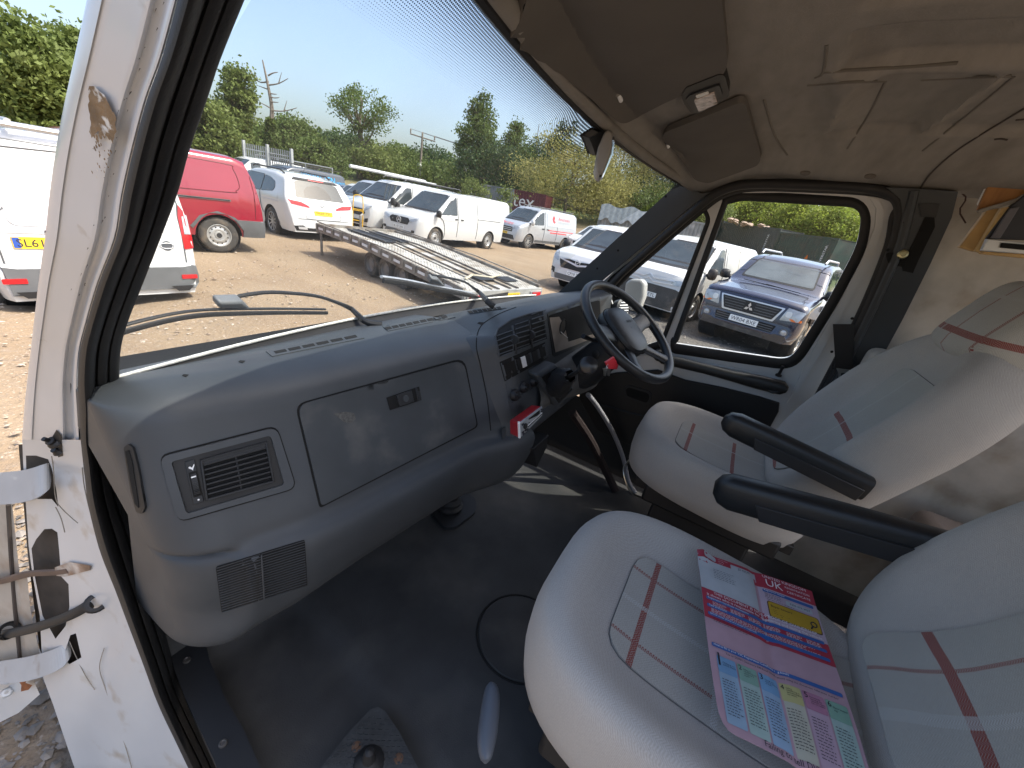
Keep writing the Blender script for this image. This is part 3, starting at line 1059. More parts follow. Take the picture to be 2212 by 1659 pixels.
# lower stack side wall down to the knee bolster
mb = cmb()
mb.grid([spline([Vector((x, 0.47, -0.62)), Vector((x, 0.455, -0.70)), Vector((x, 0.47, -0.80)), Vector((x, 0.52, -0.875)), Vector((x, 0.62, -0.90))], 4) for x in (0.93, 0.95, 1.0, 1.045)], cap=False)
mb.build('stack_foot', M['dash'], dash)
dP, dN = onpix(bv_dash, 0.0)
def on_dash(name, poly, m, h, thick, parent=dash, r=0, step=12, holes=(), bevel=0.0, smooth=True):
    mb = cmb()
    P = rounded(poly, r) if r else poly
    def f(u, v):
        p = dP(u, v)
        return None if p is None else p+dN(u, v)*h
    sheet(mb, P, step, f, thick, holes, dN)
    return mb.build(name, m, parent, smooth, 35, bevel)
# side demister grille on the rounded end
on_dash('side_vent', [(272, 965), (281, 957), (292, 966), (303, 1010), (318, 1094), (312, 1108), (300, 1104), (288, 1060)], M['dash_dark'], 0.004, 0.006, r=4, step=8, bevel=0.002)
on_dash('side_vent_recess', [(277, 972), (284, 970), (292, 1000), (305, 1080), (306, 1094), (298, 1085), (288, 1035)], M['gap'], 0.005, 0.001, step=8)
# glovebox lid with a dark gap round it
gl = [(637, 873), (1003, 772), (1033, 922), (690, 1098)]
on_dash('glovebox_gap', gl, M['gap'], 0.001, 0.001, r=[24, 24, 10, 8], step=14)
M['lid'] = mat('scuffed_lid_plastic', (0.046, 0.052, 0.058), 0.46, var=0.18, vs=9, bump=0.12, bs=900, col2=(0.085, 0.085, 0.083), c2s=9, c2t=(0.56, 0.78), spec=0.35)
lid = on_dash('glovebox', [(641, 875), (1000, 777), (1029, 920), (693, 1092)], M['lid'], 0.0045, 0.004, r=[24, 24, 10, 8], step=14, bevel=0.002)
# chafed dent
on_dash('scuff_mark', [(718, 893), (745, 889), (762, 893), (766, 905), (757, 914), (741, 912), (728, 901)], mat('pale_scuff', (0.085, 0.085, 0.08), 0.7, var=0.5, vs=180, bump=0.6, bs=300), 0.0052, 0.0005, parent=lid, step=6)
pt = Patch(*[dP(*p)+dN(*p)*0.0045 for p in ((832, 859), (902, 835), (908, 864), (840, 886))])
mb = cmb()
pt.poly(mb, [(0, 0), (1, 0), (1, 1), (0, 1)], 0.0005, 0.002)
latch = mb.build('latch_recess', M['gap'], dash)
mb = cmb()
pt.slab(mb, 0.26, 0.06, 0.72, 0.94, 0.001, 0.006)
pt.slab(mb, 0.86, 0.0, 0.92, 1.0, 0.001, 0.004)
pt.slab(mb, 0.93, 0.3, 1.0, 1.0, 0.001, 0.003)
lt = mb.build('latch', M['dash_dark'], lid, bevel=0.001)
mb = cmb()
mb.lathe([(0.0085, 0.0065), (0.0078, 0.0080), (0.0001, 0.0080)], pt(0.49, 0.5, 0), pt.n, 24)
mb.build('latch_button', M['lid'], lid)
# big left face vent
on_dash('vent_gap', [(343, 983), (598, 918), (642, 1055), (386, 1129)], M['gap'], 0.0008, 0.001, r=22, step=14)
ring_o = rounded([(347, 986), (596, 922), (638, 1053), (388, 1124)], 20)
ring_i = rounded([(371, 996), (583, 940), (613, 1046), (405, 1108)], 8)
vent = tag(on_dash('air_vent', ring_o, M['dash'], 0.005, 0.005, step=12, holes=(ring_i,), bevel=0.002))
on_dash('vent_well', [(371, 996), (583, 940), (613, 1046), (405, 1108)], M['black'], 0.0015, 0.001, step=14, parent=vent)
pv = Patch(*[dP(*p)+dN(*p)*0.002 for p in ((431, 993), (575, 953), (592, 1040), (444, 1081))])
mb = cmb()
pv.slab(mb, 0, 0, 1, 1, 0, 0.001)
mb.build('vent_dark', M['gap'], vent)
mb = cmb()
for (a0, b0, a1, b1) in ((0, 0, 1, 0.04), (0, 0.95, 1, 1), (0, 0, 0.035, 1), (0.965, 0, 1, 1)):
    pv.slab(mb, a0, b0, a1, b1, 0.001, 0.007)
mb.build('vent_frame', M['dash_dark'], vent, bevel=0.001)
for j in range(7):
    b = 0.14+j*0.118
    mb = cmb()
    pv.slab(mb, 0.035, b-0.020, 0.965, b+0.020, 0.001, 0.0065)
    mb.build('slat', M['dash_dark'], vent, bevel=0.0008)
mb = cmb()
pv.slab(mb, 0.49, 0.1, 0.51, 0.95, 0.001, 0.0035)
pv.slab(mb, 0.035, 0.04, 0.965, 0.12, 0.001, 0.004)
mb.build('slat_link', M['dash_dark'], vent)
pw = Patch(*[dP(*p)+dN(*p)*0.002 for p in ((399, 997), (420, 991), (441, 1082), (418, 1089))])
mb = cmb()
pw.slab(mb, 0, 0, 1, 1, 0, 0.003)
mb.build('vent_cheek', M['dash_dark'], vent, bevel=0.001)
mb = cmb()
pw.slab(mb, 0.16, 0.26, 0.98, 0.84, 0.003, 0.0036)
mb.build('thumbwheel_slot', M['gap'], vent)
mb = cmb()
rows = []
for k in range(9):
    an = math.pi*k/8
    rows.append([pw(0.30, 0.55-0.25*math.cos(an), 0.003+0.006*math.sin(an)), pw(0.85, 0.55-0.25*math.cos(an), 0.003+0.006*math.sin(an))])
mb.grid(rows)
mb.build('thumbwheel', M['black'], vent)
for k in range(8):
    mb = cmb()
    b = 0.50+k*0.036
    pw.slab(mb, 0.30, b, 0.85, b+0.012, 0.0085, 0.0098)
    mb.build('thumbwheel_rib', M['dash_dark'], vent)
mb = cmb()
pw.slab(mb, 0.32, 0.355, 0.80, 0.385, 0.0075, 0.0082)
pw.poly(mb, [(0.55+0.10*math.cos(k*math.pi/5), 0.92+0.022*math.sin(k*math.pi/5)) for k in range(10)], 0.003, 0.0034)
pw.poly(mb, [(0.25, 0.14), (0.42, 0.13), (0.58, 0.17), (0.85, 0.10), (0.86, 0.13), (0.66, 0.21), (0.62, 0.24), (0.5, 0.20), (0.28, 0.17)], 0.003, 0.0034)
mb.build('vent_symbol', M['pale'], vent)
# speaker grille
pg = Patch(*[dP(*p) for p in ((468, 1226), (657, 1168), (662, 1263), (480, 1321))])
on_dash('speaker_well', [(466, 1224), (658, 1165), (664, 1265), (479, 1324)], M['gap'], 0.001, 0.001, r=5, step=14)
ns = 18
for j in range(ns+1):
    b = j/ns
    for (a0, a1) in ((0.0, 0.495), (0.505, 1.0)):
        mb = cmb()
        P0 = []
        for k in range(5):
            a = a0+(a1-a0)*k/4
            u = (468+(657-468)*a)*(1-b)+(480+(662-480)*a)*b
            v = (1226+(1168-1226)*a)*(1-b)+(1321+(1263-1321)*a)*b
            P0.append((dP(u, v), dN(u, v)))
        rows = [[p+n*0.0008 for p, n in P0], [p+n*0.0025 for p, n in P0], [p+n*0.0025+Vector((0, 0, -0.0016)) for p, n in P0], [p+n*0.0008+Vector((0, 0, -0.0016)) for p, n in P0]]
        mb.grid([list(c) for c in zip(*rows)], closed=True, cap=True)
        mb.build('speaker_slat', M['dash'], dash, smooth=False)
mb = cmb()
pp = [dP(470+(660-470)*0.5+(3), v) for v in (1197, 1225, 1260, 1292)]
mb.tube([dP(564+6*k, 1197+95*k)+dN(564, 1240)*0.003 for k in (0, .33, .66, 1)], 0.0016, 6)
mb.build('speaker_bar', M['dash'], dash)
# pressed shelf line below the glovebox is part of the fascia; demister slots on top
for poly, n_, slots in (([(574, 760), (776, 718), (787, 731), (588, 771)], 6, ((592, 765), (774, 728))), ([(826, 706), (970, 678), (984, 686), (838, 716)], 9, ((832, 713), (968, 685))), ([(1008, 672), (1085, 662), (1094, 666), (1016, 679)], 7, ((1012, 677), (1084, 667)))):
    dv = on_dash('demister_vent', poly, M['dash'], 0.002, 0.002, step=12, bevel=0.001)
    (u0, v0), (u1, v1) = slots
    for k in range(n_):
        a, b = (k+0.08)/n_, (k+0.90)/n_
        P = [(u0+(u1-u0)*a-3, v0+(v1-v0)*a-3.6), (u0+(u1-u0)*b-3, v0+(v1-v0)*b-3.6), (u0+(u1-u0)*b+1.5, v0+(v1-v0)*b+1.2), (u0+(u1-u0)*a+1.5, v0+(v1-v0)*a+1.2)]
        on_dash('demister_slot', P, M['gap'], 0.0026, 0.0005, parent=dv, step=9)
for (u, v) in ((522, 782), (400, 812), (1038, 699)):
    on_dash('clip_hole', [(u-7, v), (u-3, v-3), (u+8, v-2), (u+2, v+3)], M['gap'], 0.001, 0.0005, step=5)
# stack seam
mb = cmb()
mb.tube([dP(p.x, p.y)+dN(p.x, p.y)*0.0002 for p in spline([(1115, 664), (1075, 680), (1038, 706), (1029, 745), (1038, 790), (1052, 860), (1060, 930)], 6)], 0.0016, 6)
mb.build('stack_seam', M['gap'], dash)
class PixPatch:
    def __init__(s, c):
        s.k = c
        cc = [sum(p[i] for p in c)/4 for i in (0, 1)]
        s.n = dN(*cc)
    def __call__(s, a, b, h=0.0):
        u, v = [(s.k[0][i]*(1-a)+s.k[1][i]*a)*(1-b)+(s.k[3][i]*(1-a)+s.k[2][i]*a)*b for i in (0, 1)]
        return dP(u, v)+s.n*(h+0.0015)
    slab = Patch.slab
# centre vents
cv = [(1070, 728), (1076, 712), (1105, 692), (1140, 680), (1171, 673), (1180, 733), (1079, 771)]
on_dash('centre_vent_well', cv, M['gap'], 0.001, 0.001, step=8, r=3)
M['trimring'] = M['dash']
def dpn(u, v, h):
    return dP(u, v)+dN(u, v)*h
cvp = [Vector(p) for p in cv]
mb = cmb()
mb.tube([dpn(p.x, p.y, 0.002) for p in dens(cvp, 8)]+[dpn(cvp[0].x, cvp[0].y, 0.002)], 0.003, 6)
cvo = mb.build('centre_vent', M['dash'], dash)
def topv(u):                                 # curved top of the vent opening
    return 733-(u-1070)*0.9 if u < 1082 else 722-(u-1082)*0.52 if u < 1110 else 707.5-(u-1110)*0.55
for j in range(8):
    for (u0, u1) in ((1074, 1107), (1113, 1141), (1147, 1177)):
        v0 = 766-j*9.6-(u0-1074)*0.36
        v1 = 766-j*9.6-(u1-1074)*0.36
        if v1 < topv(u1)-0 or v0 < topv(u0)-6:
            continue
        mb = cmb()
        a, b = dpn(u0, v0, 0.004), dpn(u1, v1, 0.004)
        mb.tube([a, b], (0.0016, 0.0016), 6)
        mb.build('slat', M['dash'], cvo)
for u in (1110, 1144):
    mb = cmb()
    c = dpn(u, 735-(u-1110)*0.35, 0.005)
    mb.lathe([(0.0001, -0.004), (0.014, -0.004), (0.015, 0), (0.014, 0.004), (0.0001, 0.004)], c, (1, -0.1, 0), 18)
    mb.tube([dpn(u-3, 735-(u-1110)*.35-28, 0.005), c, dpn(u+3, 735-(u-1110)*.35+28, 0.005)], 0.0035, 8)
    mb.build('vent_roller', M['dash_dark'], cvo)
# switch bank
on_dash('switch_frame', [(1079, 782), (1177, 739), (1183, 773), (1090, 824)], M['gap'], 0.0008, 0.001, step=10)
swp = PixPatch([(1080, 784), (1177, 742), (1182, 771), (1090, 821)])
mb = cmb()
for q_ in ((0, 0, 1, .14), (0, .80, 1, 1), (.28, .14, .31, .8), (.6, .14, .66, .8), (.78, .14, .84, .8), (.96, .14, 1, .8), (0, .14, .04, .8)):
    swp.slab(mb, *q_, 0.0, 0.003)
sw = mb.build('switch_panel', M['dash'], dash, bevel=0.001)
for a0, a1, mm, h, nm in ((0.04, 0.28, 'gap', 0.0035, 'empty_slot'), (0.31, 0.40, 'black', 0.006, 'rocker_switch'), (0.41, 0.50, 'pale', 0.0065, 'rocker_switch'), (0.51, 0.60, 'black', 0.006, 'rocker_switch'), (0.66, 0.78, 'black', 0.005, 'blank_plug'), (0.84, 0.96, 'gap', 0.0035, 'empty_slot')):
    mb = cmb()
    swp.slab(mb, a0, 0.14, a1, 0.80, 0.003, h)
    mb.build(nm, M[mm], sw, bevel=0.0006)
# heater controls
hp_ = PixPatch([(1090, 830), (1160, 795), (1168, 845), (1102, 886)])
mb = cmb()
hp_.slab(mb, 0, 0, 1, 1, -0.002, 0.001)
hpanel = mb.build('heater_panel', M['dash'], dash, bevel=0.001)
for (u, v) in ((1110, 853), (1129, 836), (1150, 823)):
    c = dpn(u, v, 0.003)
    n = dN(u, v)
    mb = cmb()
    mb.lathe([(0.019, 0), (0.018, 0.004), (0.014, 0.012), (0.013, 0.013), (0.0001, 0.013)], c, n, 24)
    kn = mb.build('heater_knob', M['black'], dash)
    mb = cmb()
    e = n.cross(Vector((0.5, 0, 1))).normalized()
    g = n.cross(e)
    q = [c+n*0.013+e*a+g*b for a, b in ((-0.013, -0.003), (0.013, -0.003), (0.013, 0.003), (-0.013, 0.003))]
    mb.hexa(q, [p+n*0.006 for p in q])
    mb.build('knob_grip', M['dash_dark'], kn, bevel=0.001)
    for k in range(5):
        an = -0.6+k*1.1
        mb = cmb()
        cc = c+(e*math.cos(an)+g*math.sin(an))*0.023
        q = [cc+e*a+g*b for a, b in ((-0.002, -0.002), (0.002, -0.002), (0.002, 0.002), (-0.002, 0.002))]
        mb.hexa(q, [p+n*0.0012 for p in q])
        mb.build('dial_mark', M['ink'], dash)
# instrument opening
co = [(1181, 676), (1262, 650), (1295, 640), (1300, 726), (1240, 752), (1194, 772)]
on_dash('cluster_surround', co, M['dash_dark'], 0.002, 0.002, r=6, step=12, bevel=0.001)
on_dash('cluster_face', [(1184, 682), (1260, 657), (1294, 648), (1298, 720), (1240, 744), (1197, 760)], M['gap'], 0.003, 0.001, r=5, step=12)
M['sunlit_lens'] = mat('sunlit_cluster_tone', (0.22, 0.19, 0.165), 0.35, var=0.25, vs=12)  # patch of sunlight on the instruments, put into the colour
on_dash('cluster_sun_patch', [(1185, 686), (1206, 684), (1218, 705), (1226, 738), (1298, 716), (1298, 722), (1240, 746), (1198, 761)], M['sunlit_lens'], 0.0036, 0.0005, step=10)
c, n = dpn(1212, 700, 0.0045), dN(1212, 700)
mb = cmb()
mb.lathe([(0.028, 0), (0.028, 0.003), (0.026, 0.003), (0.0255, 0.0005), (0.0001, 0.0005)], c+Vector((0.01, 0, -0.01)), n, 28)
mb.build('gauge', M['dash_dark'], dash)
mb = cmb()
mb.tube([dpn(1207, 716, 0.008), dpn(1222, 729, 0.008)], 0.0012, 6)
mb.build('gauge_needle', M['pale'], dash)
# little round-ended demister by the driver's door
c = dpn(1344, 640, 0.0) if dP(1344, 640) is not None else at(1344, 660, 1, 0.45)
c = at(1345, 668, 1, 0.44)
mb = cmb()
mb.lathe([(0.045, -0.03), (0.050, 0.0), (0.042, 0.006), (0.040, 0.0), (0.0001, 0.0)], c, Vector((-0.35, -1, 0.35)), 24)
dd = mb.build('driver_end_vent', M['dash'], dash)
n = Vector((-0.35, -1, 0.35)).normalized()
e = n.cross(Vector((0, 0, 1))).normalized()
g = n.cross(e)
for k in range(6):
    mb = cmb()
    w = math.sqrt(max(0.0, 0.038**2-(0.031-k*0.0125)**2))
    q = [c+n*0.002+e*a+g*(b+0.031-k*0.0125) for a, b in ((-w, -0.0025), (w, -0.0025), (w, 0.0025), (-w, 0.0025))]
    mb.hexa(q, [p+n*0.005 for p in q])
    mb.build('slat', M['pale'], dd)
# driver's knee panel under the column (catches the sun)
mb = cmb()
kp = []
for x in [1.10+.04*i for i in range(20)]:
    y0 = 0.435-0.070*math.exp(-((x-1.52)/0.22)**2)
    kp.append([Vector((x, 0.50, -0.47)), Vector((x, y0+.03, -0.50)), Vector((x, y0, -0.56)), Vector((x, y0+.003, -0.605)), Vector((x, y0+.04, -0.64)), Vector((x, .62, -0.66))])
mb.grid([spline(r, 4) for r in kp])
mb.build('knee_panel', mat('knee_panel_plastic', (0.09, 0.088, 0.085), 0.6, var=0.2, vs=20), dash)
# gear lever console bulging out of the stack
gc = [(1161, 811), (1203, 787), (1224, 812), (1242, 850), (1222, 868), (1207, 880)]
mb = cmb()
g0 = [at(u, v, 1, 0.36) for u, v in gc]
g1 = [p+Vector((0.0, 0.16, 0.02)) for p in g0]
gcq = [at(1160, 812, 1, 0.44), at(1204, 786, 1, 0.42), at(1243, 842, 1, 0.37), at(1206, 882, 1, 0.40)]
mb.hexa(gcq, [p+Vector((.004, .05, .0)) for p in gcq])
mb.build('gear_console', M['dash'], dash, bevel=0.012, seg=3)
gq = Patch(*gcq)
mb = cmb()
gq.poly(mb, [(0.12, 0.08), (0.88, 0.08), (0.9, 0.9), (0.12, 0.9)], 0.0005, 0.0015)
mb.build('gear_gate', M['gap'], dash)

# ============================================================ gear lever
gear = thing('gear_lever', 'black gear lever with leather gaiter on the dashboard console', 'gear lever', (1.15, 0.36, -0.5), cab=True)
a = gq(0.5, 0.45, 0.0)
k = at(1266, 792, 1, 0.24)
ax = (k-a)
mb = cmb()
sq = [(0.30, 0.34), (0.26, 0.26), (0.20, 0.21), (0.12, 0.15), (0.07, 0.09)]
def frame(axis):
    axis = axis.normalized()
    e = axis.cross(Vector((0, 0, 1))).normalized()
    return e, axis.cross(e)
e, g = frame(ax)
rows = []
random.seed(3)
for i, rr in enumerate((0.042, 0.043, 0.036, 0.037, 0.028, 0.029, 0.021, 0.022, 0.015)):
    c = a+ax*(i/8*0.55)
    rows.append([c+(e*math.cos(2*math.pi*j/20)*1.0+g*math.sin(2*math.pi*j/20)*1.15)*rr*(1+0.07*math.sin(j*2.1+i)) for j in range(20)])
mb.grid(rows, closed=True)
mb.build('gaiter', mat('black_leather', (0.018, 0.019, 0.021), 0.42, var=0.2, vs=30, bump=0.2, bs=150), gear)
mb = cmb()
mb.tube([a+ax*0.4, k], 0.006, 8)
mb.build('shaft', M['black'], gear)
mb = cmb()
mb.lathe([(0.0001, -0.045), (0.010, -0.044), (0.014, -0.03), (0.017, -0.005), (0.021, 0.018), (0.020, 0.028), (0.013, 0.034), (0.0001, 0.036)], k, ax.normalized(), 20)
mb.build('knob', mat('glossy_black_knob', (0.016, 0.017, 0.02), 0.32, var=0.05), gear)

# ============================================================ car stereo hanging out of its slot
radio = thing('car_stereo', 'red cased car stereo pulled half out of the centre stack', 'car stereo', (1.0, 0.42, -0.6), cab=True)
rf = [at(1118, 914, 1, 0.375), at(1168, 877, 1, 0.375), at(1168, 897, 1, 0.365), at(1119, 946, 1, 0.365)]
back = at(1101, 908, 1, 0.43)-rf[0]
mb = cmb()
mb.hexa(rf, [p+back for p in rf])
mb.build('case', M['red_plastic'], radio, bevel=0.003)
rp = Patch(*rf)
mb = cmb()
rp.slab(mb, 0.0, 0.0, 1, 1, 0.0005, 0.006)
rface = mb.build('face', mat('silver_grey_face', (0.33, 0.34, 0.35), 0.4, 0.2, var=0.05), radio, bevel=0.002)
mb = cmb()
rp.slab(mb, 0.36, 0.14, 0.86, 0.5, 0.006, 0.0068)
mb.build('display', M['gap'], rface)
mb = cmb()
rp.slab(mb, 0.33, 0.68, 0.96, 0.78, 0.006, 0.0068)
mb.build('slot', M['ink'], rface)
mb = cmb()
rp.slab(mb, 0.30, 0.60, 0.97, 0.66, 0.006, 0.007)
mb.build('light_trim', M['pale'], rface)
for (a_, b_) in ((0.08, 0.2), (0.08, 0.75), (0.19, 0.78), (0.9, 0.2), (0.9, 0.4), (0.26, 0.85), (0.1, 0.9)):
    mb = cmb()
    rp.slab(mb, a_, b_-0.05, a_+0.06, b_+0.05, 0.006, 0.009)
    mb.build('button', M['ink'], rface)
mb = cmb()
mb.lathe([(0.008, 0.006), (0.008, 0.011), (0.0001, 0.012)], rp(0.20, 0.45, 0), rp.n, 20)
mb.build('dial', M['black'], rface)
mb = cmb()
rp.slab(mb, 0.0, -0.1, 0.02, 1.0, 0.0005, 0.0065)
mb.build('bezel_edge', M['pale'], rface)
# dark shelf and bracket under the stereo
mb = cmb()
mb.hexa([at(1090, 960, 1, 0.45), at(1150, 905, 1, 0.45), at(1165, 915, 1, 0.45), at(1105, 1000, 1, 0.45)], [at(1090, 960, 1, 0.6), at(1150, 905, 1, 0.6), at(1165, 915, 1, 0.6), at(1105, 1000, 1, 0.6)])
mb.build('stereo_shelf', M['black'], dash)
mb = cmb()
mb.hexa([at(1152, 970, 1, 0.40), at(1186, 940, 1, 0.40), at(1182, 965, 1, 0.40), at(1160, 1010, 1, 0.40)], [p+Vector((-0.02, 0.12, 0)) for p in (at(1152, 970, 1, 0.40), at(1186, 940, 1, 0.40), at(1182, 965, 1, 0.40), at(1160, 1010, 1, 0.40))])
mb.build('shelf_bracket', M['dash_dark'], dash, bevel=0.002)

# ============================================================ steering wheel
WC = Vector((1.416, 0.286, -0.329))
ts, ss = math.radians(54.9), math.radians(-10.2)
WN = Vector((math.sin(ss)*math.cos(ts), -math.cos(ss)*math.cos(ts), math.sin(ts)))
E1 = Vector((0, 0, 1)).cross(WN).normalized()
E2 = WN.cross(E1)
if E2.z < 0:
    E1, E2 = -E1, -E2
def wp(a, b, h=0.0):
    return WC+E1*a+E2*b+WN*h
wheel = thing('steering_wheel', 'black steering wheel with wide padded hub on the right hand side', 'steering wheel', WC, cab=True)
M['wheel'] = mat('steering_wheel_vinyl', (0.018, 0.0195, 0.022), 0.40, var=0.1, vs=20, bump=0.08, bs=500)
mb = cmb()
n = 72
rows = []
for i in range(n):
    an = 2*math.pi*i/n
    c = Vector((math.cos(an), math.sin(an)))
    rows.append([wp(c.x*(0.2075+0.0165*math.cos(2*math.pi*j/14)), c.y*(0.2075+0.0165*math.cos(2*math.pi*j/14)), 0.0165*math.sin(2*math.pi*j/14)) for j in range(14)])
rows.append(rows[0])
mb.grid(rows, closed=True)
mb.build('rim', M['wheel'], wheel)
def pad_outline(s, n=40):
    out = []
    for k in range(n):
        an = 2*math.pi*k/n
        c_, s_ = math.cos(an), math.sin(an)
        x = math.copysign(abs(c_)**0.62, c_)*0.088*(1.0-0.12*(-s_ if s_ < 0 else 0))
        y = math.copysign(abs(s_)**0.62, s_)*0.100+0.006
        out.append((x*s, y*s))
    return out
mb = cmb()
rows = [[wp(x, y, -0.055) for x, y in pad_outline(0.92)], [wp(x, y, -0.035) for x, y in pad_outline(1.0)], [wp(x, y, -0.010) for x, y in pad_outline(0.99)], [wp(x, y, 0.002) for x, y in pad_outline(0.93)], [wp(x, y, 0.009) for x, y in pad_outline(0.75)], [wp(x, y, 0.012) for x, y in pad_outline(0.4)], [wp(x, y, 0.013) for x, y in pad_outline(0.02)]]
mb.grid(rows, closed=True)
mb.build('hub_pad', M['wheel'], wheel)
mb = cmb()
mb.tube([wp(x, y, -0.012) for x, y in pad_outline(1.0)]+[wp(*pad_outline(1.0)[0], -0.012)], 0.0016, 6)
mb.build('pad_seam', M['gap'], wheel)
for an, w0, w1 in ((172, 0.040, 0.032), (8, 0.040, 0.032), (232, 0.026, 0.021), (308, 0.026, 0.021)):
    r_ = math.radians(an)
    d_ = (math.cos(r_), math.sin(r_))
    q_ = (-d_[1], d_[0])
    rows = []
    for t_, w_, h_ in ((0.05, w0, -0.025), (0.10, w0*0.95, -0.020), (0.15, w1*0.95, -0.012), (0.185, w1*1.1, -0.004), (0.205, w1*1.4, 0.0)):
        rows.append([wp(d_[0]*t_+q_[0]*w_*math.cos(2*math.pi*k/12), d_[1]*t_+q_[1]*w_*math.cos(2*math.pi*k/12), h_+0.010*math.sin(2*math.pi*k/12)) for k in range(12)])
    mb = cmb()
    mb.grid(rows, closed=True)
    mb.build('spoke', M['wheel'], wheel)
mb = cmb()
put_text(mb, 'AIRBAG', lambda x, y: wp(x+0.02, y+0.028, 0.0135), w=0.05)
mb.build('airbag_lettering', M['gap'], wheel, smooth=False)
col = thing('steering_column', 'dark steering column cowl with stalk openings below the wheel', 'column', WC-WN*0.2, cab=True)
mb = cmb()
rows = []
for h_, a_, b_ in ((-0.052, 0.070, 0.055), (-0.09, 0.078, 0.060), (-0.17, 0.085, 0.065), (-0.26, 0.09, 0.07)):
    rows.append([wp(math.copysign(abs(math.cos(2*math.pi*k/24))**.6, math.cos(2*math.pi*k/24))*a_, math.copysign(abs(math.sin(2*math.pi*k/24))**.6, math.sin(2*math.pi*k/24))*b_-0.015, h_) for k in range(24)])
mb.grid(rows, closed=True, cap=True)
mb.build('cowl', M['dash_dark'], col)
for (s_, l_) in ((-1, 0.13), (1, 0.12)):
    mb = cmb()
    mb.tube([wp(s_*0.06, 0.01, -0.075), wp(s_*(0.06+l_*0.6), 0.03, -0.07), wp(s_*(0.06+l_), 0.045, -0.06)], [0.006, 0.007, 0.009], 10)
    mb.build('stalk', M['black'], col)
mb = cmb()
c = wp(-0.078, -0.01, -0.12)
mb.lathe([(0.016, -0.002), (0.016, 0.004), (0.012, 0.006), (0.0001, 0.006)], c, -E1, 16)
mb.build('switch_blank', M['black'], col)
key = thing('ignition_keys', 'key with red tag hanging under the steering wheel', 'keys', at(1325, 795, 1, 0.30), cab=True)
mb = cmb()
q = [at(u, v, 1, 0.25) for u, v in ((1309, 783), (1327, 771), (1336, 788), (1333, 798), (1316, 797))]
mb.prism(q, Vector((0.0, 0.006, 0.0)))
mb.build('tag', mat('red_key_tag', (0.75, 0.03, 0.05), 0.4, var=0.05), key, bevel=0.001)
for du in (0, 8):
    mb = cmb()
    q = [at(u+du, v, 1, 0.252) for u, v in ((1303, 796), (1311, 795), (1311, 801), (1309, 812), (1305, 812), (1305, 802))]
    mb.prism(q, Vector((0, 0.002, 0)))
    mb.build('key', M['steel'], key)
mb = cmb()
c = at(1311, 794, 1, 0.25)
mb.tube([c+Vector((0.009*math.cos(k*math.pi/8), 0, 0.009*math.sin(k*math.pi/8))) for k in range(17)], 0.0009, 6)
mb.build('key_ring', M['steel'], key)
# ============================================================ driver's door
ddoor = thing('driver_door', 'closed white driver\'s door with main window and triangular quarter window', 'door', (1.95, 0.0, -1.2), cab=True)
win = rounded([(1571, 440), (1605, 432), (1850, 447), (1862, 470), (1853, 530), (1790, 650), (1715, 770), (1690, 777), (1458, 743), (1465, 735)], [3, 14, 22, 16, 30, 30, 26, 20, 3, 3])
quart = rounded([(1519, 455), (1528, 474), (1428, 736), (1362, 758), (1315, 640), (1325, 612)], [4, 10, 8, 5, 10, 12])
outer = [(1245, 660), (1300, 610), (1400, 520), (1500, 437), (1540, 415), (1600, 408), (1700, 407), (1830, 413), (1915, 416), (1938, 440), (1938, 505), (1905, 590), (1845, 710), (1792, 815), (1742, 905), (1700, 965), (1660, 1000), (1560, 1010), (1400, 960), (1290, 900), (1240, 800)]
door_sheet('door_shell', outer, M['door_white'], ddoor, -0.012, 0.02, holes=(win, quart), step=16)
# window rubbers: black band round each opening
def ring(name, poly, w, m, inset, parent, grow=None):
    P = [Vector(p) for p in poly]
    c = sum(P, Vector((0, 0)))/len(P)
    inn, out = [], []
    n = len(P)
    area = sum(P[i-1].x*P[i].y-P[i].x*P[i-1].y for i in range(n))
    sg = 1 if area > 0 else -1
    for i in range(n):
        d = (P[(i+1) % n]-P[i-1])
        if d.length < 1e-6:
            d = Vector((1, 0))
        d.normalize()
        nn = Vector((d.y, -d.x))*sg
        out.append(P[i]+nn*(w[0]+(w[1]-w[0])*sst(-.95, -.3, nn.x if w[0] > 8 else -nn.x)))
        inn.append(P[i]-nn*1.5)
    mb = cmb()
    rows = []
    for i in list(range(n))+[0]:
        a, b = inn[i], out[i]
        rows.append([on_door(a.x, a.y, inset-0.022), on_door(a.x, a.y, inset), on_door(*(a*.7+b*.3), inset+0.006), on_door(*(a*.3+b*.7), inset+0.005), on_door(b.x, b.y, inset-0.003)])
    mb.grid(rows)
    return mb.build(name, m, parent, ang=60)
ring('window_rubber', win, (12, 21), M['rubber'], -0.008, ddoor)
ring('quarter_rubber', quart, (7.9, 15), M['rubber'], -0.008, ddoor)
door_sheet('window_pane', [(1540, 420), (1870, 435), (1880, 500), (1700, 795), (1430, 755)], M['pane'], ddoor, -0.026, 0.0)
door_sheet('quarter_pane', [(1535, 430), (1545, 470), (1445, 750), (1360, 775), (1300, 640), (1320, 600)], M['pane'], ddoor, -0.024, 0.0)
mb = cmb()
pl = [(1440, 752), (1500, 760), (1600, 775), (1695, 790)]
# pressed step between frame and outer edge
door_sheet('frame_step', [(1552, 424), (1600, 417), (1700, 416), (1830, 422), (1880, 430), (1893, 450), (1890, 490), (1862, 560), (1800, 680), (1735, 795), (1712, 850), (1722, 852), (1770, 770), (1830, 660), (1885, 560), (1906, 495), (1910, 455), (1898, 430), (1830, 414), (1700, 408), (1600, 409), (1545, 418)], M['door_white'], ddoor, -0.004, 0.008, bevel=0.003)
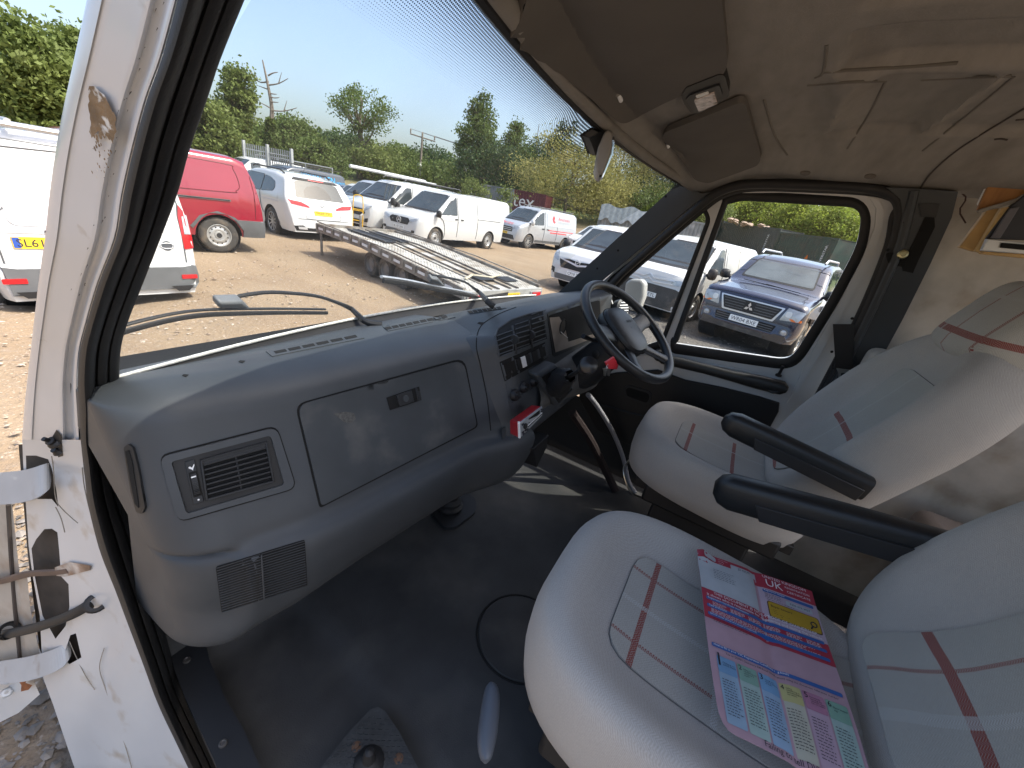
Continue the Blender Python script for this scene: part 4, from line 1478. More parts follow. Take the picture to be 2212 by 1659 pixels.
# lower trim panel, pocket, armrest, pull
tp_ = [(1262, 800), (1300, 812), (1330, 806), (1420, 800), (1480, 822), (1560, 838), (1640, 858), (1684, 872), (1682, 890), (1660, 930), (1640, 985), (1560, 1000), (1400, 980), (1290, 930), (1250, 860)]
door_sheet('trim_panel', tp_, M['black'], ddoor, 0.004, 0.014, bevel=0.004)
door_sheet('ashtray_frame', rounded([(1348, 838), (1356, 831), (1404, 846), (1408, 858), (1404, 872), (1396, 876), (1350, 858)], 5), M['dash_dark'], ddoor, 0.010, 0.006, bevel=0.002)
door_sheet('ashtray', rounded([(1352, 841), (1358, 837), (1400, 850), (1403, 858), (1399, 868), (1394, 870), (1354, 855)], 4), M['gap'], ddoor, 0.011, 0.002)
mb = cmb()
mb.tube([on_door(u, v, 0.008) for u, v in ((1290, 872), (1360, 892), (1450, 912), (1560, 938), (1660, 950))], 0.005, 8)
mb.build('panel_ridge', M['dash_dark'], ddoor)
# armrest: long black pull sweeping down to the rear
am = [(1418, 762), (1432, 770), (1470, 778), (1520, 790), (1580, 806), (1640, 820), (1690, 832), (1700, 836)]
rad = [0.012, 0.022, 0.024, 0.022, 0.023, 0.030, 0.030, 0.014]
mb = cmb()
mb.tube([on_door(u, v+6, 0.040) for u, v in am], [(0.018, r) for r in rad], 14)
mb.build('armrest', mat('black_armrest', (0.010, 0.011, 0.012), 0.45, var=0.1), ddoor)
mb = cmb()
mb.tube([on_door(1424, 764, 0.0), on_door(1424, 770, 0.05)], [0.026, 0.024], 14)
mb.tube([on_door(1672, 835, 0.0), on_door(1672, 835, 0.05)], [0.03, 0.026], 14)
mb.build('armrest_mount', M['black'], ddoor)
mb = cmb()
c = on_door(1681, 812, -0.002)
mb.lathe([(0.012, 0.0), (0.012, 0.006), (0.006, 0.010), (0.0055, 0.034), (0.0075, 0.037), (0.0075, 0.046), (0.0001, 0.048)], c, Vector((-0.12, 0, 1)), 14)
mb.build('lock_button', M['black'], ddoor)
# door glass run strip and pressed swage lines on the belt
for pl, r_ in (([(1440, 776), (1520, 786), (1600, 800), (1690, 822)], 0.004), ([(1345, 782), (1375, 768), (1425, 764)], 0.003), ([(1700, 870), (1740, 800), (1800, 690), (1870, 560), (1898, 490)], 0.0025)):
    mb = cmb()
    mb.tube([on_door(p.x, p.y, -0.011) for p in spline([Vector(p) for p in pl], 5)], r_, 8)
    mb.build('pressed_line', M['door_white'], ddoor)
# mirror outside the quarter window
mir = thing('door_mirror', 'white backed door mirror outside the quarter window', 'mirror', at(1385, 640, 0, 2.02), cab=True)
mb = cmb()
q = [at(u, v, 0, 2.05) for u, v in ((1345, 655), (1350, 610), (1362, 602), (1385, 603), (1392, 612), (1390, 640), (1380, 668), (1362, 672))]
mb.prism(q, Vector((0.05, -0.01, 0)))
mb.build('shell', mat('mirror_grey', (.30, .31, .31), .4, var=.1), mir, bevel=0.015, seg=3)

# ============================================================ seats
def fabric(name, col, stripes, herring=True):
    """woven cloth; stripes = [(axis, centre, half width, colour, broken)] in metres"""
    m = bpy.data.materials.new(name)
    m.use_nodes = True
    nt = m.node_tree
    b = nt.nodes['Principled BSDF']
    b.inputs['Roughness'].default_value = 0.95
    b.inputs['Specular IOR Level'].default_value = 0.15
    b.inputs['Sheen Weight'].default_value = 0.15
    tc = nd(nt, 'ShaderNodeTexCoord')
    sp = nd(nt, 'ShaderNodeSeparateXYZ')
    nt.links.new(tc.outputs['Object'], sp.inputs[0])
    def mth(op, a, b2=None):
        n = nd(nt, 'ShaderNodeMath', operation=op)
        for i, x in enumerate((a, b2)):
            if x is None:
                continue
            if isinstance(x, (int, float)):
                n.inputs[i].default_value = x
            else:
                nt.links.new(x, n.inputs[i])
        return n.outputs[0]
    ax = {'x': sp.outputs[0], 'y': sp.outputs[1], 'z': sp.outputs[2]}
    yz = mth('SUBTRACT', ax['y'], ax['z'])
    # herringbone: zigzag
    z1 = mth('ABSOLUTE', mth('SUBTRACT', mth('FRACT', mth('MULTIPLY', ax['x'], 90.0)), 0.5))
    ph = mth('SINE', mth('MULTIPLY', mth('ADD', yz, mth('MULTIPLY', z1, 0.011)), 1500.0))
    n1 = nd(nt, 'ShaderNodeTexNoise')
    n1.inputs['Scale'].default_value = 7
    n1.inputs['Detail'].default_value = 5
    nt.links.new(tc.outputs['Object'], n1.inputs['Vector'])
    n2 = nd(nt, 'ShaderNodeTexNoise')
    n2.inputs['Scale'].default_value = 420
    nt.links.new(tc.outputs['Object'], n2.inputs['Vector'])
    v = mth('ADD', mth('ADD', 0.86, mth('MULTIPLY', n1.outputs[0], 0.22)), mth('ADD', mth('MULTIPLY', ph, 0.075), mth('MULTIPLY', mth('SUBTRACT', n2.outputs[0], 0.5), 0.30)))
    vm = nd(nt, 'ShaderNodeVectorMath', operation='SCALE')
    vm.inputs[0].default_value = col
    nt.links.new(v, vm.inputs['Scale'])
    cur = vm.outputs[0]
    for a, c, w, sc, broken in stripes:
        k = mth('LESS_THAN', mth('ABSOLUTE', mth('SUBTRACT', ax[a], c)), w)
        if broken:
            k = mth('MULTIPLY', k, mth('GREATER_THAN', ph, -0.1))
        else:
            k = mth('MULTIPLY', k, mth('GREATER_THAN', ph, -0.85))
        mx = nd(nt, 'ShaderNodeMix', data_type='RGBA')
        nt.links.new(k, mx.inputs[0])
        nt.links.new(cur, mx.inputs[6])
        vs_ = nd(nt, 'ShaderNodeVectorMath', operation='SCALE')
        vs_.inputs[0].default_value = sc
        nt.links.new(v, vs_.inputs['Scale'])
        nt.links.new(vs_.outputs[0], mx.inputs[7])
        cur = mx.outputs[2]
    nt.links.new(cur, b.inputs['Base Color'])
    bp = nd(nt, 'ShaderNodeBump')
    bp.inputs['Strength'].default_value = 0.35
    bp.inputs['Distance'].default_value = 0.002
    nt.links.new(v, bp.inputs['Height'])
    nt.links.new(bp.outputs[0], b.inputs['Normal'])
    return m
CL = (0.39, 0.365, 0.335)
RED = (0.22, 0.055, 0.045)
WHT = (0.42, 0.41, 0.39)
def padmesh(Mx, w, l, h, ex, bol, ins, wprof=None, crown=0.0, nseg=64):
    """cushion: local x across, y lengthways (0..l), z out; returns (outer MB, insert MB)"""
    def outline(s, k, expo):
        an = 2*math.pi*k/nseg
        c_, s_ = math.cos(an), math.sin(an)
        x = math.copysign(abs(c_)**(2/expo), c_)
        y = math.copysign(abs(s_)**(2/expo), s_)
        yy = (y*s+1)/2
        ww = w*(wprof(yy) if wprof else 1.0)
        return x*s*ww/2, l/2+y*s*l/2
    def P(s, k, z, expo=ex):
        x, y = outline(s, k, expo)
        zc = crown*(1-(2*y/l-1)**2)
        return Mx @ Vector((x, y, z+zc))
    A = cmb()
    rows = []
    for s, z in ((0.90, -h*1.0), (0.97, -h*0.92), (1.0, -h*0.60), (1.01, -h*0.25), (0.995, 0.2*bol), (0.965, 0.75*bol), (0.91, 1.0*bol), (0.84, 1.0*bol), (0.76, 0.72*bol), (0.68, 0.30*bol), (0.60, 0.02*bol), (0.5, -0.25*bol), (0.3, -0.4*bol), (0.01, -0.4*bol)):
        rows.append([P(s, k, z) for k in range(nseg)])
    A.grid(rows, closed=True, cap=True)
    B = cmb()
    iw, y0, y1 = ins
    n1, n2 = 22, 26
    pts = []
    bvh = bvh_of(A)
    zdir = (Mx.to_3x3() @ Vector((0, 0, 1))).normalized()
    poly = rounded([(-iw/2, y0), (iw/2, y0), (iw/2, y1), (-iw/2, y1)], 0.05)
    def f(x, y, d=0.004):
        o = Mx @ Vector((x, y, 0.3))
        hh = bvh.ray_cast(o, -zdir)
        if hh[0] is None:
            return None
        return hh[0]+zdir*d
    sheet(B, poly, 0.022, lambda x, y: f(x, y, 0.004+0.004*min(1, 8*min(iw/2-abs(x), y-y0, y1-y)/max(iw, .01)+0.2)), 0.006, (), lambda x, y: zdir)
    seam = [f(p.x, p.y, 0.001) for p in dens([Vector(p) for p in poly], 0.02)]
    seam = [s for s in seam if s is not None]
    return A, B, seam+[seam[0]], bvh, f
def make_seat(name, label, cx, y0, zc, cstr, bstr, boff, bw, bl):
    t = thing(name, label, 'seat', (cx, y0-0.25, -1.25), cab=True)
    mo = fabric(name+'_cloth', CL, [])
    mi = fabric(name+'_insert', (0.36, 0.345, 0.31), cstr)
    mbk = fabric(name+'_back_insert', (0.36, 0.345, 0.31), bstr)
    msm = mat(name+'_seam', (0.12, 0.115, 0.11), 0.9, var=0.1)
    Mc = Matrix.Translation((cx, y0, zc)) @ Matrix.Rotation(math.radians(180), 4, 'Z') @ Matrix.Rotation(math.radians(-4), 4, 'X')
    A, B, sm, bc, fc = padmesh(Mc, 0.50, 0.60, 0.145, 3.1, 0.036, (0.25, 0.135, 0.57), lambda y: 1.0)
    A.build('cushion', mo, t, ang=80)
    B.build('cushion_insert', mi, t, ang=50)
    s = cmb()
    s.tube(sm, 0.0016, 6)
    s.build('seam', msm, t)
    # backrest: leaning back
    rec = math.radians(64)
    Mb = Matrix.Translation((cx, y0-0.40, zc-0.06)) @ Matrix.Rotation(math.radians(180), 4, 'Z') @ Matrix.Rotation(rec, 4, 'X')
    Mb = Matrix.Translation((cx+(bw-.51)*.4, y0-boff, zc-0.05)) @ Matrix(((1, 0, 0, 0), (0, -math.cos(rec), math.sin(rec), 0), (0, math.sin(rec), math.cos(rec), 0), (0, 0, 0, 1)))
    def wp_(y):
        return 1.02-0.22*max(0.0, (y-0.55)/0.45)**1.5
    A2, B2, sm2, bb_, fb = padmesh(Mb, bw, bl, 0.12, 3.0, 0.045, (0.26, 0.06, 0.50), wp_, 0.02)
    A2.build('backrest', mo, t, ang=80)
    B2.build('backrest_insert', mbk, t, ang=50)
    s = cmb()
    s.tube(sm2, 0.0016, 6)
    s.build('seam', msm, t)
    # pedestal, runners
    s = cmb()
    s.box((cx-0.22, y0-0.52, zc-0.21), (cx+0.22, y0-0.10, zc-0.14))
    s.box((cx-0.19, y0-0.46, -1.25), (cx+0.19, y0-0.14, zc-0.20))
    s.build('pedestal', M['black'], t, bevel=0.01)
    for dx in (-0.17, 0.17):
        s = cmb()
        s.box((cx+dx-0.012, y0-0.56, zc-0.19), (cx+dx+0.012, y0-0.06, zc-0.155))
        s.build('seat_rail', M['black'], t, bevel=0.003)
    return t, Mb, fb, mo, bb_
PX, PY, PZ = 0.615, 0.125, -0.625
DX, DY, DZ = 1.47, 0.145, -0.645
zz = H
pseat, PMb, Pfb, cloth_p, _ = make_seat('passenger_seat', 'pale grey cloth passenger seat nearest the camera with a paper form on it', PX, PY, PZ,
    [('y', -0.055, 0.0055, RED, False), ('x', PX+0.078, 0.0035, RED, True), ('x', PX-0.078, 0.0035, RED, True), ('x', PX, 0.005, WHT, True), ('y', -0.19, 0.005, WHT, True)],
    [('z', zz-0.53, 0.0055, RED, False), ('x', PX+0.095, 0.0035, RED, True), ('x', PX+0.015, 0.010, WHT, True), ('z', zz-0.40, 0.004, WHT, True)], 0.545, 0.60, 0.66)
dseat, DMb, Dfb, cloth_d, _ = make_seat('driver_seat', 'pale grey cloth driver\'s seat with checked headrest beside the far door', DX, DY, DZ,
    [('y', -0.03, 0.006, RED, False), ('y', -0.185, 0.006, RED, False), ('x', DX+0.04, 0.004, WHT, True)],
    [('z', zz+DZ+0.20, 0.008, RED, False), ('z', zz+DZ+0.03, 0.006, RED, False), ('x', DX+0.05, 0.004, WHT, True)], 0.455, 0.54, 0.66)
# headrest of the driver's seat
mhr = fabric('headrest_check', (0.40, 0.385, 0.35), [('z', zz-0.10, 0.008, RED, False), ('x', DX+0.02, 0.004, RED, True), ('x', DX-0.11, 0.004, RED, True), ('z', zz+0.00, 0.004, WHT, True), ('x', DX+0.09, 0.006, WHT, True)])
Mh = DMb @ Matrix.Translation((0, 0.58, 0.02))
mb = cmb()
rows = []
for s_, z_ in ((0.01, -0.10), (0.8, -0.10), (0.97, -0.08), (1.0, -0.02), (0.98, 0.02), (0.90, 0.042), (0.7, 0.05), (0.4, 0.054), (0.01, 0.056)):
    rows.append([Mh @ Vector((math.copysign(abs(math.cos(2*math.pi*k/40))**0.5, math.cos(2*math.pi*k/40))*0.155*s_, 0.11+math.copysign(abs(math.sin(2*math.pi*k/40))**0.5, math.sin(2*math.pi*k/40))*0.115*s_, z_)) for k in range(40)])
mb.grid(rows, closed=True)
mb.build('headrest', mhr, dseat, ang=70)
# armrests
def armrest(parent, tipu, tipv, basu, basv, x, hh, ww, name='armrest'):
    a, b = at(tipu, tipv, 0, x), at(basu, basv, 0, x)
    d = (b-a)
    L = d.length
    d.normalize()
    up = Vector((1, 0, 0)).cross(d)
    if up.z < 0:
        up = -up
    side = Vector((1, 0, 0))
    rows = []
    for t_, k_ in ((0.0, 0.35), (0.012, 0.78), (0.035, 1.0), (0.3*L, 1.0), (0.6*L, 0.98), (L, 0.9)):
        r = []
        for j in range(20):
            an = 2*math.pi*j/20
            r.append(a+d*t_+side*(math.copysign(abs(math.cos(an))**0.6, math.cos(an))*ww/2*k_)+up*(math.copysign(abs(math.sin(an))**0.6, math.sin(an))*hh/2*k_))
        rows.append(r)
    mb = cmb()
    mb.grid(rows, closed=True, cap=True)
    o = mb.build(name, mat('armrest_vinyl', (0.012, 0.0135, 0.015), 0.42, var=0.15, vs=30, bump=0.1, bs=300), parent)
    # side panel, set slightly in
    mb = cmb()
    q = [a+d*(0.085)+up*(hh*0.02), a+d*(L*0.97)+up*(hh*0.05), a+d*(L*0.97)-up*(hh*0.46), a+d*(0.10)-up*(hh*0.44)]
    q = [p-side*(ww/2-0.002) for p in q]
    mb.prism(q, -side*0.005)
    mb.build('armrest_side', mat('armrest_side_plastic', (0.016, 0.017, 0.019), 0.5, var=0.1), o, bevel=0.002)
    return a, b, d, up
armrest(pseat, 1542, 1052, 2060, 1195, 0.95, 0.085, 0.06)
armrest(dseat, 1562, 905, 1872, 1055, 1.19, 0.070, 0.055)
# tilt lever on the near side of the passenger seat
mb = cmb()
lc = [(1058, 1478), (1062, 1500), (1056, 1560), (1050, 1610), (1050, 1645)]
a = [at(u, v, 2, -0.80) for u, v in lc]
mb.tube(spline(a, 4), [(0.004+0.013*math.sin(math.pi*k/16)**0.6, 0.008+0.010*math.sin(math.pi*k/16)) for k in range(17)], 14)
mb.build('tilt_lever', mat('blue_grey_lever', (0.075, 0.088, 0.11), 0.45, var=0.08, bump=0.05, bs=400), pseat)
# wire under the driver's seat
mb = cmb()
mb.tube(spline([at(u, v, 2, z) for u, v, z in ((1368, 985, -0.80), (1348, 1010, -0.82), (1352, 1040, -0.86), (1366, 1066, -0.9), (1400, 1078, -0.92))], 4), 0.0035, 8)
mb.build('adjuster_bar', M['steel'], dseat)
# ============================================================ paper form on the passenger seat
paper = thing('paper_form', 'pink, red and white registration certificate lying on the passenger seat', 'document', (0.62, -0.15, -0.6), cab=True)
pc = {'tl': (1497, 1204), 'tr': (1746, 1288), 'br': (1890, 1690), 'bl': (1545, 1595)}
zp = PZ+0.012
c00, c10, c11, c01 = at(1497, 1204, 2, zp), at(1746, 1288, 2, zp+0.01), at(1890, 1755, 2, zp+0.01), at(1545, 1590, 2, zp)
def pf(a, b, h=0.0):
    p = (c00*(1-a)+c10*a)*(1-b)+(c01*(1-a)+c11*a)*b
    z = -0.0035*math.exp(-((a-0.52)/0.04)**2) + 0.004*math.sin(3.1*a+0.5) + 0.0025*math.sin(7*b+a*3) + 0.003*abs(a-0.52)*4
    z += 0.012*math.exp(-(((a-0.05)/0.06)**2+((b-0.02)/0.05)**2))
    return p+Vector((0, 0, z+0.010+h))
def psheet(name, a0, b0, a1, b1, m, h, n=14, r=0.0, parent=None):
    mb = cmb()
    poly = rounded([(a0, b0), (a1, b0), (a1, b1), (a0, b1)], r) if r else [(a0, b0), (a1, b0), (a1, b1), (a0, b1)]
    sheet(mb, poly, 0.045, lambda a, b: pf(a, b, h))
    return mb.build(name, m, parent or paper, ang=60)
def pcol(n, c):
    return mat(n, tuple(min(x, x*k) for x, k in zip(c, (1, 1, 1))), 0.6, var=0.04, vs=40, col2=tuple(x*0.86 for x in c), c2s=14, c2t=(0.5, 0.75))
m_pink, m_red, m_wht, m_blu = pcol('form_pink', (0.42, 0.27, 0.31)), pcol('form_red', (0.36, 0.03, 0.055)), pcol('form_white', (0.42, 0.45, 0.47)), pcol('form_blue', (0.035, 0.11, 0.32))
m_yel, m_pal = pcol('form_yellow', (0.42, 0.26, 0.02)), pcol('form_pale_pink', (0.44, 0.34, 0.40))
mb = cmb()
sheet(mb, rounded([(0, 0), (1, 0), (1, 1), (0, 1)], [0, 0.01, 0.02, 0.10]), 0.04, lambda a, b: pf(a, b, 0.0), 0.0006, (), lambda a, b: Vector((0, 0, 1)))
sh = mb.build('sheet', m_pink, paper, ang=60)
h1_, h2_, h3_ = 0.0006, 0.0011, 0.0016
psheet('header_band', 0.0, 0.0, 1.0, 0.105, m_red, h1_)
psheet('address_panel', 0.0, 0.058, 0.50, 0.285, m_wht, h2_)
psheet('right_panel', 0.52, 0.105, 1.0, 0.33, m_pal, h1_)
psheet('red_band', 0.0, 0.285, 1.0, 0.47, m_red, h1_*0.7)
psheet('right_panel', 0.56, 0.105, 1.0, 0.345, m_pal, h1_)
psheet('number_box', 0.30, 0.022, 0.52, 0.062, m_wht, h2_, r=0.01)
psheet('logo_oval', 0.05, 0.01, 0.17, 0.05, m_wht, h2_, r=0.02)
for (a0, a1, b) in ((0.56, 0.97, 0.125), (0.03, 0.97, 0.345), (0.03, 0.97, 0.392), (0.03, 0.97, 0.442), (0.03, 0.97, 0.615)):
    psheet('blue_bar', a0, b-0.010, a1, b+0.010, m_blu, h2_, r=0.009)
psheet('yellow_box_edge', 0.575, 0.192, 0.985, 0.298, pcol('form_brown', (0.10, 0.05, 0.03)), h2_, r=0.02)
psheet('yellow_box', 0.582, 0.197, 0.978, 0.293, m_yel, h3_, r=0.018)
psheet('code_box', 0.74, 0.148, 0.95, 0.178, m_wht, h2_, r=0.012)
cols = [('form_sky', (.27, .38, .48), (.16, .30, .46)), ('form_mint', (.33, .44, .40), (.20, .34, .27)), ('form_azure', (.27, .39, .52), (.16, .32, .50)), ('form_cream', (.44, .42, .33), (.44, .40, .17)), ('form_rose', (.44, .31, .37), (.38, .17, .25)), ('form_green', (.32, .43, .39), (.19, .34, .26))]
for k, (n_, c1, c2) in enumerate(cols):
    a0 = 0.055+k*0.155
    psheet('column_panel', a0, 0.665, a0+0.142, 0.965, pcol(n_, c1), h1_, r=0.01)
    psheet('column_head', a0, 0.665, a0+0.142, 0.745, pcol(n_+'_head', c2), h2_, r=0.01)
m_ink = M['ink']
m_wink = mat('white_print', (0.75, 0.70, 0.72), 0.6, var=0.02)
def ptext(txt, a, b, w, m, h=h3_+0.0004, hgt=None, name='print'):
    mb = cmb()
    asp = (c00-c01).length/(c00-c10).length
    put_text(mb, txt, lambda x, y: pf(a+x, b-y/asp, h), w=w, h=hgt, ax='LEFT')
    return mb.build(name, m, paper, smooth=False)
ptext('UNITED KINGDOM', 0.58, 0.020, 0.36, m_wink)
ptext('UK', 0.60, 0.062, 0.14, m_wink)
ptext('REGISTRATION', 0.76, 0.050, 0.20, m_wink)
ptext('CERTIFICATE', 0.77, 0.080, 0.19, m_wink)
ptext('J2 GUT', 0.36, 0.044, 0.11, m_ink)
ptext('Driver & Vehicle', 0.19, 0.018, 0.085, m_wink)
ptext('Licensing', 0.19, 0.034, 0.05, m_wink)
ptext('Agency', 0.19, 0.050, 0.04, m_wink)
ptext('THIS DOCUMENT IS NOT PROOF OF OWNERSHIP.', 0.10, 0.302, 0.84, m_wink)
ptext('It shows who is responsible for registering and taxing the vehicle.', 0.04, 0.326, 0.93, m_wink)
ptext('Registration Certificate translations', 0.045, 0.345, 0.34, m_wink)
ptext('Data protection', 0.045, 0.392, 0.15, m_wink)
ptext('Special notes (these are issued if required)', 0.045, 0.442, 0.38, m_wink)
ptext('How to fill in your V5C Registration Certificate (log book)', 0.045, 0.615, 0.56, m_wink)
ptext('Tax or SORN (Statutory Off Road Notification) using the document reference number', 0.13, 0.643, 0.80, m_ink)
ptext('Buyer beware', 0.60, 0.225, 0.17, m_ink)
ptext('Registered keeper', 0.57, 0.125, 0.17, m_wink)
ptext('5306 676 3027', 0.77, 0.163, 0.16, m_ink)
ptext('Failing to tell DVLA', 0.30, 0.982, 0.40, m_ink)
for k in range(6):
    ptext(str(k+1), 0.062+k*0.155, 0.683, 0.022 if k else 0.014, m_ink)
    heads = ['Changing my\nvehicle details', 'Selling or\ntransferring my\nvehicle to a\ntrader', 'Change my\nname or address\nor both', 'Selling,\ntransferring or\npart-exchanging\nmy vehicle', 'Permanently\nexporting this\nvehicle for more\nthan 12 months', 'New keeper\nslip']
    ptext(heads[k], 0.094+k*0.155, 0.700, 0.095, m_ink)
# fine print lines as thin strokes grouped per block
random.seed(11)
def lines(a0, b0, a1, n, db, m, hh=0.0026, name='fine_print'):
    mb = cmb()
    for i in range(n):
        b = b0+i*db
        a = a0
        e = a1-random.uniform(0, 0.25)*(a1-a0)
        while a < e:
            w = random.uniform(0.008, 0.03)
            w = min(w, e-a)
            mb.add([pf(a, b, h3_), pf(a+w, b, h3_), pf(a+w, b+hh, h3_), pf(a, b+hh, h3_)], [(0, 1, 2, 3)])
            a += w+0.007
    return mb.build(name, m, paper, smooth=False)
lines(0.13, 0.115, 0.33, 6, 0.013, m_ink)
for k in range(6):
    lines(0.08+k*0.15, 0.362, 0.20+k*0.15, 5, 0.0052, m_wink, 0.0018)
    lines(0.07+k*0.155, 0.775, 0.185+k*0.155, 13, 0.0125, m_ink, 0.003)
lines(0.06, 0.408, 0.93, 5, 0.0055, m_wink, 0.0018)
lines(0.07, 0.460, 0.42, 3, 0.009, m_ink, 0.0022)
lines(0.57, 0.143, 0.72, 4, 0.009, m_ink, 0.0022)
lines(0.58, 0.182, 0.80, 1, 0.009, m_ink, 0.0022)
lines(0.60, 0.245, 0.88, 4, 0.010, m_ink, 0.0022)
mb = cmb()
cc = [(0.93+0.022*math.cos(k*math.pi/10), 0.248+0.015*math.sin(k*math.pi/10)) for k in range(21)]
mb.tube([pf(a, b, h3_+0.0005) for a, b in cc], 0.0009, 6)
mb.tube([pf(0.917, 0.262, h3_+0.0005), pf(0.900, 0.280, h3_+0.0005)], 0.0012, 6)
mb.build('magnifier_symbol', m_ink, paper)

# ============================================================ things overhead
cP, cN = onpix(bv_ceil, 0.0)
def on_ceil(name, poly, m, parent, h, thick, r=0, step=14, bevel=0.0, holes=()):
    mb = cmb()
    P = rounded(poly, r) if r else poly
    def f(u, v):
        p = cP(u, v)
        return None if p is None else p+cN(u, v)*h
    sheet(mb, P, step, f, thick, holes, cN)
    return mb.build(name, m, parent, True, 40, bevel)
v1 = thing('sun_visor', 'large dark sun visor above the passenger side', 'sun visor', (0.7, 0.25, 0.25), cab=True)
on_ceil('visor_pad', [(1100, 60), (1130, -60), (1560, -60), (1575, 118), (1560, 150), (1440, 205), (1338, 262), (1310, 240), (1225, 165)], M['visor'], v1, 0.014, 0.014, r=16, bevel=0.006)
v2 = thing('sun_visor', 'smaller sun visor above the driver with torn lower edge', 'sun visor', (1.45, 0.2, 0.25), cab=True)
on_ceil('visor_pad', [(1432, 285), (1440, 268), (1600, 200), (1614, 204), (1647, 330), (1640, 345), (1530, 386), (1505, 380), (1470, 345)], M['visor'], v2, 0.018, 0.014, r=10, bevel=0.006)
for par, (u, v) in ((v1, (1330, 190)), (v2, (1443, 298))):
    mb = cmb()
    p, n = cP(u, v), cN(u, v)
    mb.lathe([(0.012, 0.0), (0.010, 0.010), (0.006, 0.016), (0.0001, 0.018)], p, n, 14)
    mb.build('pivot', M['black'] if par is v2 else M['lining'], par)
    mb = cmb()
    mb.tube([p+n*0.014, p+n*0.016+Vector((0.02, 0.0, -0.004))], 0.0045, 8)
    mb.build('pin', M['pale'], par)
lamp = thing('interior_lamp', 'dark framed interior lamp with clear lens between the visors', 'lamp', (1.0, 0.19, 0.28), cab=True)
on_ceil('housing', [(1474, 188), (1484, 168), (1556, 138), (1568, 140), (1578, 180), (1574, 192), (1510, 228), (1496, 228), (1480, 205)], M['black'], lamp, 0.016, 0.016, r=6, step=10, bevel=0.004)
on_ceil('frame', [(1484, 192), (1492, 182), (1556, 158), (1564, 182), (1518, 208), (1502, 222)], M['dash_dark'], lamp, 0.019, 0.004, r=4, step=9, bevel=0.002)
M['lens'] = mat('ribbed_lens', (0.50, 0.42, 0.38), 0.12, var=0.5, vs=60, bump=0.6, bs=90, coat=0.6)
on_ceil('lens', [(1502, 190), (1546, 172), (1553, 198), (1512, 217)], M['lens'], lamp, 0.0215, 0.003, r=3, step=8, bevel=0.001)
on_ceil('switch', [(1506, 181), (1532, 171), (1534, 175), (1509, 185)], M['pale'], lamp, 0.0215, 0.003, step=8)
rvm = thing('rear_view_mirror', 'grey rear view mirror on the windscreen seen edge on', 'mirror', (1.0, 0.38, 0.15), cab=True)
mb = cmb()
a = at(1303, 330, 0, 1.06)
q = [at(u, v, 0, 1.0) for u, v in ((1306, 284), (1316, 279), (1325, 285), (1320, 330), (1302, 378), (1290, 372), (1286, 352), (1292, 318))]
mb.prism(q, Vector((0.20, 0.078, 0.0)))
mb.build('mirror_case', mat('mirror_case_grey', (0.22, 0.21, 0.20), 0.5, var=0.1), rvm, bevel=0.008, seg=3)
mb = cmb()
q = [at(u, v, 0, 1.0) for u, v in ((1322, 288), (1325, 290), (1320, 332), (1303, 372), (1300, 372), (1316, 332))]
mb.prism([p+Vector((0.003, -0.004, 0)) for p in q], Vector((0.19, 0.074, 0.0)))
mb.build('mirror_glass', mat('mirror_glass', (0.8, 0.82, 0.82), 0.03, 1.0), rvm)
mb = cmb()
wsf, wsn = onpix(bv_ws, 0.002)
q = [wsf(u, v) for u, v in ((1254, 289), (1276, 275), (1288, 280), (1286, 303), (1282, 332), (1270, 328), (1262, 305))]
qq = [p+Vector((0.01, -0.022, -0.004)) for p in q]
mb.hexa([q[0], q[2], q[4], q[5]], [qq[0], qq[2], qq[4], qq[5]])
mb.add(q+qq, [tuple(range(7)), tuple(range(13, 6, -1))]+[(i, (i+1) % 7, 7+(i+1) % 7, 7+i) for i in range(7)])
mb.tube([qq[3], at(1296, 322, 0, 1.03)], 0.007, 8)
mb.build('mirror_mount', M['dash_dark'], rvm, bevel=0.003)
mb = cmb()
mb.tube([at(1298, 374, 0, 1.02), at(1297, 383, 0, 1.02)], 0.0035, 8)
mb.build('dip_lever', M['black'], rvm)

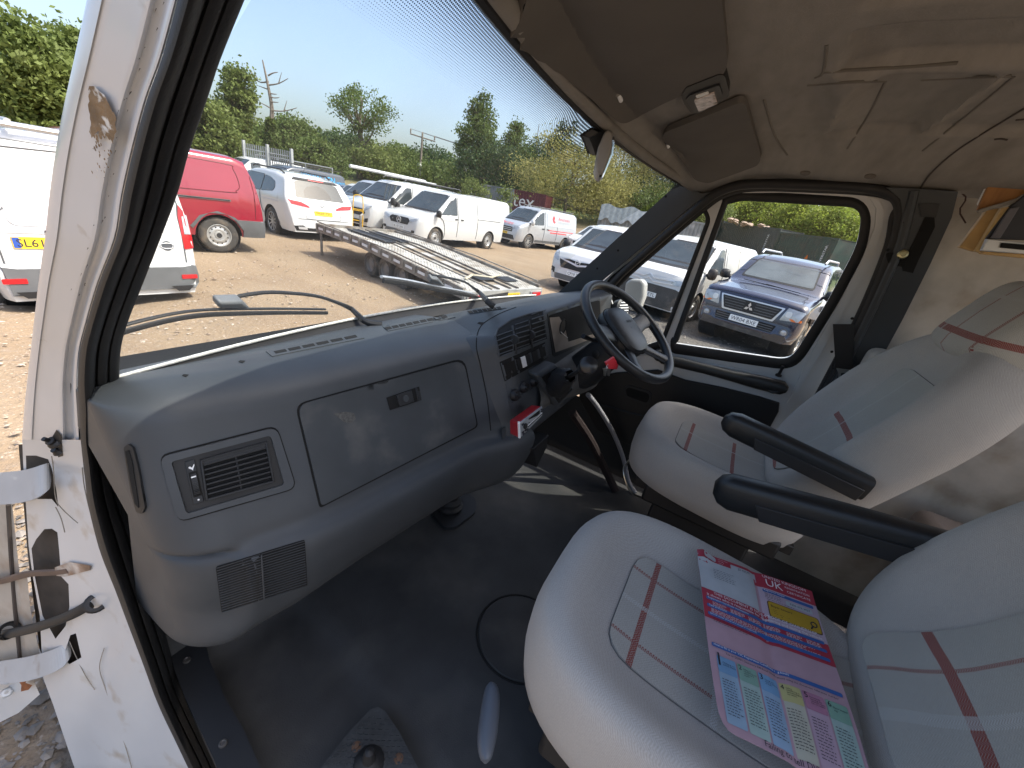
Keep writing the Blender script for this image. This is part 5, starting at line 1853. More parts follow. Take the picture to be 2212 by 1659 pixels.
# ============================================================ wipers
def outg(u, v, d=0.03):
    D = dr(u, v).normalized()
    h = bv_ws.ray_cast(Vector((0, 0, 0)), D)
    if h[0] is None:
        return D*1.3
    n = h[1] if h[1].dot(D) > 0 else -h[1]
    return h[0]+n*d
for lab, blade, mount, arm_, wid in (
    ('wiper in front of the passenger side, its blade running off to the left', [(250, 738), (269, 732), (320, 717), (375, 703), (430, 693), (490, 688), (600, 684), (713, 683)], [(488, 684), (490, 672), (505, 667), (540, 669), (556, 684)], [(540, 672), (556, 668), (611, 660), (696, 663), (752, 678), (796, 697), (825, 701)], 1.0),
    ('wiper in front of the driver, blade raised towards the trailer', [(833, 613), (883, 619), (942, 630), (1000, 640), (1036, 648)], [(935, 622), (940, 612), (948, 611), (955, 614), (968, 628)], [(945, 613), (977, 617), (1014, 625), (1038, 641), (1068, 662)], 1.5)):
    w = thing('windscreen_wiper', lab, 'wiper', outg(*blade[3]), cab=True)
    mb = cmb()
    pts = [outg(p.x, p.y, 0.012) for p in spline([Vector(p) for p in blade], 4)]
    mb.tube(pts, [(0.003*wid, 0.005*wid)]*len(pts), 8)
    mb.build('rubber_blade', M['rubber'], w)
    mb = cmb()
    pts = [outg(p.x, p.y-2.0*wid, 0.022) for p in spline([Vector(p) for p in blade], 4)]
    mb.tube(pts, [(0.004*wid, 0.003*wid)]*len(pts), 8)
    mb.build('blade_carrier', M['dash_dark'] if wid == 1 else M['alu'], w)
    mb = cmb()
    mb.hexa(*[[outg(u, v, d) for u, v in (mount[0], mount[1], mount[3], mount[4])] for d in (0.02, 0.045)])
    mb.build('arm_clip', mat('grey_clip', (0.12, 0.13, 0.14), 0.5, var=0.1), w, bevel=0.005)
    mb = cmb()
    pts = [outg(p.x, p.y, 0.040) for p in spline([Vector(p) for p in arm_], 4)]
    n_ = len(pts)
    mb.tube(pts, [0.0045+0.007*sst(0.55, 0.9, i/n_) for i in range(n_)], 8)
    mb.build('arm', M['dash_dark'], w)

# ============================================================ seat belt, locker, bench
belt = thing('seat_belt_tongue', 'steel seat belt tongue hanging on the dark door pillar', 'seat belt', on_door(1822, 800, 0.07), cab=True)
mb = cmb()
bo = rounded([(1806, 795), (1842, 800), (1840, 806), (1832, 824), (1812, 824), (1811, 806)], 3)
bi = rounded([(1817, 805), (1829, 806), (1826, 818), (1815, 817)], 2)
sheet(mb, bo, 5, lambda u, v: on_door(u, v, 0.085), 0.003, (bi,), lambda u, v: Vector((-1, 0, 0)))
mb.build('tongue', M['steel'], belt, smooth=False)
mb = cmb()
pts = [on_door(u, v, 0.08) for u, v in ((1797, 785), (1799, 796), (1815, 800), (1848, 803), (1830, 800))]
mb.tube(pts, 0.002, 6)
mb.quad(on_door(1799, 700, 0.075), on_door(1845, 700, 0.075), on_door(1843, 800, 0.08), on_door(1805, 796, 0.08))
mb.build('webbing', M['black'], belt)
lock = thing('overhead_locker', 'wooden overhead locker with dark flap at the right edge', 'locker', (1.6, -0.9, 0.2), cab=True)
M['ply'] = mat('orange_plywood', (0.36, 0.17, 0.05), 0.55, var=0.15, vs=5, col2=(0.26, 0.115, 0.03), c2s=6, stretch=(1, 6, 1))
M['pine'] = mat('pale_pine_edge', (0.52, 0.34, 0.14), 0.5, var=0.10, vs=4, stretch=(1, 1, 6))
def lsheet(name, poly, m, xs_, thick, parent=lock, bevel=0.002):
    mb = cmb()
    q = [at(u, v, 0, x) for (u, v), x in zip(poly, xs_)]
    n = (q[1]-q[0]).cross(q[2]-q[0]).normalized()
    if n.dot(-q[0]) > 0:
        n = -n
    mb.prism(q, n*thick)
    return mb.build(name, m, parent, False, bevel=bevel)
lsheet('ply_top', [(2110, 455), (2162, 345), (2260, 262), (2260, 395), (2195, 430), (2120, 452)], M['ply'], [1.72]*6, 0.012)
lsheet('ply_edge', [(2110, 455), (2120, 451), (2195, 429), (2260, 392), (2260, 410), (2190, 440), (2115, 460)], M['lining'], [1.70]*7, 0.01)
lsheet('pine_side', [(2134, 452), (2170, 449), (2107, 544), (2072, 534)], M['pine'], [1.74]*4, 0.02)
lsheet('pine_edge', [(2165, 449), (2184, 446), (2122, 547), (2108, 543)], mat('pine_light_edge', (0.62, 0.44, 0.20), 0.5, var=0.08), [1.70]*4, 0.02)
lsheet('flap', [(2184, 446), (2260, 385), (2260, 520), (2130, 516)], mat('dark_blue_flap', (0.022, 0.025, 0.035), 0.5, var=0.1), [1.69]*4, 0.02)
lsheet('flap_margin', [(2182, 450), (2204, 446), (2160, 517), (2140, 515)], mat('grey_margin', (0.10, 0.10, 0.12), 0.5, var=0.1), [1.68]*4, 0.006)
lsheet('silver_strip', [(2134, 516), (2260, 528), (2260, 552), (2122, 542)], M['alu'], [1.665]*4, 0.02)
lsheet('handle_slot', [(2164, 524), (2260, 532), (2260, 545), (2160, 535)], M['gap'], [1.66]*4, 0.003)
lsheet('pine_base', [(2122, 543), (2260, 552), (2260, 562), (2124, 549)], M['pine'], [1.69]*4, 0.03)
lsheet('black_gasket', [(2158, 345), (2260, 255), (2260, 266), (2162, 350)], M['gap'], [1.715]*4, 0.01)
lsheet('inner_wall_edge', [(2166, 342), (2158, 345), (2112, 440), (2120, 450)], M['pale'], [1.73]*4, 0.01)
mb = cmb()
mb.tube([at(u, v, 0, 1.79) for u, v in ((2060, 414), (2078, 418), (2086, 425), (2085, 434), (2074, 450), (2074, 462), (2086, 482))], 0.002, 6)
mb.build('hanging_wire', mat('brown_wire', (0.05, 0.02, 0.015), 0.7), lock)
# cushions of the bench behind the seats
def cushion(name, label, lo, hi, m, rz=0.0, bev=0.04):
    t = thing(name, label, 'cushion', ((lo[0]+hi[0])/2, (lo[1]+hi[1])/2, lo[2]), cab=True)
    mb = cmb()
    mb.box(lo, hi)
    o = mb.build('cushion_cover', m, t, bevel=bev, seg=4)
    return t
mbench = fabric('bench_check', (0.30, 0.25, 0.22), [('y', -1.02, 0.012, RED, False), ('x', 1.50, 0.010, RED, True), ('y', -1.42, 0.012, RED, False), ('x', 1.15, 0.008, RED, True)])
cushion('bench_cushion', 'brown checked bench cushion behind the driver\'s seat', (1.02, -1.75, -0.88), (1.78, -0.80, -0.72), mbench)
mleaf = mat('leaf_print_cloth', (0.33, 0.31, 0.26), 0.9, var=0.1, col2=(0.20, 0.19, 0.17), c2s=16, c2t=(0.56, 0.60))
cushion('back_cushion', 'leaf patterned cushion behind the driver\'s backrest', (1.25, -1.35, -0.70), (1.78, -1.20, -0.25), mleaf)
mend = fabric('stool_check', (0.30, 0.27, 0.25), [('y', -0.68, 0.012, RED, False), ('x', 1.2, 0.006, RED, True)])
cushion('low_cushion', 'grey checked low cushion in the gap between the seats', (1.03, -1.00, -1.10), (1.30, -0.52, -0.98), mend, bev=0.03)
t = thing('bench_box', 'dark wooden bench box on the floor behind the driver\'s seat', 'bench', (1.4, -1.2, -1.25), cab=True)
mb = cmb()
mb.box((1.04, -1.72, -1.25), (1.78, -0.86, -0.885))
mb.build('bench_carcass', mat('brown_bench_board', (0.10, 0.055, 0.03), 0.6, var=0.2), t)
small = cushion('pillow', 'small pale cushion wedged between the driver\'s backrest and the wall', tuple(at(1925, 800, 0, 1.76)+Vector((-.05, -.10, -.10))), tuple(at(1925, 800, 0, 1.76)+Vector((.05, .08, .06))), fabric('pillow_cloth', (0.40, 0.38, 0.35), [('z', zz-0.30, 0.004, RED, True)]), bev=0.03)
# ============================================================ outside: yard
def terr(x, y):
    r = math.hypot(x, y)
    z = -0.30*sst(13, 20, y)*(1-sst(34, 55, r))+2.6*sst(30, 62, r)
    z -= 0.34*math.exp(-((x-1.7)/1.3)**2-((y-8.2)/2.0)**2)
    return z
rng = np.random.default_rng(7)
gm = bpy.data.materials.new('sandy_gravel')
gm.use_nodes = True
nt = gm.node_tree
b = nt.nodes['Principled BSDF']
b.inputs['Roughness'].default_value = 0.95
b.inputs['Specular IOR Level'].default_value = 0.1
tc = nd(nt, 'ShaderNodeTexCoord')
def noise(scale, detail=5, vec=None):
    n = nd(nt, 'ShaderNodeTexNoise')
    n.inputs['Scale'].default_value = scale
    n.inputs['Detail'].default_value = detail
    nt.links.new(vec or tc.outputs['Object'], n.inputs['Vector'])
    return n.outputs['Fac']
def mrange(v, a, b_, c=0.0, d=1.0):
    n = nd(nt, 'ShaderNodeMapRange')
    for i, x in enumerate((a, b_, c, d)):
        n.inputs[i+1].default_value = x
    nt.links.new(v, n.inputs[0])
    return n.outputs[0]
def mixc(f, c1, c2):
    n = nd(nt, 'ShaderNodeMix', data_type='RGBA')
    if isinstance(f, float):
        n.inputs[0].default_value = f
    else:
        nt.links.new(f, n.inputs[0])
    for i, c in ((6, c1), (7, c2)):
        if isinstance(c, tuple):
            n.inputs[i].default_value = (*c, 1)
        else:
            nt.links.new(c, n.inputs[i])
    return n.outputs[2]
def mth(op, a, b2=None):
    n = nd(nt, 'ShaderNodeMath', operation=op)
    for i, x in enumerate((a, b2)):
        if x is None:
            continue
        if isinstance(x, (int, float)):
            n.inputs[i].default_value = x
        else:
            nt.links.new(x, n.inputs[i])
    return n.outputs[0]
mp = nd(nt, 'ShaderNodeMapping')
mp.inputs['Scale'].default_value = (1.0, 0.35, 1)
mp.inputs['Rotation'].default_value = (0, 0, 0.3)
nt.links.new(tc.outputs['Object'], mp.inputs[0])
c = mixc(mrange(noise(0.35, 4), 0.35, 0.7), (0.255, 0.188, 0.122), (0.29, 0.225, 0.155))
c = mixc(mrange(noise(1.6, 6, mp.outputs[0]), 0.45, 0.72), c, (0.225, 0.165, 0.11))
c = mixc(mrange(noise(14, 6), 0.50, 0.75), c, (0.25, 0.20, 0.15))
c = mixc(mrange(noise(45, 3), 0.60, 0.72), c, (0.42, 0.36, 0.29))
# darker grey gravel, with shade by the trailer and off-roader painted into the colour
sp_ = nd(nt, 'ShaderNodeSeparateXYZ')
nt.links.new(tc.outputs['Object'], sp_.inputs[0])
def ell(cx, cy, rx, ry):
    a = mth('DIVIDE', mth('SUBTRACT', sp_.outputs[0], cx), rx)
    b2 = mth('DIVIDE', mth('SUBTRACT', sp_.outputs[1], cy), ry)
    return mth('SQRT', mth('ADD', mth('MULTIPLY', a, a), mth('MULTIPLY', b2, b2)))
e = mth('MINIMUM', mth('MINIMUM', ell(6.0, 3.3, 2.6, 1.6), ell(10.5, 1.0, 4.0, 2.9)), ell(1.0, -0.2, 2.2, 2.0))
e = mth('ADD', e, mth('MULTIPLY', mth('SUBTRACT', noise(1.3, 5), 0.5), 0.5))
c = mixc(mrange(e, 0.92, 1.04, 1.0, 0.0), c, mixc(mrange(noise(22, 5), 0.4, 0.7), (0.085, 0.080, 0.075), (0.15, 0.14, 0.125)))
rr_ = ell(0, 0, 1, 1)
c = mixc(mrange(rr_, 42, 52), c, (0.10, 0.13, 0.045))
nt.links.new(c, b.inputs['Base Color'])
bp = nd(nt, 'ShaderNodeBump')
bp.inputs['Strength'].default_value = 0.7
bp.inputs['Distance'].default_value = 0.03
nt.links.new(mth('ADD', noise(18, 6), mth('MULTIPLY', noise(70, 2), 0.4)), bp.inputs['Height'])
nt.links.new(bp.outputs[0], b.inputs['Normal'])
mb = MB()
rs = [0.0]+[0.6*1.085**k for k in range(95)]
rs = [r for r in rs if r < 700]+[900]
rows = []
for r in rs:
    rows.append([Vector((r*math.cos(a), r*math.sin(a), terr(r*math.cos(a), r*math.sin(a))+(0.02*math.sin(r*3.1+a*9)+0.015*math.sin(a*31+r) if 1 < r < 30 else 0)*min(1, r/6))) for a in [2*math.pi*k/120 for k in range(120)]])
mb.grid(rows, closed=True)
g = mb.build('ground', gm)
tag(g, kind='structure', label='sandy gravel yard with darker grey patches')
# loose stones
def stones(name, n, f, smin, smax, m, seed):
    r_ = np.random.default_rng(seed)
    vs_, fs_ = [], []
    ico = np.array([(0, 0, 1), (.9, 0, .1), (.2, .9, 0), (-.8, .5, .1), (-.7, -.6, 0), (.3, -.9, .1), (0, 0, -.8)], float)
    fc = [(0, 1, 2), (0, 2, 3), (0, 3, 4), (0, 4, 5), (0, 5, 1), (6, 2, 1), (6, 3, 2), (6, 4, 3), (6, 5, 4), (6, 1, 5)]
    V, Fc = [], []
    for i in range(n):
        x, y = f(r_)
        s = smin+(smax-smin)*r_.random()**3
        p = ico*(1+0.25*r_.standard_normal((7, 3)))*np.array([s*(0.7+0.6*r_.random()), s*(0.7+0.6*r_.random()), s*0.5])
        a = r_.random()*6.3
        R = np.array([[math.cos(a), -math.sin(a), 0], [math.sin(a), math.cos(a), 0], [0, 0, 1]])
        p = p@R.T+np.array([x, y, terr(x, y)+s*0.12+0.01])
        V.append(p)
        Fc += [(a_+7*i, b_+7*i, c_+7*i) for a_, b_, c_ in fc]
    me = bpy.data.meshes.new(name)
    me.from_pydata(np.concatenate(V).tolist(), [], Fc)
    me.materials.append(m)
    o = bpy.data.objects.new(name, me)
    scene.collection.objects.link(o)
    return o
M['stone'] = mat('pale_pebbles', (0.42, 0.36, 0.29), 0.9, var=0.35, vs=9, col2=(0.24, 0.18, 0.13), c2s=6, c2t=(0.4, 0.6))
M['gstone'] = mat('grey_pebbles', (0.22, 0.20, 0.18), 0.9, var=0.4, vs=9, col2=(0.10, 0.09, 0.08), c2s=8, c2t=(0.4, 0.6))
def f1(r_):
    d = 2.0+12*r_.random()**1.3
    a = math.radians(30+65*r_.random())
    return d*math.cos(a), d*math.sin(a)
tag(stones('gravel', 7000, f1, 0.006, 0.028, M['stone'], 1), kind='stuff', label='pale pebbles scattered over the sandy yard')
def f2(r_):
    return -0.6+1.3*r_.random(), 0.1+3.0*r_.random()
tag(stones('near_gravel', 5000, f2, 0.005, 0.03, M['gstone'], 2), kind='stuff', label='grey gravel beside the open door')
def f3(r_):
    return 6.5+7*r_.random(), -2.5+6*r_.random()
tag(stones('grey_gravel', 3500, f3, 0.006, 0.03, M['gstone'], 3), kind='stuff', label='grey gravel round the blue off-roader')
# ============================================================ vehicles
M['tyre'] = mat('dusty_tyre', (0.045, 0.042, 0.038), 0.85, var=0.3, vs=8, col2=(0.16, 0.125, 0.09), c2s=5, c2t=(0.5, 0.75), bump=0.4, bs=60)
M['rim'] = mat('steel_wheel', (0.42, 0.42, 0.41), 0.4, 0.5, var=0.15)
M['rimblack'] = mat('wheel_shadow', (0.015, 0.015, 0.016), 0.6)
M['cglass'] = mat('car_glass', (0.035, 0.045, 0.050), 0.06, spec=0.8, var=0.4, vs=1.5)
M['lightglass'] = mat('headlamp_glass', (0.40, 0.42, 0.44), 0.08, 0.2, var=0.35, vs=9, coat=0.8)
M['amber'] = mat('amber_lens', (0.65, 0.15, 0.02), 0.2)
M['redlamp'] = mat('red_lamp', (0.45, 0.01, 0.015), 0.15, coat=0.5, var=0.1)
M['chrome'] = mat('chrome', (0.62, 0.63, 0.65), 0.3, 0.5)
M['clad'] = mat('grey_cladding', (0.10, 0.105, 0.11), 0.6, var=0.15, vs=5)
M['under'] = mat('underbody', (0.012, 0.012, 0.012), 0.9)
M['plate_y'] = mat('yellow_plate', (0.75, 0.50, 0.03), 0.4, var=0.03)
M['plate_w'] = mat('white_plate', (0.75, 0.76, 0.74), 0.4, var=0.03)
M['line'] = mat('panel_gap', (0.10, 0.105, 0.11), 0.6)
M['pw'] = mat('van_white', (0.58, 0.59, 0.59), 0.25, coat=0.8, var=0.03, vs=2)
M['pw2'] = mat('van_white_dusty', (0.55, 0.55, 0.54), 0.30, coat=0.6, var=0.05, vs=2, col2=(0.60, 0.56, 0.50), c2s=1.4, c2t=(0.5, 0.8))
M['pred'] = mat('van_red', (0.27, 0.014, 0.030), 0.22, coat=1.0, var=0.04, vs=2)
M['pblue'] = mat('offroader_blue', (0.010, 0.013, 0.040), 0.22, 0.1, coat=1.0, var=0.1, vs=2, col2=(0.035, 0.032, 0.042), c2s=1.6, c2t=(0.5, 0.8))
M['psilver'] = mat('van_silver', (0.46, 0.48, 0.51), 0.3, 0.35, coat=0.8, var=0.04)
M['pgrey'] = mat('van_dark_grey', (0.075, 0.085, 0.10), 0.3, 0.2, coat=0.8, var=0.05)
M['pbright'] = mat('car_bright_blue', (0.02, 0.05, 0.30), 0.25, coat=0.9, var=0.05)
M['tarp'] = mat('dusty_black_bumper', (0.055, 0.052, 0.048), 0.7, var=0.3, vs=4, col2=(0.13, 0.115, 0.095), c2s=5, c2t=(0.5, 0.75))
class Car:
    def __init__(s, name, label, cat, L, W, H_, fo, wb, prof, belt, sill, wr, paint, loc, ang, group=None, hwr=0.82, rc=0.13, track=None, fr=0.35, rr=0.18, fk=0.16, rk=0.06, crown=0.03, dz=0.0, lower=None, absz=None):
        z = terr(loc[0], loc[1])+dz if absz is None else absz
        s.root = thing(name, label, cat, (loc[0], loc[1], z), math.radians(ang), group)
        s.L, s.W, s.H, s.fo, s.wb, s.sill, s.wr = L, W, H_, fo, wb, sill, wr
        s.track = track or W-0.28
        prof = [(fo-d, z_) for d, z_ in prof]            # front to rear
        prof.sort()
        def top(x):
            for a, b_ in zip(prof[:-1], prof[1:]):
                if a[0] <= x <= b_[0]:
                    k = (x-a[0])/max(b_[0]-a[0], 1e-6)
                    return a[1]*(1-k)+b_[1]*k
            return prof[0][1] if x < prof[0][0] else prof[-1][1]
        s.top = top
        s.bx = fo-L
        ar = wr*1.20
        xs_ = set()
        for p, q in zip(prof[:-1], prof[1:]):
            n = max(1, int((q[0]-p[0])/0.12))
            for k in range(n):
                xs_.add(round(p[0]+(q[0]-p[0])*k/n, 4))
        xs_.add(prof[-1][0])
        for ax in (0, -wb):
            for k in range(15):
                xs_.add(round(ax+ar*math.cos(math.pi*k/14), 4))
        for k in range(6):
            xs_.add(round(fo-fr*(k/6)**1.6, 4))
            xs_.add(round(s.bx+rr*(k/6)**1.6, 4))
        xs_ = sorted(x for x in xs_ if s.bx <= x <= fo)
        hw = W/2
        def hwx(x):
            f = 1.0
            if x > fo-fr:
                f -= fk*((x-(fo-fr))/fr)**2.2
            if x < s.bx+rr:
                f -= rk*(((s.bx+rr)-x)/rr)**2.2
            return hw*f
        def bottom(x):
            zb = sill
            for ax in (0, -wb):
                d = abs(x-ax)
                if d < ar:
                    zb = max(zb, wr+math.sqrt(ar*ar-d*d)*1.0)
            if x > fo-0.25:
                zb = max(zb, sill+0.0)
            return zb
        def side(x, z_):
            y = hwx(x)
            if z_ > belt:
                y *= 1-(1-hwr)*min(1.2, (z_-belt)/(H_-belt))
            elif z_ < belt*0.55:
                y *= 1-0.05*((belt*0.55-z_)/(belt*0.55-sill+1e-3))**1.5
            return y
        s.side = side
        rows = []
        for x in xs_:
            zt, zb = top(x), bottom(x)
            zb = min(zb, zt-0.02)
            r = min(rc, (zt-zb)*0.45)
            half = []
            for k in range(9):
                z_ = zb+(zt-r-zb)*k/8
                half.append((side(x, z_), z_))
            y1 = side(x, zt-r)
            yr = y1-r*0.9
            for k in range(1, 5):
                a = math.pi/2*k/4
                half.append((yr+r*0.9*math.cos(a), zt-r+r*math.sin(a)))
            for k in range(1, 5):
                half.append((yr*(1-k/4), zt+crown*(1-(1-k/4)**2)*min(1, (zt-0.5)/0.5 if zt > .5 else 0)))
            ring_ = [Vector((x, y, z_)) for y, z_ in half]+[Vector((x, -y, z_)) for y, z_ in reversed(half[:-1])]
            rows.append(ring_)
        mb = MB()
        mb.grid(rows)
        n = len(rows[0])
        mb.add(rows[0], [tuple(range(n))])
        mb.add(rows[-1], [tuple(reversed(range(n)))])
        s.bvh = bvh_of(mb)
        mb.cur = 1
        for a, b_ in zip(rows[:-1], rows[1:]):
            mb.add([a[0], a[-1], b_[-1], b_[0]], [(0, 1, 2, 3)])
        s.paint = M[paint]
        s.body = mb.build('body', [s.paint, M['under']], s.root, ang=42)
    def cast(s, axis, a, b_):
        if axis in ('L', 'R'):
            sg = 1 if axis == 'L' else -1
            o, d = Vector((a, 5*sg, b_)), Vector((0, -sg, 0))
        elif axis == 'F':
            o, d = Vector((9, a, b_)), Vector((-1, 0, 0))
        elif axis == 'B':
            o, d = Vector((-12, a, b_)), Vector((1, 0, 0))
        else:
            o, d = Vector((a, b_, 6)), Vector((0, 0, -1))
        h = s.bvh.ray_cast(o, d)
        if h[0] is None:
            return None, None
        n = h[1] if h[1].dot(d) < 0 else -h[1]
        return h[0], n
    def dec(s, name, axis, poly, m, off=0.006, thick=0.02, r=0.0, step=0.12, parent=None, both=False, label=None):
        out = None
        for sgn in ((1, -1) if both else (1,)):
            if axis in ('F', 'B'):
                P = [(a*sgn, b_) for a, b_ in poly]
            else:
                P = poly
            axx = axis
            if both and axis == 'L':
                axx = 'L' if sgn == 1 else 'R'
            P = rounded(P, r) if r else P
            def f(a, b_):
                p, n = s.cast(axx, a, b_)
                return None if p is None else p+n*off
            def fnn(a, b_):
                p, n = s.cast(axx, a, b_)
                return n if n is not None else Vector((0, 0, 0))
            mb = MB()
            sheet(mb, P, step, f, thick, (), fnn)
            if not mb.v:
                continue
            out = mb.build(name, M[m] if isinstance(m, str) else m, parent or s.root, True, 35)
        return out
    def line(s, axis, pts, w=0.022, m='line', both=False, name='panel_gap', off=0.001):
        for axx in ((axis, 'R') if both else (axis,)):
            P = []
            for p in (spline([Vector(q) for q in pts], 4) if len(pts) > 2 else dens([Vector(pts[0]), Vector(pts[1])], 0.2)[:-1]+[Vector(pts[1])]):
                q, n = s.cast(axx, p.x, p.y)
                if q is not None:
                    P.append(q+n*off)
            if len(P) < 2:
                return
            mb = MB()
            mb.tube(P, w/2*1.3, 5)
            mb.build(name, M[m] if isinstance(m, str) else m, s.root)
    def text(s, axis, txt, a, b_, w, m, hgt=None, off=0.008, name='lettering', flip=1):
        mb = MB()
        def f(x, y):
            p, n = s.cast(axis, a+x*flip, b_+y)
            return (p+n*off) if p is not None else Vector((a, 0, b_))
        put_text(mb, txt, f, w=w, h=hgt)
        return mb.build(name, M[m] if isinstance(m, str) else m, s.root, smooth=False)
    def wheels(s, kind='steel', w=0.22, rimr=0.66, show=(('L', 0), ('R', 0), ('L', 1), ('R', 1)), steer=0.0):
        for sd, ax in show:
            sg = 1 if sd == 'L' else -1
            c = Vector((-s.wb*ax, sg*s.track/2, s.wr))
            axd = Vector((0, sg, 0))
            if ax == 0 and steer:
                axd = Vector((-math.sin(steer)*sg, math.cos(steer)*sg, 0))
            mb = MB()
            R_ = s.wr
            rr = R_*rimr
            mb.lathe([(rr, -w*0.5), (R_*0.93, -w*0.48), (R_, -w*0.36), (R_, w*0.36), (R_*0.95, w*0.47), (R_*0.86, w*0.52), (rr*1.04, w*0.50), (rr, w*0.44), (rr*0.98, w*0.30)], c, axd, 36)
            wh = mb.build('wheel', M['tyre'], s.root, ang=50)
            mb = MB()
            for k in range(40):                     # tread blocks
                a = 2*math.pi*k/40
                e1 = axd.orthogonal().normalized()
                e2 = axd.cross(e1)
                d = e1*math.cos(a)+e2*math.sin(a)
                t = e2*math.cos(a)-e1*math.sin(a)
                q = [c+d*(R_-0.004)+t*(u*0.018)+axd*(v*w*0.34) for u, v in ((-1, -1), (1, -1), (1, 1), (-1, 1))]
                mb.hexa(q, [p+d*0.010 for p in q])
            mb.build('tread', M['tyre'], wh, smooth=False)['kind'] = 'stuff'
            mb = MB()
            if kind == 'steel':
                mb.lathe([(rr, w*0.46), (rr*0.94, w*0.47), (rr*0.90, w*0.36), (rr*0.80, w*0.30), (rr*0.62, w*0.36), (rr*0.52, w*0.40), (rr*0.36, w*0.34), (rr*0.32, w*0.42), (0.0001, w*0.43)], c, axd, 32)
                mb.build('rim', M['rim'], wh)
                mb = MB()
                e1 = axd.orthogonal().normalized()
                e2 = axd.cross(e1)
                for k in range(12):
                    a = 2*math.pi*k/12
                    d = e1*math.cos(a)+e2*math.sin(a)
                    mb.disc(c+d*rr*0.72+axd*(w*0.335), axd, rr*0.065, 0.006, 8)
                mb.disc(c+axd*w*0.40, axd, rr*0.22, 0.01, 16)
                mb.build('rim_hole', M['rimblack'], wh)['kind'] = 'stuff'
            else:
                mb.lathe([(rr, w*0.46), (rr*0.93, w*0.46), (rr*0.90, w*0.20), (rr*0.5, w*0.12), (0.0001, w*0.12)], c, axd, 32)
                mb.build('rim_barrel', M['rimblack'], wh)
                e1 = axd.orthogonal().normalized()
                e2 = axd.cross(e1)
                nsp = 5 if kind == 'alloy5' else 10
                mb = MB()
                mb.lathe([(rr, w*0.455), (rr*0.93, w*0.47), (rr*0.91, w*0.40)], c, axd, 32)
                mb.lathe([(rr*0.22, w*0.30), (rr*0.20, w*0.42), (0.0001, w*0.43)], c, axd, 16)
                for k in range(nsp):
                    a = 2*math.pi*k/nsp
                    d = e1*math.cos(a)+e2*math.sin(a)
                    t = e2*math.cos(a)-e1*math.sin(a)
                    ww = rr*(0.13 if nsp == 5 else 0.06)
                    q = [c+d*r_+t*u+axd*h_ for r_, u, h_ in ((rr*0.15, -ww, w*0.38), (rr*0.95, -ww*0.7, w*0.44), (rr*0.95, ww*0.7, w*0.44), (rr*0.15, ww, w*0.38))]
                    mb.hexa(q, [p-axd*0.02 for p in q])
                mb.build('rim', M['rim'], wh, ang=30)
            # dark arch liner
            mb = MB()
            mb.lathe([(R_*1.16, -w*1.0), (R_*1.16, w*0.30)], c, Vector((0, sg, 0)), 28)
            mb.lathe([(R_*1.16, -w*1.0), (0.01, -w*1.0)], c, Vector((0, sg, 0)), 28)
            mb.build('arch_liner', M['under'], s.root)
    def plate(s, axis, txt, a, b_, col, w=0.52, off=0.012, eu=False):
        h = 0.111
        o = s.dec('number_plate', axis, [(a-w/2, b_-h/2), (a+w/2, b_-h/2), (a+w/2, b_+h/2), (a-w/2, b_+h/2)], col, off, 0.012, r=0.008, step=0.08)
        mb = MB()
        fl = 1 if axis == 'F' else -1
        def f(x, y):
            p, n = s.cast(axis, a+x*fl, b_+y)
            return p+n*(off+0.003)
        put_text(mb, txt, f, w=w*0.88, h=h*0.66)
        mb.build('plate_lettering', M['ink'], o, smooth=False)
        return o
    def mirror(s, x, z, m='black', sides=('L', 'R'), dy=0.13, h=0.24):
        for sd in sides:
            sg = 1 if sd == 'L' else -1
            p, n = s.cast(sd, x, z)
            mb = MB()
            c = p+Vector((0.02, sg*dy, 0.04))
            rows = []
            for t, k in ((-0.06, 0.55), (-0.03, 0.95), (0.0, 1.0), (0.05, 0.8), (0.09, 0.35)):
                rows.append([c+Vector((t, math.copysign(abs(math.cos(2*math.pi*j/16))**0.6, math.cos(2*math.pi*j/16))*0.11*k, math.copysign(abs(math.sin(2*math.pi*j/16))**0.6, math.sin(2*math.pi*j/16))*h/2*k)) for j in range(16)])
            mb.grid(rows, closed=True, cap=True)
            mb.tube([p, c-Vector((0, sg*0.05, 0.06))], 0.03, 8)
            mb.build('mirror', M[m], s.root)
VITO = [(0, .42), (.02, .62), (.04, .80), (.10, .93), (.30, 1.03), (.62, 1.10), (.93, 1.16), (1.02, 1.22), (1.75, 1.80), (1.95, 1.87), (2.6, 1.91), (4.7, 1.88), (4.93, 1.80), (5.04, 1.5), (5.11, 1.0), (5.14, .45)]
TRAF = [(0, .45), (.03, .65), (.06, .88), (.14, 1.02), (.45, 1.14), (.85, 1.24), (.95, 1.30), (1.60, 1.82), (1.85, 1.93), (2.5, 1.97), (4.7, 1.95), (4.88, 1.86), (4.95, 1.4), (4.98, 1.0), (5.0, .45)]
COMBO = [(0, .42), (.02, .62), (.05, .84), (.14, .97), (.45, 1.07), (.85, 1.15), (.93, 1.20), (1.50, 1.66), (1.8, 1.78), (2.4, 1.82), (4.1, 1.79), (4.28, 1.70), (4.36, 1.3), (4.39, .9), (4.4, .45)]
DISP = [(0, .42), (.02, .62), (.04, .92), (.10, 1.04), (.40, 1.13), (.80, 1.21), (.90, 1.27), (1.55, 1.76), (1.8, 1.86), (2.4, 1.90), (4.6, 1.87), (4.84, 1.78), (4.92, 1.3), (4.95, .9), (4.96, .45)]
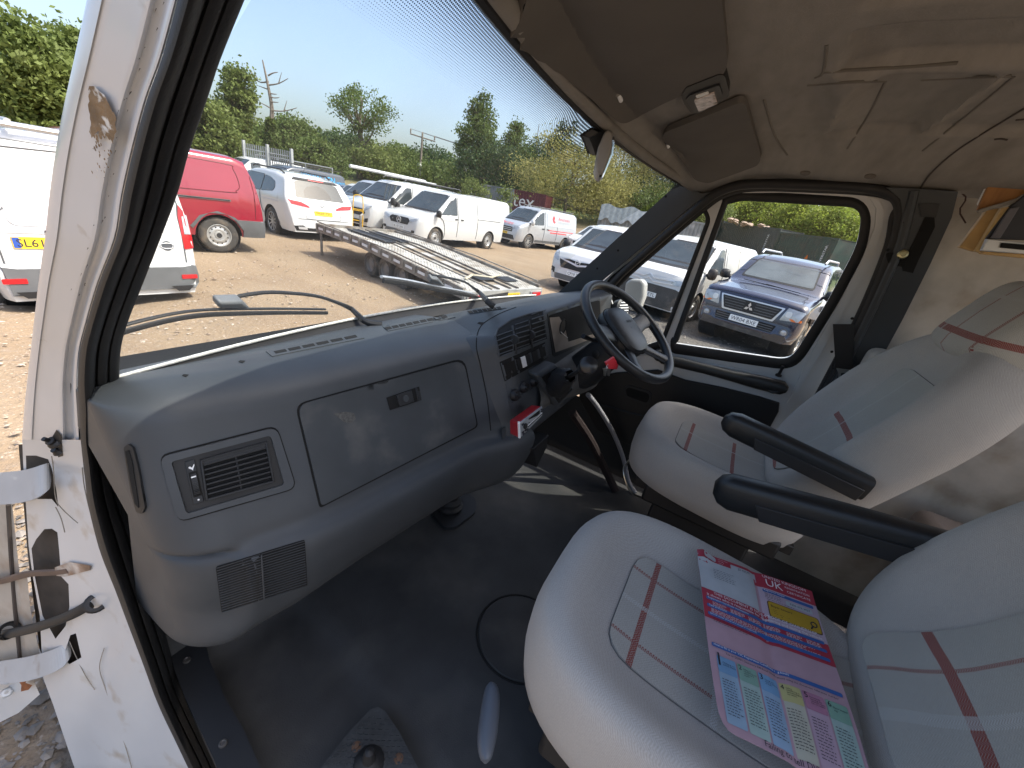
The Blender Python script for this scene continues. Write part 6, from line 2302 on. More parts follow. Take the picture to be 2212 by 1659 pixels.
def van_front(c, hoodz, wsz0, wsz1, wsw, grille, lamp, fog=None, lower=None, glass='cglass', frame=True):
    hw = c.W/2
    if frame:
        c.dec('windscreen_surround', 'F', [(-wsw-.035, wsz0-.03), (wsw+.035, wsz0-.03), (wsw*0.86+.03, wsz1+.03), (-wsw*0.86-.03, wsz1+.03)], 'black', 0.003, 0.01, r=0.06, step=0.14)
    c.dec('windscreen', 'F', [(-wsw, wsz0), (wsw, wsz0), (wsw*0.86, wsz1), (-wsw*0.86, wsz1)], glass, 0.006, 0.01, r=0.05, step=0.14)
    for g in grille:
        c.dec(g[0], 'F', g[1], g[2], g[3] if len(g) > 3 else 0.008, 0.02, r=g[4] if len(g) > 4 else 0.02, step=0.1)
    c.dec('headlight', 'F', lamp, 'lightglass', 0.010, 0.02, r=0.02, step=0.07, both=True)
    if fog:
        c.dec('fog_lamp_recess', 'F', fog, 'black', 0.006, 0.01, r=0.02, step=0.08, both=True)
    if lower:
        c.dec('lower_bumper', 'F', lower, 'clad', 0.010, 0.02, step=0.12)
def side_glass(c, poly, name='side_window', both=True, m='cglass', fr=True):
    if fr:
        P = [Vector(p) for p in poly]
        cc = sum(P, Vector((0, 0)))/len(P)
        c.dec('window_rubber', 'L', [tuple(cc+(p-cc)*1.05) for p in P], 'black', 0.003, 0.01, r=0.05, step=0.14, both=both)
    c.dec(name, 'L', poly, m, 0.007, 0.01, r=0.04, step=0.14, both=both)

# ---- white van with the three pointed star, side on behind the trailer
c = Car('parked_van', 'clean white van with black star grille, second from the trailer, side towards camera', 'van', 5.14, 1.93, 1.91, .90, 3.2, VITO, 1.10, .30, .335, 'pw', (11.72, 10.87), 177.3, 'vans in the far row')
van_front(c, 1.1, 1.20, 1.78, .78, [('grille', [(-.42, .66), (.42, .66), (.50, .80), (.40, .88), (-.40, .88), (-.50, .80)], 'black'), ('lower_grille', [(-.70, .34), (.70, .34), (.62, .46), (-.62, .46)], 'clad')], [(.50, .74), (.82, .84), (.86, .94), (.50, .84)], [(.62, .42), (.78, .44), (.78, .52), (.64, .52)])
side_glass(c, [(-.45, 1.16), (.12, 1.14), (.02, 1.30), (-.40, 1.68), (-.62, 1.74), (-1.03, 1.75), (-1.05, 1.18)])
c.line('L', [(-1.12, .42), (-1.12, 1.1), (-1.10, 1.80)], both=True)
c.line('L', [(.02, 1.1), (-.30, .95), (-.42, .6), (-.42, .34)], both=True)
c.line('L', [(-2.32, .40), (-2.32, 1.1), (-2.28, 1.82)], both=True)
c.line('L', [(-2.32, 1.12), (-3.9, 1.12)], 0.02, 'clad', True, 'slide_rail')
c.line('L', [(-.2, .98), (-1.2, .96), (-3.9, .98)], 0.008, 'psilver', True, 'crease')
c.dec('pressed_panel', 'L', [(-1.22, 1.22), (-2.22, 1.22), (-2.22, 1.76), (-1.22, 1.74)], 'pw', 0.010, 0.01, r=0.08, step=0.2)
c.dec('pressed_panel', 'L', [(-2.40, 1.22), (-3.95, 1.24), (-3.85, 1.62), (-3.75, 1.74), (-2.40, 1.76)], 'pw', 0.010, 0.01, r=0.08, step=0.2)
for x in (-.95, -1.28):
    c.dec('door_handle', 'L', [(x, 1.02), (x-.16, 1.03), (x-.16, 1.06), (x, 1.06)], 'black', 0.02, 0.02, r=0.01, both=True)
c.mirror(.02, 1.12)
c.plate('F', 'BL 70 UAV', 0, .55, 'plate_w')
c.wheels('steel')
mb = MB()
p, n = c.cast('F', 0, .77)
mb.tube([p+n*0.03+Vector((0, .10*math.cos(k*math.pi/12), .10*math.sin(k*math.pi/12))) for k in range(25)], 0.010, 6)
for a in (90, 210, 330):
    mb.tube([p+n*0.03, p+n*0.03+Vector((0, .10*math.cos(math.radians(a)), .10*math.sin(math.radians(a))))], [0.014, 0.004], 6)
mb.build('star_badge', M['chrome'], c.root)
mb = MB()
p, n = c.cast('F', -.32, .77)
put_text(mb, 'V', lambda x, y: p+n*0.02+Vector((0, x, y)), w=.05)
mb.build('badge_letter', M['chrome'], c.root)

# ---- white panel van with a roof rack and black wing mirrors
c = Car('parked_van', 'white van with black mirror and loaded roof rack, behind the yellow sack truck', 'van', 5.0, 1.96, 1.97, .93, 3.1, TRAF, 1.14, .30, .34, 'pw', (11.6, 13.0), 177, 'vans in the far row')
van_front(c, 1.2, 1.26, 1.80, .80, [('grille', [(-.50, .62), (.50, .62), (.62, .74), (.45, .86), (-.45, .86), (-.62, .74)], 'black'), ('lower_grille', [(-.5, .34), (.5, .34), (.6, .48), (-.6, .48)], 'black')], [(.52, .78), (.84, .92), (.88, 1.02), (.62, .95)], [(.62, .42), (.80, .44), (.80, .58), (.62, .54)])
side_glass(c, [(-.30, 1.20), (.15, 1.20), (-.42, 1.72), (-.62, 1.78), (-1.0, 1.78), (-1.02, 1.22)])
c.line('L', [(-1.10, .42), (-1.10, 1.1), (-1.08, 1.84)], both=True)
c.line('L', [(-2.2, .40), (-2.2, 1.8)], both=True)
c.dec('pressed_panel', 'L', [(-1.25, 1.25), (-2.1, 1.25), (-2.1, 1.80), (-1.25, 1.80)], 'pw', 0.010, 0.01, r=0.1, step=0.2)
c.mirror(.02, 1.22, h=0.28)
c.wheels('steel')
mb = MB()
mb.tube([(-1.0, -.62, 2.08), (-4.2, -.62, 2.08)], .018, 6)
rk = mb.build('roof_rack', M['black'], c.root)
for y in (-.62, .62):
    mb = MB()
    mb.tube([(-.9, y, 2.02), (-1.0, y, 2.10), (-4.1, y, 2.10), (-4.2, y, 2.02)], .016, 6)
    mb.build('rack_rail', M['clad'], rk)
for x in (-1.2, -2.0, -2.8, -3.6):
    mb = MB()
    mb.tube([(x, -.70, 1.93), (x, -.66, 2.07), (x, .66, 2.07), (x, .70, 1.93)], .014, 6)
    mb.build('crossbar', M['black'], rk)
t = thing('pipe_carrier', 'white tube and ladder bundle lying on the roof rack of the white van', 'pipe carrier', (10.6, 13.0, 2.1))
mb = MB()
mb.tube([(-.2, -.1, .06), (3.6, -.1, .06)], .055, 12)
mb.build('tube', M['pw'], t)
for y in (.15, .40):
    mb = MB()
    mb.tube([(.9, y, .05), (4.6, y, .05)], .025, 6)
    mb.build('ladder_rail', M['alu'], t)
for k in range(12):
    mb = MB()
    mb.tube([(1.05+k*.3, .15, .05), (1.05+k*.3, .40, .05)], .014, 6)
    mb.build('rung', M['alu'], t)

# ---- silver signwritten van
c = Car('parked_van', 'silver van with red lettering on its side panel and dark stripe along the sill', 'van', 5.0, 1.96, 1.97, .93, 3.1, TRAF, 1.14, .30, .34, 'psilver', (19.07, 10.9), 167.5, 'vans in the far row', lower=True)
van_front(c, 1.2, 1.26, 1.82, .80, [('grille', [(-.55, .70), (.55, .70), (.52, .92), (-.52, .92)], 'black'), ('grille_bar', [(-.5, .76), (.5, .76), (.5, .78), (-.5, .78)], 'chrome', .012), ('grille_bar', [(-.5, .84), (.5, .84), (.5, .86), (-.5, .86)], 'chrome', .012), ('lower_grille', [(-.80, .36), (.80, .36), (.66, .56), (-.66, .56)], 'black')], [(.54, .80), (.86, .94), (.90, 1.06), (.60, .98)], None)
side_glass(c, [(-.42, 1.18), (.12, 1.20), (-.42, 1.72), (-.62, 1.78), (-.98, 1.78), (-1.0, 1.22)])
c.line('L', [(-1.10, .42), (-1.10, 1.1), (-1.08, 1.84)], both=True)
c.line('L', [(-2.2, .40), (-2.2, 1.2)], both=True)
c.dec('pressed_panel', 'L', [(-1.25, 1.20), (-3.75, 1.20), (-3.70, 1.82), (-1.25, 1.82)], 'psilver', 0.012, 0.01, r=0.1, step=0.2)
mred = mat('sign_red', (0.65, 0.06, 0.07), 0.5)
mgry = mat('sign_grey', (0.35, 0.37, 0.38), 0.5)
c.text('L', 'Americana', -2.75, 1.62, 1.05, mred, flip=-1, off=.016)
c.text('L', 'management', -2.75, 1.42, 1.05, mgry, flip=-1, off=.016)
c.dec('logo_figure', 'L', [(-1.75, 1.70), (-1.85, 1.72), (-1.93, 1.62), (-1.86, 1.52), (-1.98, 1.44), (-1.90, 1.36), (-1.76, 1.42), (-1.70, 1.55)], mred, .016, .004, r=.03, step=.06)
c.dec('side_stripe', 'L', [(-1.4, .98), (-3.7, .98), (-3.7, 1.02), (-1.4, 1.02)], mred, .006, .004)
c.dec('side_stripe', 'L', [(-1.6, .86), (-3.1, .86), (-3.1, .92), (-1.6, .92)], mred, .006, .004)
c.dec('sill_stripe', 'L', [(-.45, .34), (-2.65, .34), (-2.65, .46), (-.45, .46)], 'clad', .008, .01)
c.text('F', 'Americana', 0, 1.08, .8, mred, flip=1)
for x in (-.9, -1.3):
    c.dec('door_handle', 'L', [(x, 1.0), (x-.16, 1.0), (x-.16, 1.05), (x, 1.05)], 'black', 0.02, 0.02, r=0.01, both=True)
c.mirror(.02, 1.22, 'pw', h=0.26)
c.plate('F', 'WN17 CFX', 0, .62, 'plate_y')
c.wheels('alloy')
mb = MB()
for y in (-.55, .55):
    mb.tube([(-.9, y, 2.03), (-4.0, y, 2.03)], .02, 6)
    for x in (-1.1, -2.4, -3.8):
        mb.tube([(x, y, 1.92), (x, y, 2.03)], .02, 6)
mb.build('roof_rails', M['clad'], c.root)

# ---- small white van, grey plastic grille, partly behind the right hand screen pillar
c = Car('parked_van', 'small white van with wide black grille seen past the windscreen pillar', 'van', 4.4, 1.85, 1.82, .89, 2.785, COMBO, 1.08, .28, .33, 'pw', (10.9, 3.60), 168.5, 'vans in the near row')
van_front(c, 1.1, 1.16, 1.66, .74, [('grille', [(-.50, .60), (.50, .60), (.60, .80), (.30, .85), (0, .82), (-.30, .85), (-.60, .80)], 'black'), ('grille_wing', [(-.56, .80), (-.20, .74), (0, .70), (.20, .74), (.56, .80), (.56, .83), (.2, .78), (0, .75), (-.2, .78), (-.56, .83)], 'chrome', .014, .0), ('lower_grille', [(-.62, .30), (.62, .30), (.66, .44), (-.66, .44)], 'clad')], [(.62, .74), (.80, .80), (.84, .98), (.72, .98), (.64, .88)], [(.66, .42), (.80, .44), (.80, .58), (.68, .56)])
side_glass(c, [(-.35, 1.10), (.18, 1.12), (-.35, 1.58), (-.60, 1.64), (-.98, 1.64), (-1.0, 1.12)])
c.plate('F', 'CP19 TVA', 0, .50, 'plate_w')
c.mirror(.0, 1.10, 'black')
c.wheels('steel')
mb = MB()
p, n = c.cast('F', 0, .79)
mb.tube([p+n*0.03+Vector((0, .07*math.cos(k*math.pi/10), .07*math.sin(k*math.pi/10))) for k in range(21)], 0.009, 6)
mb.tube([p+n*.03+Vector((0, -.05, -.03)), p+n*.03+Vector((0, .0, .0)), p+n*.03+Vector((0, .05, .03))], .008, 6)
mb.build('ring_badge', M['chrome'], c.root)

# ---- white van with double chevron and black dusty bumper
c = Car('parked_van', 'white van with chevron badge and dusty black front bumper beside the blue off-roader', 'van', 4.96, 1.92, 1.90, .88, 3.27, DISP, 1.12, .26, .34, 'pw2', (10.7, 1.68), 165, 'vans in the near row')
van_front(c, 1.15, 1.22, 1.76, .80, [('bumper_panel', [(-.86, .28), (.86, .28), (.86, .72), (.70, .76), (-.70, .76), (-.86, .72)], 'tarp', .010), ('grille_bar', [(-.62, .92), (-.14, .88), (0, .96), (.14, .88), (.62, .92), (.62, .945), (.12, .91), (0, .99), (-.12, .91), (-.62, .945)], 'chrome', .016, 0.0), ('grille_bar', [(-.60, .84), (-.14, .80), (0, .88), (.14, .80), (.60, .84), (.60, .865), (.12, .83), (0, .91), (-.12, .83), (-.60, .865)], 'chrome', .016, 0.0)], [(.56, .82), (.84, .86), (.88, .98), (.56, .93)], None)
side_glass(c, [(-.40, 1.16), (.10, 1.18), (-.42, 1.66), (-.62, 1.72), (-1.0, 1.72), (-1.02, 1.18)])
c.line('L', [(-1.10, .42), (-1.10, 1.1), (-1.08, 1.78)], both=True)
c.line('L', [(-2.2, .40), (-2.2, 1.75)], both=True)
c.line('L', [(-2.2, 1.12), (-4.0, 1.12)], 0.02, 'clad', True, 'slide_rail')
c.dec('pressed_panel', 'L', [(-1.25, 1.20), (-3.85, 1.20), (-3.80, 1.72), (-1.25, 1.74)], 'pw2', 0.012, 0.01, r=0.1, step=0.2)
for x in (-.9, -1.25):
    c.dec('door_handle', 'L', [(x, 1.0), (x-.16, 1.0), (x-.16, 1.05), (x, 1.05)], 'black', 0.025, 0.02, r=0.01, both=True)
c.dec('sill_strip', 'L', [(-.5, .30), (-2.75, .30), (-2.75, .42), (-.5, .42)], 'clad', .012, .01)
c.plate('F', 'EG70 ETL', .05, .52, 'plate_w')
c.mirror(.02, 1.16, 'black', h=.26)
c.wheels('steel')
t = thing('red_strap', 'red strap hanging from the dusty bumper of the chevron van', 'strap', (10.6, 1.45, 0.1))
mb = MB()
mb.tube([(0.0, 0, .62), (-.08, -.03, .45), (-.08, -.06, .25), (-.05, -.10, .12)], [.03, .045, .04, .025], 6)
mb.build('webbing', M['red_plastic'], t)

# ---- dark blue off-roader
PAJ = [(0, .48), (.0, .60), (.05, .66), (.07, .92), (.12, 1.04), (.22, 1.10), (.7, 1.16), (1.25, 1.21), (1.35, 1.26), (1.95, 1.68), (2.15, 1.77), (2.6, 1.83), (3.6, 1.85), (4.4, 1.80), (4.55, 1.6), (4.62, 1.1), (4.68, .9), (4.77, .5)]
c = Car('parked_off_roader', 'dark blue off-roader with chrome edged grille and round fog lamps facing the van', 'off-roader', 4.77, 1.88, 1.86, .77, 2.78, PAJ, 1.12, .36, .385, 'pblue', (9.72, -.45), 166.2, hwr=0.80, rr=.2, fr=.30, fk=.12)
M['pajglass'] = mat('pale_car_glass', (0.10, 0.115, 0.12), 0.08, spec=0.7, var=0.35, vs=2)
van_front(c, 1.1, 1.34, 1.70, .68, [('grille_frame', [(-.47, .70), (.47, .70), (.58, .98), (-.58, .98)], 'chrome', .014), ('grille', [(-.44, .73), (.44, .73), (.54, .955), (-.54, .955)], 'black', .018), ('bumper_slot', [(-.52, .50), (.52, .50), (.56, .64), (-.56, .64)], 'gap', .010)], [(.56, .76), (.86, .80), (.90, .98), (.62, 1.00)], None, None, 'pajglass')
for k in range(4):
    for sg in (-1, 1):
        z_ = .765+k*.05
        c.dec('grille_slat', 'F', [(sg*.10, z_), (sg*(.43+.02*k), z_), (sg*(.43+.02*k), z_+.014), (sg*.10, z_+.014)], 'clad', .024, .01, step=.2)
for k in range(3):
    z_ = .515+k*.042
    c.dec('bumper_slat', 'F', [(-.52, z_), (.52, z_), (.52, z_+.012), (-.52, z_+.012)], 'clad', .016, .01, step=.3)
mb = MB()
p, n = c.cast('F', 0, .84)
p = p+n*.03
for a in (90, 210, 330):
    d = Vector((0, math.cos(math.radians(a)), math.sin(math.radians(a))))
    e = Vector((0, -d.z, d.y))
    q = [p, p+d*.045+e*.026, p+d*.09, p+d*.045-e*.026]
    mb.prism(q, Vector((.008, 0, 0)))
mb.build('three_diamond_badge', M['chrome'], c.root)
c.dec('indicator', 'F', [(.76, .785), (.89, .80), (.89, .84), (.70, .825)], 'amber', .016, .01, r=.01, both=True)
c.dec('inner_lamp', 'F', [(.62, .84), (.72, .84), (.72, .94), (.62, .94)], 'chrome', .016, .01, r=.04, both=True)
for sg in (-1, 1):
    p, n = c.cast('F', sg*.72, .56)
    mb = MB()
    mb.lathe([(.075, 0), (.075, .012), (.058, .014), (.05, .006)], p, Vector((1, 0, 0)), 20)
    mb.build('fog_lamp_ring', M['clad'], c.root)
    mb = MB()
    mb.lathe([(.052, .010), (.03, .018), (.0001, .020)], p, Vector((1, 0, 0)), 20)
    mb.build('fog_lamp', M['lightglass'], c.root)
c.dec('lower_bumper', 'F', [(-.90, .36), (.90, .36), (.92, .50), (.60, .50), (.5, .46), (-.5, .46), (-.60, .50), (-.92, .50)], mat('offroader_lower', (0.05, 0.042, 0.038), .5, var=.2, coat=.3), .02, .03)
c.dec('skid_plate', 'F', [(-.45, .365), (.45, .365), (.42, .44), (-.42, .44)], 'tarp', .05, .05, r=.03)
c.line('F', [(-.84, 1.0), (-.5, 1.04), (0, 1.045), (.5, 1.04), (.84, 1.0)], .008, 'gap')
side_glass(c, [(-.78, 1.25), (-.66, 1.28), (-.95, 1.55), (-1.10, 1.66), (-1.17, 1.68), (-1.17, 1.24)])
side_glass(c, [(-1.25, 1.22), (-2.15, 1.22), (-2.15, 1.70), (-1.25, 1.70)])
side_glass(c, [(-2.30, 1.24), (-3.45, 1.26), (-3.3, 1.66), (-2.30, 1.70)])
c.line('L', [(-1.20, .5), (-1.20, 1.2)], both=True)
c.plate('F', 'WR04 BXE', 0, .575, 'plate_w', off=.03)
c.mirror(-.62, 1.24, 'black', h=.2)
c.wheels('alloy', w=.27, rimr=.60)
for sg in (-1, 1):
    mb = MB()
    mb.tube([(-1.3, sg*.62, 1.84), (-1.45, sg*.63, 1.92), (-3.2, sg*.63, 1.92), (-3.4, sg*.62, 1.84)], .022, 8)
    mb.build('roof_rail', M['alu'], c.root)
mb = MB()
mb.tube([(-.30, .55, 1.235), (-.36, -.10, 1.262)], .008, 6)
mb.tube([(-.32, .10, 1.25), (-.38, -.55, 1.26)], .008, 6)
mb.build('wiper', M['black'], c.root)
# cream mirror glass of the off-roader is part of its mirror; dirty tyre face in front
# ---- pale car roofs beyond the off-roader
CARP = [(0, .4), (.04, .65), (.15, .75), (.6, .88), (1.05, .96), (1.15, 1.0), (1.85, 1.38), (2.3, 1.46), (3.0, 1.45), (3.7, 1.30), (3.95, 1.05), (4.2, .98), (4.27, .7), (4.3, .4)]
for nm, lab, loc, ang, pm in (('parked_car', 'silver car whose roof shows behind the blue off-roader at the right', (16.2, -.6), 172, 'psilver'), ('parked_car', 'pale blue car between the chevron van and the blue off-roader, only its roof showing', (17.5, 1.2), 175, 'psilver'), ('parked_car', 'white car just visible behind the roof rail of the blue off-roader', (15.8, -2.8), 178, 'pw')):
    c = Car(nm, lab, 'car', 4.5, 1.82, 1.62, .85, 2.65, [(d_*1.04, z_*1.11) for d_, z_ in CARP], .98, .24, .32, pm, loc, ang, 'cars behind the near row', hwr=.72)
    van_front(c, .9, 1.06, 1.50, .66, [('grille', [(-.4, .5), (.4, .5), (.45, .7), (-.45, .7)], 'black')], [(.5, .62), (.8, .66), (.8, .78), (.5, .72)])
    side_glass(c, [(-.6, 1.04), (.0, 1.02), (-.75, 1.44), (-1.2, 1.50), (-2.2, 1.46), (-2.75, 1.08)])
    c.wheels('steel', w=.2)
    for sg in (-1, 1):
        mb = MB()
        mb.tube([(-1.2, sg*.55, 1.60), (-1.3, sg*.56, 1.66), (-2.4, sg*.55, 1.66), (-2.5, sg*.54, 1.58)], .02, 6)
        mb.build('roof_rail', M['clad'], c.root)
# ---- white van far side between the star van and the silver van
c = Car('parked_van', 'white van mostly hidden between the star van and the silver van', 'van', 5.0, 1.96, 1.97, .93, 3.1, TRAF, 1.14, .30, .34, 'pw2', (17.3, 13.7), 180, 'vans in the far row')
van_front(c, 1.2, 1.26, 1.80, .80, [('grille', [(-.5, .62), (.5, .62), (.5, .86), (-.5, .86)], 'black')], [(.52, .78), (.84, .92), (.88, 1.02), (.62, .95)])
side_glass(c, [(-.30, 1.20), (.15, 1.20), (-.42, 1.72), (-.62, 1.78), (-1.0, 1.78), (-1.02, 1.22)])
c.mirror(.02, 1.22, 'black', h=.3)
c.wheels('steel')
# ---- white estate behind the silver van
c = Car('parked_car', 'white car behind the tail of the silver van, dark windows and headlamp showing', 'car', 4.5, 1.86, 1.62, .85, 2.65, [(d_*1.04, z_*1.12) for d_, z_ in CARP], 1.0, .24, .32, 'pw', (22.5, 8.2), 172, None, hwr=.74)
van_front(c, .9, 1.06, 1.50, .70, [('grille', [(-.4, .5), (.4, .5), (.45, .7), (-.45, .7)], 'black')], [(.5, .62), (.85, .66), (.85, .80), (.5, .74)])
side_glass(c, [(-.6, 1.04), (.0, 1.02), (-.75, 1.44), (-1.2, 1.50), (-2.2, 1.46), (-2.75, 1.08)])
c.wheels('steel', w=.2)
# ---- row behind the roof rack van
for nm, lab, loc, pm, prof, Hh in (('parked_van', 'silver bonneted van behind the roof rack van, third in the far row', (13.7, 16.5), 'psilver', TRAF, 1.97), ('parked_van', 'white van with black windscreen in the fourth place of the far row', (15.6, 19.6), 'pw', COMBO, 1.82)):
    c = Car(nm, lab, 'van', 5.0 if prof is TRAF else 4.4, 1.9, Hh, .9, 3.0 if prof is TRAF else 2.78, prof, 1.12, .3, .33, pm, loc, 180, 'vans in the far row')
    van_front(c, 1.2, 1.22 if prof is TRAF else 1.14, Hh-.16, .78, [('grille', [(-.5, .6), (.5, .6), (.5, .82), (-.5, .82)], 'black')], [(.52, .74), (.84, .84), (.86, .96), (.6, .9)])
    side_glass(c, [(-.30, 1.18), (.12, 1.18), (-.42, 1.6), (-.62, 1.64), (-1.0, 1.64), (-1.02, 1.20)])
    c.mirror(.02, 1.18, 'black')
    c.wheels('steel')
c = Car('parked_car', 'bright blue car with dark roof in the far corner of the yard', 'car', 4.4, 1.84, 1.60, .85, 2.6, [(d_, z_*1.10) for d_, z_ in CARP], 1.0, .24, .32, 'pbright', (15.9, 21.5), 181, None, hwr=.74)
van_front(c, .9, 1.06, 1.48, .70, [('grille', [(-.4, .5), (.4, .5), (.45, .7), (-.45, .7)], 'black')], [(.5, .62), (.85, .66), (.85, .80), (.5, .74)])
side_glass(c, [(-.6, 1.04), (.0, 1.02), (-.75, 1.42), (-1.2, 1.48), (-2.2, 1.44), (-2.75, 1.08)])
c.dec('dark_roof', 'T', [(-.95, -.55), (-.95, .55), (-2.6, .50), (-2.6, -.50)], 'pgrey', .006, .01, r=.1)
c.wheels('steel', w=.2)
# ---- dark grey signwritten van with roof rack
c = Car('parked_van', 'dark grey van with bright blue lettering and black roof rack across the yard', 'van', 5.6, 1.99, 1.97, .95, 3.5, [(d_*1.12, z_) for d_, z_ in TRAF], 1.14, .30, .34, 'pgrey', (14.2, 24.6), 180, None, dz=.12)
van_front(c, 1.2, 1.26, 1.80, .80, [('grille', [(-.5, .62), (.5, .62), (.5, .86), (-.5, .86)], 'black')], [(.52, .78), (.84, .92), (.88, 1.02), (.62, .95)])
side_glass(c, [(-.40, 1.20), (.15, 1.20), (-.52, 1.72), (-.72, 1.78), (-1.15, 1.78), (-1.17, 1.22)])
mz = mat('sign_blue', (0.03, 0.42, 0.85), 0.4)
c.text('L', 'ZODIAC', -2.30, 1.58, 1.45, mz, hgt=.36, flip=-1)
c.text('L', 'SEN', -3.45, 1.56, .70, mz, hgt=.34, flip=-1)
c.text('L', 'services', -4.2, 1.50, .6, mz, hgt=.16, flip=-1)
c.wheels('steel')
mb = MB()
for y in (-.7, .7):
    mb.tube([(-.9, y, 2.12), (-4.4, y, 2.12)], .02, 6)
for x in (-.9, -1.8, -2.7, -3.6, -4.4):
    mb.tube([(x, -.7, 1.92), (x, -.7, 2.12), (x, .7, 2.12), (x, .7, 1.92)], .018, 6)
mb.build('roof_rack', M['black'], c.root)
# ---- white van behind the white 4x4, red lettering
c = Car('parked_van', 'white van with small red lettering partly hidden behind the white sports utility car', 'van', 5.6, 1.99, 2.15, .95, 3.5, [(d_*1.12, z_*1.09) for d_, z_ in TRAF], 1.2, .30, .34, 'pw', (14.4, 28.5), 180, None)
van_front(c, 1.2, 1.36, 1.95, .80, [('grille', [(-.5, .62), (.5, .62), (.5, .86), (-.5, .86)], 'black')], [(.52, .78), (.84, .92), (.88, 1.02), (.62, .95)])
side_glass(c, [(-.75, 1.35), (-1.3, 1.35), (-1.3, 1.88), (-.75, 1.86)])
c.text('L', 'KENDALL', -3.0, 1.55, 1.4, mred, hgt=.18, flip=-1)
c.wheels('steel')

# ---- white sports utility car seen from the rear quarter
SUV = [(0, .45), (.04, .8), (.3, .98), (.9, 1.06), (1.35, 1.12), (1.45, 1.17), (2.1, 1.56), (2.45, 1.66), (3.0, 1.70), (3.8, 1.68), (4.35, 1.60), (4.42, 1.56), (4.70, 1.14), (4.76, 1.05), (4.82, .86), (4.86, .66), (4.88, .38)]
c = Car('parked_suv', 'white sports utility car with black rear glass hitched ahead of the trailer', 'car', 4.88, 1.98, 1.70, .92, 2.90, SUV, 1.06, .26, .37, 'pw', (8.36, 14.73), 82.5, None, hwr=.76, rr=.30, rk=.12)
c.dec('rear_screen', 'B', [(-.70, 1.13), (.70, 1.13), (.60, 1.52), (.40, 1.56), (-.40, 1.56), (-.60, 1.52)], 'cglass', .008, .01, r=.05, step=.1)
c.dec('dust_sweep', 'B', [(-.32, 1.155), (.45, 1.155), (.44, 1.30), (.30, 1.42), (0, 1.48), (-.20, 1.40), (-.30, 1.28)], mat('wiped_glass', (0.016, 0.02, 0.022), .06, spec=.8), .0085, .004, r=.04, step=.1)
c.dec('roof_spoiler', 'B', [(-.66, 1.555), (.66, 1.555), (.58, 1.60), (-.58, 1.60)], 'black', .02, .02, r=.01)
c.dec('high_brake_lamp', 'B', [(-.22, 1.562), (.22, 1.562), (.22, 1.582), (-.22, 1.582)], 'redlamp', .03, .01)
c.dec('tail_lamp', 'B', [(.38, .90), (.86, .96), (.92, 1.06), (.60, 1.03), (.40, .945)], 'redlamp', .012, .02, r=.01, step=.08, both=True)
c.dec('lamp_glow', 'B', [(.62, .985), (.80, 1.0), (.80, 1.02), (.62, 1.01)], mat('lit_red_lens', (0.8, 0.05, 0.04), .2), .018, .008, both=True)
c.plate('B', 'YK69 TJO', 0, .78, 'plate_y')
c.text('B', 'TOUAREG', 0, .885, .45, 'chrome', hgt=.03, flip=-1)
mb = MB()
p, n = c.cast('B', 0, .98)
mb.tube([p+n*.02+Vector((0, .055*math.cos(k*math.pi/10), .055*math.sin(k*math.pi/10))) for k in range(21)], .006, 6)
mb.tube([p+n*.02+Vector((0, a, b_)) for a, b_ in ((-.04, .03), (-.015, -.045), (0, 0), (.015, -.045), (.04, .03))], .005, 6)
mb.build('round_badge', M['chrome'], c.root)
c.dec('lower_valance', 'B', [(-.80, .30), (.80, .30), (.86, .42), (.62, .44), (.5, .38), (-.5, .38), (-.62, .44), (-.86, .42)], 'black', .012, .02)
c.dec('exhaust', 'B', [(.50, .335), (.74, .34), (.76, .40), (.52, .40)], 'chrome', .03, .03, r=.02, both=True)
c.dec('bumper_crease', 'B', [(-.72, .60), (.72, .60), (.74, .612), (-.74, .612)], 'line', .004, .004)
c.line('B', [(-.50, .86), (-.50, .68), (-.40, .62), (.40, .62), (.50, .68), (.50, .86)], .008)
side_glass(c, [(-.75, 1.08), (.05, 1.04), (-.55, 1.44), (-.75, 1.50), (-1.18, 1.54), (-1.20, 1.09)])
side_glass(c, [(-1.26, 1.09), (-2.30, 1.12), (-2.30, 1.54), (-1.26, 1.55)])
side_glass(c, [(-2.36, 1.12), (-3.02, 1.18), (-3.10, 1.28), (-3.0, 1.42), (-2.7, 1.50), (-2.36, 1.53)])
c.line('L', [(-1.22, .42), (-1.22, 1.1)], both=True)
c.line('L', [(-2.30, 1.1), (-2.32, .75), (-2.48, .5), (-2.5, .42)], both=True)
c.line('L', [(-.6, .92), (-2.0, .93), (-3.4, .96)], .01, 'psilver', True, 'crease')
c.dec('arch_trim', 'L', [(-3.40, .36), (-3.28, .62), (-2.9, .84), (-2.52, .62), (-2.40, .36), (-2.47, .36), (-2.58, .60), (-2.9, .78), (-3.22, .60), (-3.33, .36)], 'clad', .008, .01, both=True)
for sg in (-1, 1):
    mb = MB()
    mb.tube([(-1.2, sg*.66, 1.70), (-1.35, sg*.67, 1.745), (-2.9, sg*.66, 1.74), (-3.1, sg*.64, 1.67)], .02, 8)
    mb.build('roof_rail', M['black'], c.root)
c.mirror(-.1, 1.08, 'pw', h=.18)
mb = MB()
mb.tube([(-2.9, .05, 1.70), (-3.05, .05, 1.88)], .006, 6)
mb.build('aerial', M['black'], c.root)
c.wheels('alloy', w=.27, rimr=.70)

